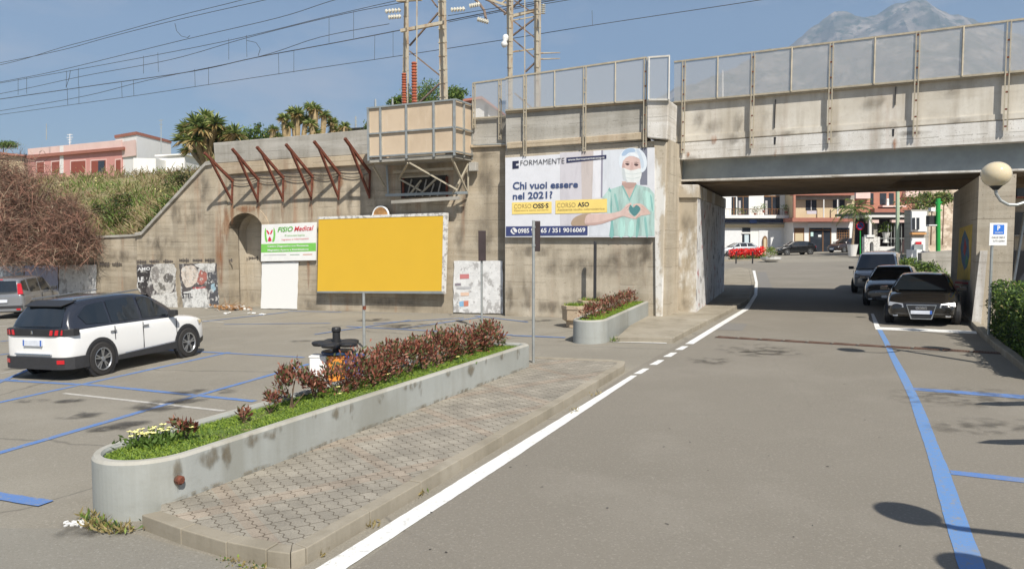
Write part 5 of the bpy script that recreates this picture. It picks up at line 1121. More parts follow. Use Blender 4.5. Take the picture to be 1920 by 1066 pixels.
# ---- dark saloon facing us
BKP = carpaint('near_black_brown_paint', (.020, .018, .016), .2)
def saloon(paint, w=1.78, H=1.43, grille=True):
    k = H/1.43
    return dict(w=w, r=.32, paint=paint, axles=(-1.3, 1.28), spokes=5,
     body=[(-2.12, .36, .60, .86*k, .90*k, .66, .55), (-2.05, .26, .6, .92*k, .96*k, .80, .66), (-1.6, .22, .6, .95*k, .98*k, .87, .70), (0, .20, .6, .93*k, .95*k, .89, .72), (.9, .20, .6, .90*k, .95*k, .88, .72), (1.5, .22, .58, .82*k, .90*k, .86, .68), (1.95, .22, .55, .68*k, .78*k, .82, .62), (2.12, .26, .50, .60*k, .68*k, .74, .55), (2.18, .34, .46, .54*k, .60*k, .64, .5)],
     cabin=[(-2.0, .93*k, .97*k, .76, .72), (-1.75, .93*k, 1.22*k, .80, .66), (-1.3, .92*k, 1.38*k, .82, .60), (-.5, .92*k, H-.015, .83, .58), (.1, .92*k, 1.40*k, .83, .58), (.5, .92*k, 1.24*k, .82, .63), (1.0, .92*k, .96*k, .80, .72)],
     windows=[[(-1.7, .2), (-.85, .12), (-.85, .86), (-1.3, .82)], [(-.78, .12), (-.05, .12), (-.05, .87), (-.78, .87)], [(.02, .12), (.78, .15), (.4, .70), (.12, .87), (.02, .87)]],
     windscreen=((.97, .98*k, .70), (.15, 1.38*k, .53)), rear_window=((-2.0, 1.0*k, .62), (-1.45, 1.34*k, .52)), mirrors=[(.72, 1.0*k, -1), (.72, 1.0*k, 1)], handles=[(-.75, .82*k), (.1, .82*k)], seams=[(-.1, .3, .9*k), (.9, .3, .85*k)],
     extras=[('headlight', 'headl', Q((2.15, s*.42, .55), (2.03, s*.79, .59), (1.98, s*.77, .70), (2.12, s*.44, .66)), (.03, 0, 0)) for s in (-1, 1)]
      +([('grille', 'chrome', Q((2.175, -.25, .22), (2.175, .25, .22), (2.15, .36, .64), (2.15, -.36, .64)), (.05, 0, 0)), ('grille_mesh', 'black', Q((2.212, -.225, .245), (2.212, .225, .245), (2.19, .335, .615), (2.19, -.335, .615)), (.02, 0, 0))] if grille else
        [('grille', 'black', Q((2.16, -.40, .28), (2.16, .40, .28), (2.14, .45, .42), (2.14, -.45, .42)), (.06, 0, 0)), ('grille_bar', 'chrome', Q((2.15, -.30, .53), (2.15, .30, .53), (2.13, .32, .57), (2.13, -.32, .57)), (.06, 0, 0))])
      +[('number_plate', 'plate', Q((2.225, -.25, .37), (2.225, .25, .37), (2.22, .25, .47), (2.22, -.25, .47)), (.025, 0, 0)), ('plate_band', 'platebl', Q((2.232, .20, .37), (2.232, .25, .37), (2.227, .25, .47), (2.227, .20, .47)), (.025, 0, 0))]
      +[('fog_light', 'headl', Q((2.11, s*.56, .29), (2.07, s*.68, .29), (2.06, s*.68, .36), (2.10, s*.56, .36)), (.05, 0, 0)) for s in (-1, 1)]
      +([('ring_badge', 'chrome', [Vector((2.222, y+.042*math.cos(a), .545+.042*math.sin(a))) for a in [2*math.pi*j/14 for j in range(14)]]+[Vector((2.222, y+.030*math.cos(a), .545+.030*math.sin(a))) for a in [2*math.pi*j/14 for j in range(14, -1, -1)]], (.012, 0, 0)) for y in (-.096, -.032, .032, .096)] if grille else [])
      +[('rear_bumper', paint, Q((-2.15, -.7, .34), (-2.15, .7, .34), (-2.13, .7, .56), (-2.13, -.7, .56)), (.06, 0, 0))]+[('tail_light', 'tail', Q((-2.10, s*.55, .72*k), (-1.98, s*.84, .74*k), (-1.94, s*.83, .88*k), (-2.07, s*.55, .87*k)), (.04, 0, 0)) for s in (-1, 1)])
au = G(1727, 613); hb = -ROADD; hb = Vector((-.50, -.866, 0)).normalized()
au2 = au-hb*2.15; au2.z = gz(au2.x)
make_car('dark_car', 'near-black saloon car with chrome trapezoid grille parked facing us under the bridge', 'car', dict(saloon(BKP), scale=(.95, .97, .90)), au2, hb)
m2 = G(1668, 576)-hb*1.9; m2.z = gz(m2.x); 
make_car('grey_saloon', 'dark grey car parked between the near-black saloon and the silver van', 'car', saloon(carpaint('dark_grey_paint', (.10, .10, .105), .4), 1.76, 1.50, False) | dict(scale=(.9, .92, .86)), m2, hb)
vanp = carpaint('van_silver_paint', (.34, .35, .37), .3)
van = dict(w=1.80, r=.32, paint=vanp, axles=(-1.35, 1.35), spokes=6,
 body=[(-2.1, .36, .6, 1.0, 1.05, .78, .7), (-2.05, .24, .6, 1.05, 1.08, .87, .76), (0, .22, .6, 1.05, 1.08, .90, .78), (1.1, .22, .6, 1.02, 1.08, .89, .76), (1.7, .24, .6, .95, 1.02, .86, .68), (2.05, .28, .55, .78, .88, .78, .6), (2.13, .34, .5, .66, .74, .68, .5)],
 cabin=[(-2.06, 1.02, 1.06, .82, .78), (-2.03, 1.02, 1.70, .83, .72), (-1.9, 1.02, 1.80, .84, .70), (.1, 1.02, 1.82, .85, .70), (.5, 1.02, 1.74, .85, .70), (1.0, 1.02, 1.34, .84, .74), (1.35, 1.02, 1.06, .82, .76)],
 windows=[[(-1.8, .14), (-.75, .14), (-.75, .84), (-1.8, .84)], [(-.65, .12), (.1, .12), (.1, .86), (-.65, .86)], [(.2, .12), (1.05, .15), (.7, .7), (.45, .85), (.2, .86)]],
 windscreen=((1.30, 1.10, .76), (.58, 1.72, .62)), rear_window=((-2.07, 1.15, .7), (-2.02, 1.62, .66)), mirrors=[(1.0, 1.12, -1), (1.0, 1.12, 1)], mirrorpaint=M['clad'], handles=[(.2, .9)], seams=[(.15, .3, 1.0), (1.05, .3, 1.0)],
 extras=[('headlight', 'headl', Q((2.05, s*.48, .70), (1.95, s*.76, .74), (1.90, s*.76, .92), (2.02, s*.48, .84)), (.05, 0, 0)) for s in (-1, 1)]+[('grille', 'black', Q((2.10, -.45, .55), (2.10, .45, .55), (2.07, .45, .68), (2.07, -.45, .68)), (.05, 0, 0)), ('number_plate', 'plate', Q((2.15, -.25, .42), (2.15, .25, .42), (2.15, .25, .52), (2.15, -.25, .52)), (.025, 0, 0))])
van['scale'] = (1, .95, .88); v3 = G(1640, 550)-hb*1.9; v3.z = gz(v3.x)
make_car('silver_van', 'silver van with a flat roof, farthest of the three vehicles parked under the bridge', 'van', van, v3, hb)
# ---- beyond the underpass
side = Vector((-1, -.12, 0)).normalized()
fb = G(1496, 478); make_car('black_car', 'black hatchback parked sideways before the white shopfront beyond the underpass', 'car', saloon(carpaint('black_paint', (.012, .012, .013), .1), 1.78, 1.48, False), fb+Vector((0, .9, 0)), side)
fc = G(1592, 473); make_car('dark_red_car', 'dark brown car parked half hidden behind the potted palm', 'car', saloon(carpaint('dark_brown_paint', (.035, .022, .020), .1), 1.78, 1.62, False), fc+Vector((0, .9, 0)), Vector((-1, -.5, 0)).normalized())
fd = G(1410, 481); make_car('silver_car', 'light silver car behind the red flowers beyond the underpass', 'car', saloon(carpaint('light_silver_paint', (.50, .52, .54), .3), 1.7, 1.45, False), fd+Vector((-.3, 4.0, 0)), Vector((-1, -.1, 0)))
# ================================================================ PLANTERS AND PLANTS
def leafmat(name, col, var=.35, rough=.6, sss=0):
    m = mat(name, col, rough, 0, var, 14); b = m.node_tree.nodes['Principled BSDF']
    b.inputs['Transmission Weight'].default_value = 0
    tr = m.node_tree.nodes.new('ShaderNodeBsdfTranslucent'); tr.inputs['Color'].default_value = rgb([min(1, c*1.3) for c in col]); ms = m.node_tree.nodes.new('ShaderNodeMixShader'); ms.inputs['Fac'].default_value = .3
    out = m.node_tree.nodes['Material Output']; Lk = m.node_tree.links.new
    Lk(b.outputs[0], ms.inputs[1]); Lk(tr.outputs[0], ms.inputs[2]); Lk(ms.outputs[0], out.inputs['Surface']); return m
RLM = [leafmat('dark_red_leaf', (.12, .032, .026)), leafmat('rust_red_leaf', (.26, .085, .05)), leafmat('olive_leaf', (.10, .12, .04)), leafmat('pinkish_leaf', (.42, .20, .14))]
GLM = [leafmat('mid_green_leaf', (.10, .17, .03)), leafmat('light_green_leaf', (.20, .28, .05)), leafmat('dark_green_leaf', (.035, .07, .02)), leafmat('dry_leaf', (.30, .24, .10))]
M['stem'] = mat('brown_stem', (.17, .11, .07), .9, 0, .3, 20)
M['soil'] = layered('planter_soil', [((.09, .14, .025), (1, 1, 1), 3, .42, .55, .9), ((.30, .22, .13), (1, 1, 1), 5, .62, .7, .8)], (.12, .14, .04), .95, .6, 30)[0]
YF = mat('pale_yellow_petal', (.80, .74, .30), .6)
def bush_mesh(parent, c, rx, rz, n, ls, mats, weights, rnd, stem=True, clumps=14):
    """twigs and leaves; leaves gather in clumps with gaps between"""
    if stem:
        b = MB()
        for k in range(5):
            a = rnd.uniform(0, 6.28); r = rx*rnd.uniform(.3, .8); b.tube(c+Vector((rnd.uniform(-.03, .03), rnd.uniform(-.03, .03), 0)), c+Vector((math.cos(a)*r, math.sin(a)*r, rz*rnd.uniform(.7, 1.5))), .011*rx/.25, .004, 5)
        b.build('stems', M['stem'], parent)
    b = MB(); cl = []
    for k in range(clumps):
        a = rnd.uniform(0, 6.28); e = rnd.uniform(-.9, 1.45); rr = rnd.uniform(.55, 1)
        cl.append((c+Vector((math.cos(a)*math.cos(e)*rx*rr, math.sin(a)*math.cos(e)*rx*rr, rz*(1.0+math.sin(e)*.85*rr))), rnd.uniform(.22, .42)*rx))
    for k in range(n):
        p, s = cl[rnd.randrange(len(cl))]; o_ = Vector((rnd.gauss(0, 1), rnd.gauss(0, 1), rnd.gauss(0, 1)))*s*.6
        q = p+o_; d = (q-c).normalized()+Vector((rnd.gauss(0, .6), rnd.gauss(0, .6), rnd.gauss(.3, .5)))
        b.cur = rnd.choices(range(len(mats)), weights)[0]; L_ = ls*rnd.uniform(.6, 1.2); b.leaf(q, d, L_*.42, L_)
    return b.build('foliage', mats, parent)
rnd = random.Random(21)
PN = Vector((-ROADD.y, ROADD.x, 0))      # leftwards
def planter_at(name, lab, P0, t0, t1, w, topz, grass, mt='planter', th=.10):
    """P0 on the right-hand face line; t along the road direction; w width to the left"""
    t = thing(name, lift(P0+ROADD*((t0+t1)/2)+PN*w/2, 0), lab, 'planter')
    def outline(ins, n=30):
        r = w/2-ins; out = []
        for k in range(n+1):
            a = math.pi/2*1+math.pi*k/n; out.append(P0+ROADD*(t0+w/2+math.cos(a)*r)+PN*(w/2+math.sin(a)*r))
        rc = .12
        out.append(P0+ROADD*(t1-ins-rc)+PN*ins); out.append(P0+ROADD*(t1-ins)+PN*(ins+rc)); out.append(P0+ROADD*(t1-ins)+PN*(w-ins-rc)); out.append(P0+ROADD*(t1-ins-rc)+PN*(w-ins))
        return out
    o_, i_ = outline(0), outline(th); b = MB(); n = len(o_)
    def L2(p, h): return Vector((p.x, p.y, gz(p.x)+h))
    steps = [(o_, -.1), (o_, topz-.03), (outline(.02), topz), (outline(th-.02), topz), (i_, topz-.03), (i_, topz-.2)]
    idx = []
    for ps, h in steps: idx.append(b.vs([L2(p, h) for p in ps]))
    for i, j in zip(idx[:-1], idx[1:]):
        for k in range(n): l = (k+1) % n; b.f.append((i+k, i+l, j+l, j+k)); b.m.append(1 if i >= idx[1] and i < idx[3] else 0)
    b.build('concrete_shell', [M[mt], M['rim']], t)
    b = MB(); b.face([L2(p, topz-grass) for p in i_]); b.build('soil', M['soil'], t, tri=True)
    return t, outline
P0 = G(997, 685, .13); Pn = G(330, 940, .13)
P0 = Vector((Pn.x, Pn.y, 0)); 
dir_ = Vector((G(997, 685, .13).x-Pn.x, G(997, 685, .13).y-Pn.y, 0)); TL = dir_.length; ROADD_S = ROADD.copy(); ROADD = dir_.normalized(); PN = Vector((-ROADD.y, ROADD.x, 0))
BW, BT = 1.08, .56
bigp, outl = planter_at('long_planter', 'long blue-grey concrete planter with a rounded near end on the paved island', P0, -.36, TL, BW, BT, .06)
b = MB(); q = G(342, 898, .3); q = P0+ROADD*((q-P0).dot(ROADD)); q = Vector((q.x, q.y, 0))-PN*.0; tt = (G(342, 900, .33)-P0).dot(ROADD)
b.lathe([(.045, -.02), (.045, .03), (.03, .045), (.02, .045)], lift(P0+ROADD*tt-PN*.0, .33), 8, ax=-PN); b.build('rusty_bolt', M['rust'], bigp)
# stains on its face
M['drip'] = alphanoise('brown_drip_film', (.19, .16, .11), 11, .40, .60, .7, (1, 1, .5))
b = MB(); ed = []
for k, (tt, rx, rz) in enumerate(((.02, .07, .17), (.42, .20, .13), (.62, .08, .17), (.95, .12, .09), (1.25, .16, .08), (1.9, .07, .05), (2.35, .16, .10), (2.6, .05, .14), (3.2, .09, .09), (3.9, .22, .07), (4.15, .06, .14), (4.9, .09, .06), (5.6, .14, .12), (6.1, .05, .09), (6.7, .12, .07), (7.3, .10, .12))):
    p = lift(P0+ROADD*tt-PN*(.008+.0005*k), BT-rz*.95); patch(b, p, ROADD, Vector((0, 0, 1)), rx, rz, ed, taper=.6)
for k in range(12):
    tt = .4+k*.62+rnd.uniform(-.2, .2); p = lift(P0+ROADD*tt-PN*(.017+.0005*k), .155); patch(b, p, ROADD, Vector((0, 0, 1)), rnd.uniform(.25, .45), rnd.uniform(.02, .035), ed)
filmobj(b, ed, 'stain', M['drip'], bigp)
def at_(t, s, h): return lift(P0+ROADD*t+PN*s, h)
# grass
def grassfill(name, inside, n, hgt, zf, mats, weights, lab, w=.012, spread=.5):
    b = MB()
    for k in range(n):
        p = inside(); 
        if p is None: continue
        b.cur = rnd.choices(range(len(mats)), weights)[0]; h_ = hgt*rnd.uniform(.5, 1.3); q = lift(p, zf)
        d = Vector((rnd.gauss(0, spread), rnd.gauss(0, spread), 1)).normalized(); sd = d.orthogonal().normalized()*w
        i = b.vs([q-sd, q+sd, q+d*h_]); b.f.append((i, i+1, i+2)); b.m.append(b.cur)
    return tag(b.build(name, mats, origin=(0, 0, 0)), lab, None, None, 'stuff')
def inbig():
    t = rnd.uniform(-.25, TL-.14); s = rnd.uniform(.11, BW-.11)
    if t < .18:
        if (t-.18)**2+(s-BW/2)**2 > (BW/2-.11)**2: return None
    n_ = mnoise.noise(Vector((t*1.3, s*2.5, 0)))
    if n_ < -.18 and t < 4 and rnd.random() < .85: return None
    return P0+ROADD*t+PN*s
GRM = [leafmat('grass_green', (.17, .26, .03), .3), leafmat('grass_bright', (.27, .36, .045), .3), leafmat('grass_dark', (.07, .13, .02), .3)]
grassfill('planter_grass', inbig, 46000, .034, BT-.06, GRM, (5, 3, 3), 'short bright green ground cover filling the long planter', .007, 1.1)
# red-leaved shrubs in it
def red_bush(t, s, rx, rz, n, lab, seed, cl=14, zf=BT-.06, origin=None):
    r2 = random.Random(seed); c = at_(t, s, zf) if origin is None else origin
    o = thing('red_shrub', c, lab, 'shrub', 'red-leaved shrubs in the planters'); bush_mesh(o, c, rx, rz, n, .074, RLM, (3.0, 4.6, 4.0, 2.6), r2, clumps=cl); return o
def tpx(px, s=BW*.6):      # planter coordinate t for a photo column
    lo, hi = -.5, TL
    for _ in range(40):
        mid = (lo+hi)/2; p = at_(mid, s, BT); x = CX+F*p.x/(p.y*math.cos(PITCH)+(CAMH-p.z)*math.sin(PITCH))
        if x < px: lo = mid
        else: hi = mid
    return lo
SB = [(352, .62, .13, .17, 170, 'small sparse red shrub nearest the rounded end, beside the yellow flowers', 5), (457, .62, .11, .09, 90, 'tiny red shrub, second from the rounded end', 4), (508, .66, .13, .14, 150, 'small red shrub, third from the rounded end', 5), (548, .62, .25, .26, 480, 'open red shrub with visible trunk, fourth from the rounded end', 9), (592, .72, .20, .25, 430, 'red shrub just left of the white panel of the bin station', 9)]
for px, s, rx, rz, n, lab, cl in SB: red_bush(tpx(px, s), s, rx, rz, n, lab, int(px), cl)
t_a, t_b = tpx(640, .6), TL-.42; nb = 14
ordn = ['fifth', 'sixth', 'seventh', 'eighth', 'ninth', 'tenth', 'eleventh', 'twelfth', 'thirteenth', 'fourteenth', 'fifteenth', 'sixteenth', 'seventeenth', 'last']
for k in range(nb):
    t = t_a+(t_b-t_a)*k/(nb-1)+rnd.uniform(-.05, .05)
    red_bush(t, .62+rnd.uniform(-.06, .08), rnd.uniform(.27, .34), rnd.uniform(.215, .275)*(1 if k else .9), 560, ordn[k]+' red shrub from the rounded end, in the dense row' if k < nb-1 else 'last red shrub of the dense row, at the square far end', 100+k, 20)
for k, (px, s, n) in enumerate(((268, .80, 14), (300, .84, 12), (328, .88, 3), (365, .5, 2), (618, .42, 2), (745, .30, 2), (862, .3, 2))):
    lab = ['largest clump of pale yellow flowers at the rounded end of the long planter', 'second clump of pale yellow flowers, right of the largest', 'few yellow flowers left of the smallest shrubs', 'yellow flower at the foot of the nearest red shrub', 'yellow flower under the red shrub by the bin station', 'yellow flower in front of the middle of the shrub row', 'yellow flower near the far part of the shrub row'][k]
    c = at_(tpx(px, s), s, BT-.06); o = thing('yellow_flowers', c, lab, 'flowers', 'pale yellow flowers in the long planter')
    b = MB(); bl = MB()
    for j in range(n):
        p = c+Vector((rnd.gauss(0, .10), rnd.gauss(0, .08), rnd.uniform(.10, .16))); b.tube(p-Vector((0, 0, .13)), p, .004, n=4)
        for a in range(5): an = a*1.257+rnd.random(); bl.leaf(p, (math.cos(an), math.sin(an), .5), .035, .036, Vector((0, 0, 1)))
    b.build('stems', GLM[0], o); bl.build('petals', YF, o)
    b = MB()
    for j in range(n*7): p = c+Vector((rnd.gauss(0, .13), rnd.gauss(0, .1), rnd.uniform(0, .08))); b.leaf(p, (rnd.gauss(0, 1), rnd.gauss(0, 1), 1.0), .03, .08)
    b.build('foliage', GLM[0], o)
# second planter by the wall
Q0 = G(1135, 634, .12); Q1 = G(1218, 590, .12); P0b, ROb = P0, ROADD
P0 = Vector((Q0.x, Q0.y, 0)); dd = Vector((Q1.x-Q0.x, Q1.y-Q0.y, 0)); T2L = dd.length; ROADD = dd.normalized(); PN = Vector((-ROADD.y, ROADD.x, 0))
sp, _ = planter_at('short_planter', 'shorter concrete planter with rounded end by the tall wall, red shrubs inside', P0, -.22, T2L, .84, .56, .05)
def in2():
    t = rnd.uniform(-.1, T2L-.15); s = rnd.uniform(.12, .72)
    if t < .2 and (t-.2)**2+(s-.42)**2 > .095: return None
    return P0+ROADD*t+PN*s
grassfill('planter_grass', in2, 8000, .045, .53, GRM, (5, 4, 2), 'bright green ground cover in the shorter planter by the wall', .012, .8)
for k in range(8):
    t = .25+k*(T2L-.8)/7; red_bush(0, 0, .24, .20, 300, ['first', 'second', 'third', 'fourth', 'fifth', 'sixth', 'seventh', 'farthest'][k]+' red shrub from the rounded end of the shorter planter', 300+k, 12, origin=lift(P0+ROADD*t+PN*.48, .52))
P0, ROADD = P0b, ROADD_S; PN = Vector((-ROb.y, ROb.x, 0)); ROADP = ROb
# octagonal planters
M['peb'] = layered('exposed_pebble_concrete', [((.30, .24, .17), (1, 1, 1), 40, .5, .62, .8), ((.60, .52, .42), (1, 1, 1), 50, .55, .65, .7)], (.47, .37, .26), .95, .4, 60)[0]
for c, r_, lab, gh in ((G(1082, 615), .40, 'octagonal pebbled planter with grass standing left of the shorter planter', .62), (WR.foot(1113, .85), .42, 'octagonal pebbled planter with grass at the foot of the black post', .62)):
    c.z = gz(c.x); c = c+Vector((0, .3, 0)); o = thing('octagonal_planter', c, lab, 'planter', 'octagonal pebbled planters')
    b = MB(); b.lathe([(r_*.72, 0), (r_*.72, .16), (r_*.98, .22), (r_, gh-.12), (r_*1.06, gh-.1), (r_*1.06, gh), (r_*.86, gh), (r_*.84, gh-.08)], c, 8); b.build('shell', M['peb'], o, bevel=.01)
    b = MB(); r2 = random.Random(int(r_*100))
    for k in range(900):
        a = r2.uniform(0, 6.28); rr = r_*.84*math.sqrt(r2.random()); q = c+Vector((math.cos(a)*rr, math.sin(a)*rr, gh-.08)); d = Vector((r2.gauss(0, .5), r2.gauss(0, .5), 1)); b.cur = r2.randrange(3); b.leaf(q, d, .014, .14*r2.uniform(.5, 1.4))
    b.build('grass', GRM, o)
# ================================================================ POSTS, BINS, LAMP, SIGNS
def post(px, basepy, h0, toppy, r, lab, panel=None, m='galv'):
    p = G(px, basepy, h0); top = DD(px, toppy, p.y); top.x = p.x
    o = thing('sign_post', p, lab, 'sign post'); b = MB(); b.tube(p, top, r, n=10); b.build('post', M[m], o)
    if panel:
        x0, x1, y0, y1, fwd = panel; a, c = DD(x0, y1, p.y-fwd), DD(x1, y0, p.y-fwd); b = MB(); b.box(((a.x+c.x)/2, a.y, (a.z+c.z)/2), c.x-a.x, .05, c.z-a.z); b.build('panel', M['panel'], o, bevel=.01)
        b = MB()
        for f in (.2, .8): b.lathe([(r*1.35, -.02), (r*1.35, .02)], (p.x, p.y, a.z+(c.z-a.z)*f), 10)
        b.build('clamp', M['galv'], o)
    return o
M['panel'] = mat('dark_brown_panel', (.045, .03, .03), .5, 0, .3, 3)
post(903.5, 616, 0, 433, .033, 'thin grey post with a narrow dark panel behind the far end of the long planter', (897, 911, 432, 489, .06))
post(1000, 679, .13, 413, .028, 'grey post with dark brown panel by the square end of the long planter', (998, 1013, 414, 471, -.06))
o = post(683, 652, 0, 548, .035, 'short grey post with a rusty collar in front of the yellow billboard')
b = MB(); p = G(683, 652); b.tube(DD(683, 580, p.y), DD(683, 573, p.y), .045); b.build('rusty_collar', M['rust'], o)
c = WR.foot(1116, .55); c.z = gz(c.x)+.5; o = thing('black_post', c, 'tall black square post rising from the octagonal planter before the wall', 'post'); tpz = DD(1116, 455, c.y).z
b = MB(); b.bar(c, Vector((c.x, c.y, tpz)), .085); b.lathe([(.05, tpz-c.z), (.03, tpz-c.z+.05)], c, 8); b.build('shaft', M['black'], o)
# bin station
c = G(632, 716); c.z = gz(c.x); o = thing('bin_station', c, 'black-topped waste station with four round lids and white, orange and blue sides', 'bin')
b = MB(); b.lathe([(.07, 0), (.07, .92), (.085, .94), (.085, .985), (.075, 1.01), (.02, 1.015)], c, 16); b.build('column', M['black'], o)
for k in range(5):
    a = k*2*math.pi/5+.75; q = c+Vector((math.cos(a)*.27, math.sin(a)*.27, .70)); b = MB(); b.lathe([(.06, -.03), (.15, -.02), (.175, .02), (.17, .045), (.13, .06), (.04, .065)], q, 18); b.build('lid', M['black'], o, smooth=False)
for col, dx, lab in (((.78, .78, .77), -.31, 'white_bin'), ((.75, .28, .04), .03, 'orange_bin'), ((.03, .12, .45), .33, 'blue_bin')):
    b = MB(); b.box(c+Vector((dx, 0, .26)), .30 if dx else .30, .30, .44); b.box(c+Vector((dx, 0, .49)), .33, .33, .03); b.build(lab, flat(lab+'_plastic', col, .45, .08), o, bevel=.02)
b = MB(); b.lathe([(.32, .50), (.32, .53), (.3, .54)], c+Vector((.02, .1, .03)), 20); b.build('base_plate', flat('navy_plate', (.02, .05, .12), .5), o)
# litter heap
c = WL.foot(432, .5); o = thing('rubble_heap', c, 'small heap of rubble, dead branches and litter at the foot of the arch', 'rubble'); r2 = random.Random(5)
for nm, col, n, s in (('branches', (.30, .17, .08), 30, .5), ('rubble', (.55, .52, .47), 34, .12), ('dry_leaves', (.42, .22, .09), 90, .08)):
    b = MB()
    for k in range(n):
        q = c+WL.r*r2.gauss(0, .45)+WL.n*r2.gauss(0, .22)+Vector((0, 0, r2.uniform(.01, .16)))
        if nm == 'branches': d = Vector((r2.gauss(0, 1), r2.gauss(0, .5), r2.uniform(-.1, .4))).normalized(); b.tube(q, q+d*s*r2.uniform(.5, 1.2), .012, .006, 5)
        else: b.box(q, s*r2.uniform(.4, 1.3), s*r2.uniform(.4, 1), s*r2.uniform(.2, .6), ux=(r2.gauss(0, 1), r2.gauss(0, 1), r2.gauss(0, .4)))
    b.build(nm, mat('heap_'+nm, col, .9, 0, .3, 9), o)
for x, y, lab in ((475, 588, 'white scrap of paper on the asphalt in front of the arch'), (427, 588, 'small white scrap left of the other one before the arch'), (493, 590, 'tiny white scrap beside the blank poster')):
    c = G(x, y); r2 = random.Random(x); b = MB(); 
    for k in range(5): b.box(c+Vector((r2.gauss(0, .06), r2.gauss(0, .05), .03)), .09, .07, .03, ux=(r2.gauss(0, 1), r2.gauss(0, 1), .2))
    tag(b.build('litter', M['white']), lab, 'litter')
# globe lamps
def globe(parent, c, r=.235):
    b = MB(); prof = [(r*math.sin(math.pi*k/16)*(1.0), -r*.92*math.cos(math.pi*k/16)) for k in range(17)]; b.lathe(prof, c, 28); b.build('globe', M['globe'], parent, smooth=True)
    b = MB(); b.lathe([(.04, -r*1.12), (.06, -r*1.02), (.10, -r*.84), (.11, -r*.80)], c, 16); b.build('collar', M['black'], parent)
m, n, bb, Lk = nodes('cream_lamp_globe'); bb.inputs['Base Color'].default_value = (.66, .56, .38, 1); bb.inputs['Roughness'].default_value = .12; bb.inputs['Coat Weight'].default_value = .8; bb.inputs['Subsurface Weight'].default_value = .25; bb.inputs['Subsurface Radius'].default_value = (.1, .08, .05); M['globe'] = m
def lamp(gc, armpts, base, h, lab, second=None, ra=.026):
    o = thing('street_lamp', base, lab, 'street lamp', 'globe street lamps'); globe(o, gc)
    b = MB(); b.path(armpts, ra, 8); b.build('arm', M['cap'] if False else M['galv'], o)
    if second: globe(o, second[0]); b = MB(); b.path(second[1], ra, 8); b.build('arm', M['galv'], o)
    b = MB(); b.lathe([(.12, 0), (.12, .1), (.07, .2), (.06, h)], base, 14); b.build('pole', M['galv'], o)
LY = 12.8
gc = DD(1868, 327, LY); ap_ = [DD(x, y, LY) for x, y in ((1866, 352), (1868, 364), (1876, 376), (1890, 383.5), (1906, 384), (1925, 378), (1945, 366), (1965, 350))]
bs = Vector((ap_[-1].x, LY, gz(ap_[-1].x))); mir = lambda p: Vector((2*bs.x-p.x, p.y, p.z))
lamp(gc, ap_, bs, ap_[-1].z-bs.z+.3, 'cream globe street lamp on a curved grey arm at the right edge', (mir(gc), [mir(p) for p in ap_]))
# its near neighbour stands just outside the frame; only its shadow reaches the road
def shadow_src(px, py, h): g_ = G(px, py); k = h/math.tan(SUN_EL); return Vector((g_.x+math.sin(SUN_AZ)*k, g_.y-math.cos(SUN_AZ)*k, g_.z+h))
g1 = shadow_src(1700, 962, 3.6); b1 = Vector((g1.x+1.35, g1.y-.35, gz(g1.x+1.35))); g2 = shadow_src(1832, 1066, 3.6)
def armc(g_): return [g_+Vector((0, 0, -.26)), g_+(b1-g_)*.08+Vector((0, 0, -.40))+Vector((0, 0, -(b1.z-g_.z)*.08)), Vector(((g_.x+b1.x)/2, (g_.y+b1.y)/2, g_.z-.50)), Vector((b1.x, b1.y, g_.z-.2))]
lamp(g1, armc(g1), b1, 3.7, 'globe street lamp just right of the camera casting its shadow on the road', (g2, armc(g2)), .05)
# direction sign outside the frame on the right; its shadow falls across the bays
sp_ = shadow_src(1900, 757, 2.3); o = thing('direction_sign', Vector((sp_.x+.45, sp_.y, gz(sp_.x))), 'grey direction sign on a post just outside the right of the view', 'sign')
b = MB(); b.tube(Vector((sp_.x+.45, sp_.y+.04, gz(sp_.x))), Vector((sp_.x+.45, sp_.y+.04, sp_.z+.3)), .035); b.build('post', M['galv'], o)
b = MB(); x0 = sp_.x-.55; b.prism([(x0, sp_.y, sp_.z), (x0+.25, sp_.y, sp_.z-.14), (x0+1.5, sp_.y, sp_.z-.14), (x0+1.5, sp_.y, sp_.z+.14), (x0+.25, sp_.y, sp_.z+.14)], (0, .02, 0)); b.build('plate', M['galv'], o)
q_ = shadow_src(1905, 829, 2.3); b = MB(); x0 = q_.x-.45; b.prism([(x0, q_.y, q_.z), (x0+.25, q_.y, q_.z-.12), (x0+1.5, q_.y, q_.z-.12), (x0+1.5, q_.y, q_.z+.12), (x0+.25, q_.y, q_.z+.12)], (0, .02, 0)); o = thing('direction_sign', Vector((x0+.9, q_.y, gz(x0))), 'second grey direction sign outside the right of the view, nearer the camera', 'sign'); b.build('plate', M['galv'], o)
b = MB(); b.tube(Vector((x0+.9, q_.y+.05, gz(x0))), Vector((x0+.9, q_.y+.05, q_.z+.2)), .035); b.build('post', M['galv'], o)
# parking sign
sc_ = DD(1871.5, 439, 16.6); b0 = Vector((sc_.x-.10, 16.64, gz(sc_.x))); o = thing('parking_sign', b0, 'white sign with a blue P square on a thin post before the right pier', 'sign')
b = MB(); b.tube(b0, Vector((b0.x, b0.y, sc_.z+.15)), .03); b.build('post', M['galv'], o)
W_, H_ = 33/1400*16.6, 42/1400*16.6
b = MB(); b.box(sc_, W_, .012, H_); b.build('plate', M['white'], o, bevel=.004)
def sq(x0, y0, x1, y1, off): return [sc_+Vector((x*W_, -off, z*H_)) for x, z in ((x0, y1), (x1, y1), (x1, y0), (x0, y0))]
b = MB(); b.face(sq(-.30, 0, .32, .42, .010)); b.build('blue_square', flat('sign_blue', (.03, .17, .62)), o)
lettering('P', sq(-.08, .17, .08, .38, .014), WHT, o, .03); lettering('PAGAMENTO', sq(-.2, .05, .24, .10, .014), WHT, o, .02)
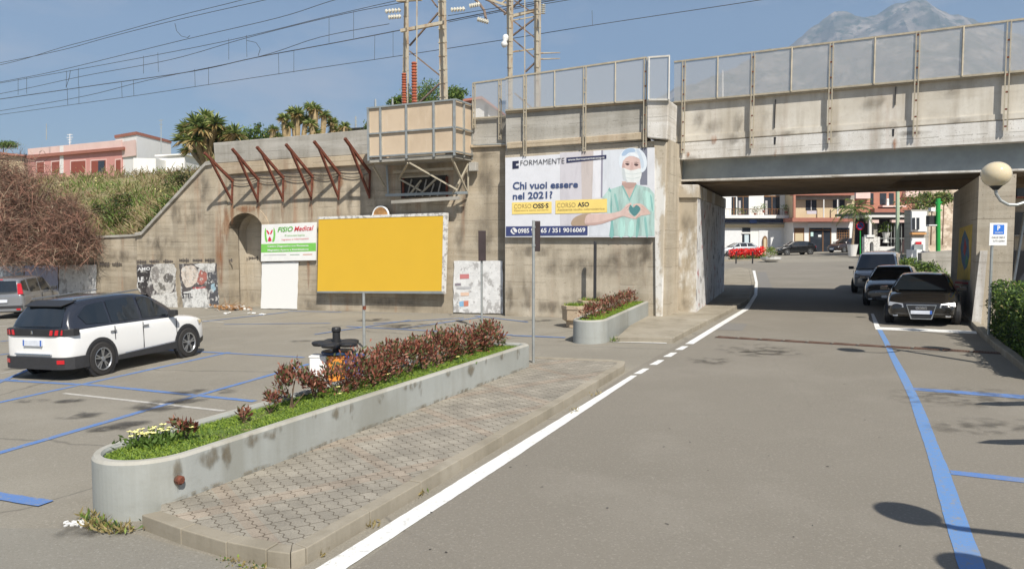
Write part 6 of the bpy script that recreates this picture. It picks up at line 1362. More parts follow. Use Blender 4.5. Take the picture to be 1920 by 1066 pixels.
lettering('DALLE ORE 8', sq(-.36, -.18, .36, -.10, .012), INK, o); lettering('TUTTI I GIORNI', sq(-.3, -.34, .36, -.26, .012), INK, o)
p = G(1888, 600); top = DD(1921, 405, p.y+.4); o = thing('leaning_pole', p, 'pale grey pole leaning to the right behind the clipped hedge', 'pole'); b = MB(); b.tube(p, p+(top-p)*1.02, .04); b.build('shaft', M['galv'], o)
# clipped hedge at the right
hp0, hp1 = G(1848, 628), G(1925, 690); hd_ = Vector((hp1.x-hp0.x, hp1.y-hp0.y, 0)).normalized(); hn = Vector((-hd_.y, hd_.x, 0)); hn = hn if hn.x > 0 else -hn
hc = Vector((hp0.x, hp0.y, 0)); o = thing('hedge', lift(hc+hd_*2+hn*.7, 0), 'dense clipped dark green hedge at the right edge', 'hedge')
b = MB(); r2 = random.Random(8); HL, HW, HH = 6.2, 1.7, 1.26
for k in range(15000):
    f = r2.random()
    u, v, w = r2.uniform(0, HL), r2.uniform(0, HW), r2.uniform(.08, HH)
    fc_ = r2.random()
    if fc_ < .36: v = abs(r2.gauss(0, .10))
    elif fc_ < .62: w = HH-abs(r2.gauss(0, .07))
    elif fc_ < .86: u = abs(r2.gauss(0, .10))
    rc = .3; 
    if u < rc and w > HH-rc and (rc-u)**2+(w-HH+rc)**2 > rc*rc: continue
    if v < rc and w > HH-rc and (rc-v)**2+(w-HH+rc)**2 > rc*rc: continue
    if u < rc and v < rc and (rc-u)**2+(rc-v)**2 > rc*rc: continue
    nn = mnoise.noise(Vector((u*2.2, v*2.2, w*2.2)))*.16
    q = lift(hc+hd_*(u+nn)+hn*(v-nn), w+nn); b.cur = r2.choices((0, 1, 2, 3), (5, 2.2, 6, .4))[0]; b.leaf(q, Vector((r2.gauss(0, 1), r2.gauss(0, 1), r2.gauss(.5, .8))), .04, .075)
b.build('foliage', GLM, o)
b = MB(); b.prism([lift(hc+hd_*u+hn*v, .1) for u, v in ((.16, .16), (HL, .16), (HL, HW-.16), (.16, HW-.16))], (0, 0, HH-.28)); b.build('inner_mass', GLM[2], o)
ks = [G(1822, 612), G(1840, 632), G(1865, 655), G(1900, 682), G(1960, 735)]; ks = [Vector((p.x, p.y, 0)) for p in ks]
kerbrun('kerb', [ks[0]-hd_*4.0]+ks, [p+hn*.16 for p in [ks[0]-hd_*4.0]+ks], .13, .8)
# weeds along edges
def weeds(pts, lab, n=60, h=.12, dry=.3):
    b = MB(); r2 = random.Random(int(abs(pts[0].x*100)))
    for p in pts:
        for k in range(n//len(pts)):
            q = lift(p+Vector((r2.gauss(0, .05), r2.gauss(0, .04), 0)), r2.uniform(0, .03)); b.cur = 3 if r2.random() < dry else r2.choice((0, 1, 2)); b.leaf(q, Vector((r2.gauss(0, .7), r2.gauss(0, .7), .8)), .02, h*r2.uniform(.4, 1.1))
    tag(b.build('weeds', GLM, origin=(0, 0, 0)), lab, None, None, 'stuff')
weeds([G(x, y, .14) for x, y in ((290, 953), (298, 950), (308, 947), (318, 943), (325, 941))], 'low green weeds where the planter meets the pavers', 150, .06, .05)
weeds([G(x, y) for x, y in ((165, 972), (172, 980), (182, 988), (195, 992), (210, 996), (222, 998), (232, 1000), (176, 985), (188, 992))], 'brown and green dry weeds around the rounded foot of the long planter', 330, .10, .75)
weeds([G(x, y) for x, y in ((688, 990), (694, 987), (788, 930), (600, 1040), (1112, 742), (1078, 772))], 'dry tufts in the gutter along the kerb', 90, .07, .8)
weeds([G(x, y) for x, y in ((430, 1052), (450, 1060), (470, 1066), (485, 1070))], 'yellowish moss tufts at the foot of the near kerb', 90, .04, .6)
weeds([G(x, y, 0) for x, y in ((1112, 637), (1116, 637), (1150, 641), (1158, 641))], 'small green weed at the foot of the shorter planter', 90, .16, .1)
b = MB(); r2 = random.Random(44)
for k in range(70):
    q = G(r2.gauss(150, 14), r2.gauss(982, 3)); b.box(lift(q, .012), .03*r2.uniform(.4, 1.2), .02, .014, ux=(r2.gauss(0, 1), r2.gauss(0, 1), 0))
tag(b.build('spilled_grit', M['white'], origin=(0, 0, 0)), 'white grit spilled beside the rounded end of the planter', None, None, 'stuff')

# ================================================================ VEGETATION ON THE BANK
TWM = [mat('brown_twig', (.20, .12, .085), .9, 0, .3, 6), mat('reddish_twig', (.33, .17, .12), .9, 0, .3, 6), mat('pale_twig', (.34, .26, .18), .9, 0, .3, 6), mat('dark_twig', (.10, .06, .045), .9, 0, .3, 6)]
def twigbush(px, py, y, rx, rz, n, lab, seed):
    c = DD(px, py, y); r2 = random.Random(seed); o = thing('bare_bush', Vector((c.x, c.y, c.z)), lab, 'bush', 'bare reddish-brown bushes'); b = MB()
    for k in range(n):
        a, e = r2.uniform(0, 6.28), r2.uniform(-.25, 1.5); rr = r2.random()**.5; jit = 1+.42*mnoise.noise(Vector((a*1.8, e*2.6, seed)))+.14*mnoise.noise(Vector((a*6, e*7, seed)))
        q = c+Vector((math.cos(a)*math.cos(e)*rx, math.sin(a)*math.cos(e)*rx*.6, math.sin(e)*rz))*rr*jit
        d = Vector((r2.gauss(0, 1), r2.gauss(0, 1), r2.gauss(.15, 1))).normalized()*r2.uniform(.35, 1.05); sd = d.cross(Vector((r2.gauss(0, 1), r2.gauss(0, 1), r2.gauss(0, 1)))).normalized()*r2.uniform(.006, .012)
        b.cur = r2.choices(range(4), (4, 4, 2, 3))[0]; m_ = q+d*.5+sd*r2.uniform(-7, 7); i = b.vs([q-sd, q+sd, m_+sd*.5, q+d, m_-sd*.5]); b.f.append((i, i+1, i+2, i+3, i+4)); b.m.append(b.cur)
    b.build('twigs', TWM, o)
    b = MB()
    for k in range(7): a = r2.uniform(0, 6.28); b.tube(c-Vector((0, 0, .4)), c+Vector((math.cos(a)*rx*.6, math.sin(a)*rx*.3, rz*.8)), .05, .015, 5)
    b.build('branches', TWM[3], o)
twigbush(25, 470, 32.5, 3.0, 3.7, 17000, 'large bare reddish-brown bush overhanging the low wall at the left edge', 1)
twigbush(128, 462, 32.6, 1.35, 1.9, 6500, 'smaller bare brown bush right of the large one, drooping over the low wall', 2)
twigbush(-110, 470, 31.5, 3.4, 4.4, 9000, 'bare brown bush partly cut off by the left edge', 3)
# rough dry herbage over the bank
BANKS = []
b = MB(); r2 = random.Random(12)
HM = [leafmat('straw', (.31, .25, .125)), leafmat('olive_herb', (.15, .16, .045)), leafmat('green_herb', (.12, .19, .03)), leafmat('brown_herb', (.20, .145, .075)), YF]
for k in range(52000):
    u, v = r2.uniform(.25, 1), r2.random()**1.6*.62
    q = hill(u, v); big = mnoise.noise(Vector((q.x*.22, q.y*.3, 3))); nv = mnoise.noise(Vector((q.x*.7, q.y*.7, 5))); gr = big+.6*nv
    if nv < -.25 and r2.random() < .6: continue
    wts = (2, 3, 6, .6, .5) if gr > .30 else ((4.5, 2.2, .5, 3, .02) if gr > -.18 else (1.2, 1.5, .3, 5, .0))
    b.cur = r2.choices((0, 1, 2, 3, 4), wts)[0]
    d = Vector((r2.gauss(0, .85), r2.gauss(0, .85), .9)).normalized(); hh = r2.uniform(.10, .42)*(1+1.5*max(0, nv)); sd = d.orthogonal().normalized()*r2.uniform(.008, .022)
    q = q+Vector((0, 0, max(0, nv)*r2.uniform(0, 1.3)))
    if b.cur == 4: b.leaf(q+d*hh, d, .09, .09); continue
    i = b.vs([q-sd, q+sd, q+d*hh*.6+sd*1.3, q+d*hh, q+d*hh*.6-sd*1.3]); b.f.append((i, i+1, i+2, i+3, i+4)); b.m.append(b.cur)
for k in range(11):
    u, v = .80+.018*k+r2.uniform(-.006, .006), (.05, .16, .09, .22)[k % 4]+r2.uniform(0, .04); q_ = hill(u, v); rr_ = r2.uniform(.45, .85)
    BANKS.append((q_, rr_, 400+k))
tag(b.build('bank_herbage', HM, origin=(0, 0, 0)), 'rough dry grass, straw and green herbs covering the bank', None, None, 'stuff')
# yuccas
YM = [leafmat('yucca_green', (.19, .25, .07)), leafmat('yucca_light', (.38, .42, .14)), leafmat('yucca_dark', (.09, .13, .045)), leafmat('yucca_dead', (.38, .28, .12))]
def rosette(b, c, r, n, r2, dead=.15):
    for k in range(n):
        a = r2.uniform(0, 6.28); e = math.asin(r2.uniform(-.55, .98)); d = Vector((math.cos(a)*math.cos(e), math.sin(a)*math.cos(e), math.sin(e)))
        b.cur = 3 if e < -.1 and r2.random() < .8 else r2.choices((0, 1, 2), (5, 4, 3))[0]
        L_ = r*r2.uniform(.75, 1.1); w = .035*r/.5; sd = d.cross(Vector((r2.gauss(0, 1), r2.gauss(0, 1), 2))).normalized()*w; tip = c+d*L_-Vector((0, 0, L_*.18)); md = c+d*L_*.55
        i = b.vs([c-sd*.6, c+sd*.6, md+sd, tip, md-sd]); b.f.append((i, i+1, i+2, i+3, i+4)); b.m.append(b.cur)
def yucca(lab, base, heads, seed, rad=.5, n=95):
    r2 = random.Random(seed); o = thing('yucca_tree', base, lab, 'yucca', 'spiky yucca trees on the railway bank'); b = MB()
    for h in heads: mid = base.lerp(h, .5)+Vector((r2.gauss(0, .1), 0, 0)); b.tube(base, mid, .15, .12, 7); b.tube(mid, h, .12, .16, 7)
    b.build('trunk', mat('yucca_trunk', (.36, .27, .15), .95, 0, .3, 5, .5, 12), o)
    b = MB()
    for h in heads: rosette(b, h, rad*r2.uniform(.85, 1.15), n, r2)
    b.build('crown', YM, o)
YD = 37.5
bb_ = DD(388, 318, YD)
hd2 = [(385, 222), (366, 230), (404, 232), (352, 244), (378, 240), (395, 248), (418, 246), (348, 262), (366, 262), (388, 266), (408, 264), (430, 258), (440, 250), (360, 280), (384, 286), (424, 274)]
yucca('big rounded many-headed yucca above the wing wall top', bb_, [DD(x, y, YD+random.Random(x).uniform(-1, 1)) for x, y in hd2], 4, .72, 80)
YY = [((513, 242), 'leftmost small yucca of the row behind the wall parapet'), ((533, 222), 'second yucca from the left behind the parapet'), ((558, 213), 'third yucca from the left, tall, behind the parapet'), ((583, 232), 'low yucca in the middle of the row behind the parapet'), ((592, 205), 'tallest yucca in the row behind the parapet'), ((623, 230), 'yucca right of the tallest one behind the parapet'), ((646, 238), 'rightmost small yucca of the row behind the parapet')]
for k, ((x, y), lab) in enumerate(YY):
    h = DD(x, y, 38.5+(k % 3)*.7); yucca(lab, Vector((h.x+.15*(k % 2), h.y, 5.75)), [h]+([h+Vector((.42, .1, -.3)), h+Vector((-.3, .2, .12))] if k in (2, 4) else [h+Vector((.15, .1, -.4))]), 40+k, .52 if k not in (0, 6) else .42, 110)
def greenbush(name, lab, c, rx, ry, rz, n, ls, mats, wts, seed, cat='bush', trunk=None, group=None):
    r2 = random.Random(seed); o = thing(name, Vector((c.x, c.y, c.z-rz if trunk is None else trunk)), lab, cat, group); b = MB(); cl = []
    for k in range(26):
        a = r2.uniform(0, 6.28); e = r2.uniform(-1.2, 1.4); rr = r2.uniform(.45, 1); cl.append((Vector((math.cos(a)*math.cos(e)*rx*rr, math.sin(a)*math.cos(e)*ry*rr, math.sin(e)*rz*rr)), r2.uniform(.16, .3)))
    for k in range(n):
        p, s = cl[r2.randrange(26)]; q = c+p+Vector((r2.gauss(0, rx*s), r2.gauss(0, ry*s), r2.gauss(0, rz*s))); b.cur = r2.choices(range(len(mats)), wts)[0]; b.leaf(q, Vector((r2.gauss(0, 1), r2.gauss(0, 1), r2.gauss(.3, 1))), ls*.5, ls)
    b.build('crown', mats, o)
    b = MB(); z0 = trunk if trunk is not None else c.z-rz
    b.tube(Vector((c.x, c.y, z0)), c, max(.05, rx*.07), max(.03, rx*.03), 7)
    for k in range(8): p, s = cl[k]; b.tube(c-Vector((0, 0, rz*.4)), c+p*.8, max(.02, rx*.025), .015, 5)
    b.build('trunk', M['stem'], o); return o
for q_, rr_, sd_ in BANKS: greenbush('bank_shrub', 'low rounded olive shrub growing among the dry grass of the bank', q_+Vector((0, 0, rr_*.95)), rr_, rr_, rr_*.75, 1100, .12, [HM[1], HM[2], GLM[2], HM[3]], (5, 2.5, 3, 3), sd_, 'shrub', q_.z-.1, 'low olive shrubs on the bank')
for k, (x, y, rx, rz, lab) in enumerate(((452, 258, .6, .45, 'small green bush right of the big yucca'), (478, 255, .55, .4, 'second small green bush right of the big yucca'), (500, 258, .4, .35, 'small green bush left of the yucca row'), (484, 240, .2, .25, 'thin sprig of leaves rising above the small bushes'))):
    greenbush('green_bush', lab, DD(x, y, 40), rx, rx, rz, 700 if rx > .3 else 120, .13, GLM, (4, 2, 4, .5), 60+k, group='green bushes behind the parapet')
for k, (x, y, rx, rz, lab) in enumerate(((805, 182, 1.5, .75, 'green tree behind the left mast'), (856, 180, .8, .5, 'small green tree crown right of the left mast'), (752, 192, .7, .35, 'low green tree top left of the left mast'), (6, 272, 1.4, .5, 'dark tree top at the left edge beyond the pink house'), (689, 240, .2, .3, 'small green sprig left of the boarded platform'))):
    c = DD(x, y, 52 if x > 700 else (95 if x < 100 else 31)); greenbush('tree', lab, c, rx*(1.0 if x > 700 else 1.3 if x < 100 else 1), rx, rz, 2600 if rx > .3 else 100, .16 if rx > .3 else .1, GLM, (5, 3, 3, .3), 80+k, 'tree', 5.0, 'trees beyond the railway')
# ================================================================ HOUSES, FAR SIDE, MOUNTAIN
def rm(name, base, dark, light): return layered(name, [(dark, (1, 1, .6), .5, .45, .7, .4), (light, (1, 1, 1), 1.5, .5, .7, .4)], base, .85, .1, 20)[0]
M['pink'] = rm('pink_render', (.62, .30, .27), (.48, .22, .19), (.68, .37, .33)); M['palepink'] = rm('pale_pink_render', (.74, .55, .50), (.60, .42, .38), (.78, .62, .58)); M['hwhite'] = rm('white_render', (.76, .75, .73), (.62, .61, .58), (.80, .80, .79))
M['terra'] = rm('terracotta_red', (.36, .15, .11), (.26, .11, .08), (.42, .20, .15)); M['shutter'] = flat('brown_red_shutter', (.28, .07, .04)); M['winglass'] = mat('window_glass', (.03, .035, .045), .12, 0, .2, 2); M['beige'] = rm('beige_render', (.56, .46, .30), (.44, .36, .24), (.62, .53, .38)); M['redhouse'] = rm('red_render', (.44, .20, .14), (.34, .14, .10), (.50, .26, .20))
M['brownwood'] = mat('brown_wood', (.20, .10, .04), .6, 0, .3, 8); M['stone'] = layered('pale_rock', [((.24, .18, .13), (1, 1, 1), .6, .45, .6, .9), ((.55, .47, .38), (1, 1, 1), 1.6, .5, .6, .8), ((.10, .12, .05), (1, 1, 1), .9, .6, .7, .7)], (.42, .34, .26), .95, .9, 3)[0]
def prismY(b, pts, y, dy, dirv=None):
    P = [DD(x, yy, y if not callable(y) else y(x)) for x, yy in pts]; b.prism(P, dirv or Vector((0, dy, 0)))
# pink house: facade runs from far left towards us on the right
_h0, _h1 = DD(50, 300, 84), DD(230, 300, 74); HPL = Plane((_h0.x, _h0.y), (_h1.x-_h0.x, _h1.y-_h0.y))
hy = lambda x: HPL.hit(x, 300).y
PH = thing('pink_house', DD(140, 340, 78), 'long pink house with red cornice and shuttered windows on the hill', 'house')
b = MB(); prismY(b, [(52, 350), (229, 350), (229, 280), (52, 296)], hy, 9); b.build('wall', M['pink'], PH)
b = MB(); prismY(b, [(50, 291), (232, 275), (232, 280.5), (50, 297)], lambda x: hy(x)-.5, 9.5); b.build('cornice', M['terra'], PH)
b = MB(); prismY(b, [(52, 279), (228, 262), (228, 277), (52, 292)], lambda x: hy(x)-.1, .25); b.build('roof_parapet', M['palepink'], PH)
for x0, x1 in ((69, 82), (97, 111), (133, 160), (171, 198), (217, 226)):
    b = MB(); prismY(b, [(x0-1.5, 324), (x1+1.5, 323), (x1+1.5, 302-(x1-60)*.03), (x0-1.5, 303-(x0-60)*.03)], lambda x: hy(x)-.05, .1); w_ = b.build('window', M['palepink'], PH)
    b = MB(); prismY(b, [(x0, 324), (x1, 323), (x1, 304-(x1-60)*.03), (x0, 305-(x0-60)*.03)], lambda x: hy(x)-.10, .05); b.build('shutter', M['shutter'], w_)
    if x0 == 171: b = MB(); prismY(b, [(184, 324), (196, 323), (196, 301), (184, 301.5)], lambda x: hy(x)-.15, .05); b.build('pane', M['winglass'], w_)
b = MB(); prismY(b, [(112, 325), (119, 325), (119, 273), (112, 274)], lambda x: hy(x)-.12, .1); b.build('white_pilaster', M['hwhite'], PH)
WH = thing('white_house', DD(270, 340, 74), 'tall white house block with thin red roof edge joined to the pink house', 'house')
b = MB(); f0, f1, f2 = DD(216, 253, 75), DD(256, 249.5, 72.5), DD(320, 259, 79)
def colz(p, z): return Vector((p.x, p.y, z))
zb_ = DD(256, 345, 72.5).z; zt_ = f1.z-.15; back_ = f0+(f2-f1)
b.prism([colz(p, zb_) for p in (f0, f1, f2, back_)], (0, 0, zt_-zb_)); b.build('wall', M['hwhite'], WH)
b = MB(); ce = (f0+f2)/2; ring = [colz(p+(p-ce)*.03, zt_) for p in (f0, f1, f2, back_)]; b.prism(ring, (0, 0, .28)); b.build('roof_edge', M['terra'], WH)
b = MB(); q0, q1 = f0+Vector((.05, -.08, 0)), f1+Vector((-.05, -.08, 0)); b.prism([colz(q0, zt_-.5), colz(q1, zt_-.5), colz(q1, zt_-2.0), colz(q0, zt_-2.0)], (0, -.05, 0)); b.build('pink_panel', M['palepink'], WH)
LW = thing('white_outbuilding', DD(300, 330, 66), 'low white outbuildings stepping down right of the tall white house', 'house')
b = MB(); prismY(b, [(250, 330), (292, 330), (292, 297), (250, 296)], 68, 4); b.build('wall', M['hwhite'], LW)
b = MB(); prismY(b, [(292, 330), (346, 330), (346, 289), (292, 292)], 70, 4); prismY(b, [(290, 293), (348, 290), (348, 287.5), (290, 290.5)], 69.8, 4.4); b.build('annex', M['hwhite'], LW)
o = thing('beige_house', DD(15, 320, 88), 'beige house end with brown tiled roof at the far left edge', 'house'); b = MB(); prismY(b, [(-30, 330), (44, 330), (44, 290), (-30, 286)], 88, 8); b.build('wall', M['beige'], o)
b = MB(); prismY(b, [(-32, 282), (46, 290), (46, 293), (-32, 287)], 87.5, 9); b.build('roof', M['terra'], o)
# aerials
def aerial(px, y0, y1, y, lab, bars, m=M['galv']):
    o = thing('aerial', DD(px, y1, y), lab, 'aerial'); b = MB(); b.tube(DD(px, y1, y), DD(px, y0, y), .05, .035, 5); b.build('mast', m, o)
    b = MB()
    for yy, w in bars: b.tube(DD(px-w, yy, y), DD(px+w, yy-.6, y), .035, n=4)
    b.build('elements', m, o)
aerial(131, 251, 274, 80, 'white cluster aerial on the pink house roof', [(253, 5), (258, 6), (262, 4), (267, 3)], M['hwhite'])
aerial(302, 224, 288, 73, 'tall thin aerial before the tall white house', [(226, 4), (234, 3), (240, 2)])
aerial(87, 232, 262, 80, 'thin bare rod above the left part of the pink house', [])
aerial(704, 186, 205, 30, 'thin upright rod left of the platform top', []); aerial(736, 185, 202, 30, 'thin upright rod above the platform top', []); aerial(667, 218, 244, 42, 'faint lattice aerial between the yuccas and the platform', [(222, 2), (228, 2), (234, 2)])
# little white tiled house behind the fence
o = thing('tiled_house', DD(905, 240, 44), 'small white gabled house with tiled roof seen through the short mesh fence', 'house')
b = MB(); prismY(b, [(884, 250), (942, 250), (942, 214), (905, 184), (884, 190)], 44, 7); b.build('wall', M['hwhite'], o)
b = MB(); prismY(b, [(903, 180), (948, 214), (948, 218), (903, 185)], 43.6, 8); prismY(b, [(868, 186), (904, 180), (904, 185), (868, 190)], 43.6, 8); b.build('roof', M['terra'], o)
b = MB(); prismY(b, [(909, 222), (915, 222), (915, 198), (909, 196)], 43.9, .1); b.build('window', M['winglass'], o)
o = thing('flat_roof_house', DD(672, 250, 40), 'dark flat roof edge just left of the boarded platform', 'house'); b = MB(); prismY(b, [(652, 260), (695, 260), (695, 238), (652, 240)], 42, 5); b.build('roof', M['cap'], o)
b = MB(); prismY(b, [(650, 240.5), (697, 237.5), (697, 239.5), (650, 242.5)], 41.8, 5.4); b.build('roof_edge', M['black'], o)

# ---------------------------------------------- beyond the underpass
def fpz(px, py, y): return DD(px, py, y)
def facade(o, name, m, rect, y, th=.12, **k):
    x0, y0, x1, y1 = rect; b = MB(); prismY(b, [(x0, y1), (x1, y1), (x1, y0), (x0, y0)], y, th); return b.build(name, M[m] if isinstance(m, str) else m, o, **k)
YA = 92
A = thing('white_shop_building', DD(1400, 470, YA), 'white two-storey building with shuttered shopfronts and dark sign band beyond the underpass', 'building')
facade(A, 'wall', 'hwhite', (1180, 290, 1486, 486), YA, 12)
facade(A, 'balcony_slab', 'hwhite', (1180, 403, 1484, 409), YA-1.3, 1.3)
facade(A, 'sign_band', flat('navy_sign', (.03, .04, .09)), (1200, 411, 1476, 417), YA-.5, .4)
facade(A, 'sign_panel', flat('blue_sign', (.04, .08, .25)), (1406, 411, 1419, 418), YA-.55, .06)
facade(A, 'awning_box', 'beige', (1200, 420, 1470, 426), YA-.3, .3)
for x0, x1 in ((1340, 1390), (1423, 1465)): facade(A, 'roller_shutter', mat('white_roller_shutter', (.68, .69, .70), .5, 0, .05, 3), (x0, 431, x1, 474), YA-.06, .06)
d_ = facade(A, 'door', 'winglass', (1392, 427, 1407, 473), YA-.08, .06); facade(A, 'door_notice', flat('pale_notice', (.5, .6, .65)), (1396, 440, 1404, 462), YA-.12, .02); facade(A, 'door_transom', 'hwhite', (1391, 435, 1408, 438), YA-.13, .05)
for x0, x1, m_ in ((1372, 1380, 'winglass'), (1383, 1404, 'winglass'), (1433, 1462, 'winglass')):
    w_ = facade(A, 'window', m_, (x0, 369, x1, 403), YA-.05, .05); facade(w_, 'frame', 'brownwood', (x0+(x1-x0)/2-.7, 369, x0+(x1-x0)/2+.7, 403), YA-.09, .03)
    if x1-x0 > 10: facade(w_, 'curtain', flat('pale_curtain', (.45, .42, .42)), (x0+2, 376, x0+6, 402), YA-.07, .01); facade(w_, 'frame', 'brownwood', (x0, 366.5, x1, 369), YA-.1, .05)
b = MB()
for k in range(60): x = 1300+k*3.1; b.tube(fpz(x, 392, YA-1.25), fpz(x, 404, YA-1.25), .02, n=4)
b.tube(fpz(1250, 391.5, YA-1.25), fpz(1484, 391.5, YA-1.25), .03, n=4); b.build('balcony_railing', M['brownwood'], A)
r2 = random.Random(3)
for k, (x, y, lab) in enumerate(((1388, 401, 'potted plants with reddish flowers at the left end of the balcony'), (1416, 399, 'potted green plant in the middle of the balcony'), (1432, 394, 'leafy potted plant before the right balcony window'), (1448, 402, 'row of reddish pots under the right balcony window'), (1474, 396, 'bare twiggy potted plant at the right end of the balcony'))):
    c = DD(x, y, YA-1.1); o = thing('balcony_plant', c-Vector((0, 0, .3)), lab, 'potted plant', 'potted plants on the white balcony'); b = MB(); b.lathe([(.14, -.3), (.2, 0), (.22, .0)], c, 8); b.build('pot', M['terra'], o); b = MB()
    for j in range(90): b.cur = r2.randrange(3); b.leaf(c+Vector((r2.gauss(0, .3), r2.gauss(0, .15), r2.uniform(0, .7))), Vector((r2.gauss(0, 1), r2.gauss(0, 1), 1)), .09, .2)
    b.build('foliage', GLM[:3] if k != 3 else RLM[:3], o)
o = thing('wall_niche', DD(1434, 478, YA-.3), 'brown arched wooden board leaning on the white shutter', 'board'); b = MB(); pts = [(1430, 474), (1430, 450)]+[(1434.5-4.5*math.cos(math.pi*k/8), 450-8*math.sin(math.pi*k/8)) for k in range(9)]+[(1439, 474)]; prismY(b, pts, YA-.25, .08); b.build('board', M['brownwood'], o); b = MB(); pts = [(1432, 473), (1432, 452)]+[(1434.5-2.6*math.cos(math.pi*k/8), 451-5*math.sin(math.pi*k/8)) for k in range(9)]+[(1437, 473)]; prismY(b, pts, YA-.28, .03); b.build('picture', M['beige'], o)
YB_ = 89
B = thing('terracotta_trim_building', DD(1540, 470, YB_), 'building with beige upper floor, terracotta trim and white ground floor with brown shop door', 'building')
facade(B, 'wall', 'beige', (1489, 290, 1602, 408), YB_, 10); facade(B, 'ground_floor', 'hwhite', (1487, 416, 1600, 481), YB_-.1, 10)
facade(B, 'slab', 'terra', (1486, 408, 1602, 415.5), YB_-1.2, 3); facade(B, 'fascia', 'terra', (1488, 355, 1602, 366), YB_-1.2, 1.2); facade(B, 'column', 'redhouse', (1488, 366, 1492, 408), YB_-1.2, .3); facade(B, 'lintel', 'cap', (1492, 366, 1602, 374), YB_-.4, .4)
for x in (1544, 1570): facade(B, 'white_column', 'hwhite', (x, 374, x+1.6, 408), YB_-1.1, .15)
for x0, x1, y0 in ((1511, 1531, 375), (1562, 1584, 374)): w_ = facade(B, 'window', 'winglass', (x0, y0, x1, 394 if x0 < 1550 else 390), YB_-.04, .04); facade(w_, 'frame', 'hwhite', (x0+(x1-x0)/2-.5, y0, x0+(x1-x0)/2+.6, 394), YB_-.08, .03)
facade(B, 'laundry', flat('pale_laundry', (.55, .50, .55)), (1513, 395, 1531, 401), YB_-1.1, .1); facade(B, 'shop_sign', flat('white_shop_sign', (.74, .76, .78)), (1516, 417, 1559, 424), YB_-.3, .2)
w_ = facade(B, 'door', 'brownwood', (1489, 427, 1508, 474), YB_-.12, .05); facade(w_, 'pane', 'beige', (1491, 437, 1506, 472), YB_-.14, .02)
w_ = facade(B, 'shop_door', 'winglass', (1518, 427, 1559, 474), YB_-.12, .05)
for x in (1518, 1543, 1558): facade(w_, 'frame', 'brownwood', (x-.8, 427, x+.8, 474), YB_-.16, .04)
facade(w_, 'frame', 'brownwood', (1518, 430, 1559, 432), YB_-.16, .04); facade(w_, 'notice', flat('pale_notice2', (.5, .68, .66)), (1520, 435, 1525, 443), YB_-.17, .01); facade(w_, 'notice', M['white'], (1534, 440, 1540, 444), YB_-.17, .01)
w_ = facade(B, 'lattice_window', 'winglass', (1569, 427, 1593, 448), YB_-.12, .05)
for k in range(6): facade(w_, 'lattice', 'brownwood', (1569+k*4.4, 431, 1570.3+k*4.4, 448), YB_-.16, .03)
for k in range(4): facade(w_, 'lattice', 'brownwood', (1569, 431+k*5, 1593, 432.2+k*5), YB_-.18, .03)
# red house behind, cafe terrace
YC = 106
C_ = thing('red_house', DD(1700, 470, YC), 'red and pink house with balconies rising behind the cafe terrace', 'building')
facade(C_, 'wall', 'redhouse', (1603, 250, 1800, 480), YC, 8); facade(C_, 'pink_band', 'palepink', (1605, 358, 1632, 372), YC-.8, .8); facade(C_, 'pink_band', 'palepink', (1698, 358, 1730, 369), YC-.8, .8)
for x0, x1 in ((1650, 1662), (1667, 1676), (1632, 1638)): facade(C_, 'window', 'winglass', (x0, 362, x1, 384), YC-.05, .05)
facade(C_, 'white_pillar', 'hwhite', (1663, 372, 1667, 388), YC-.9, .3); facade(C_, 'balcony', 'palepink', (1655, 385, 1700, 388), YC-1.2, 1.2); facade(C_, 'balcony', 'terra', (1640, 391, 1705, 402), YC-1.3, 1.3)
CT = thing('cafe_terrace', DD(1690, 475, 72), 'dark roofed cafe terrace with white beam, column and glazed sides', 'terrace'); YT = 72
facade(CT, 'white_beam', 'hwhite', (1622, 403, 1757, 407), YT, 5); facade(CT, 'roof', 'black', (1616, 398, 1757, 403), YT+.3, 6)
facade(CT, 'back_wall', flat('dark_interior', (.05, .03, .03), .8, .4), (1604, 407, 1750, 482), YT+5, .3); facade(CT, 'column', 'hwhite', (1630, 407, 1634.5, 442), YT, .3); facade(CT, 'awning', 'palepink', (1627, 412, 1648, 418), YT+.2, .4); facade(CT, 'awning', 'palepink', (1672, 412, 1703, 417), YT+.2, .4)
facade(CT, 'column', 'cap', (1638, 418, 1645, 445), YT+1, .3)
for x in (1665, 1671, 1677, 1690): facade(CT, 'glazing_bar', 'galv', (x, 420, x+1, 480), YT+.5, .1)
facade(CT, 'railing', 'galv', (1648, 446, 1710, 447.5), YT, .1); facade(CT, 'planter_box', 'hwhite', (1650, 462, 1678, 470), YT-.2, .4)
o = thing('white_urn', DD(1660, 470, YT-1), 'white pedestal with greenery inside the cafe terrace', 'pedestal'); b = MB(); c = DD(1661, 447, YT+.8); b.lathe([(.3, -.4), (.2, -.1), (.35, .5), (.4, .6)], c, 10); b.build('pedestal', M['hwhite'], o)
b = MB(); r2 = random.Random(9)
for j in range(160): b.cur = r2.randrange(3); b.leaf(c+Vector((r2.gauss(0, .35), r2.gauss(0, .2), .6+r2.uniform(0, .9))), Vector((r2.gauss(0, 1), r2.gauss(0, 1), 1)), .12, .26)
b.build('foliage', GLM[:3], o)
o = thing('white_arch_wall', DD(1636, 478, 66), 'low white stone wall with a small dark arch before the cafe terrace', 'wall')
b = MB(); pts = [(1621, 478), (1621, 444), (1650, 444), (1650, 478), (1638, 478)]+[(1634.5+3.5*math.cos(math.pi*k/6), 458-5*math.sin(math.pi*k/6)) for k in range(7)]+[(1631, 478)]; prismY(b, pts, 66, .5); b.build('wall', M['frame'], o, tri=True); facade(o, 'capstone', 'hwhite', (1626, 440, 1640, 444.5), 65.9, .6)
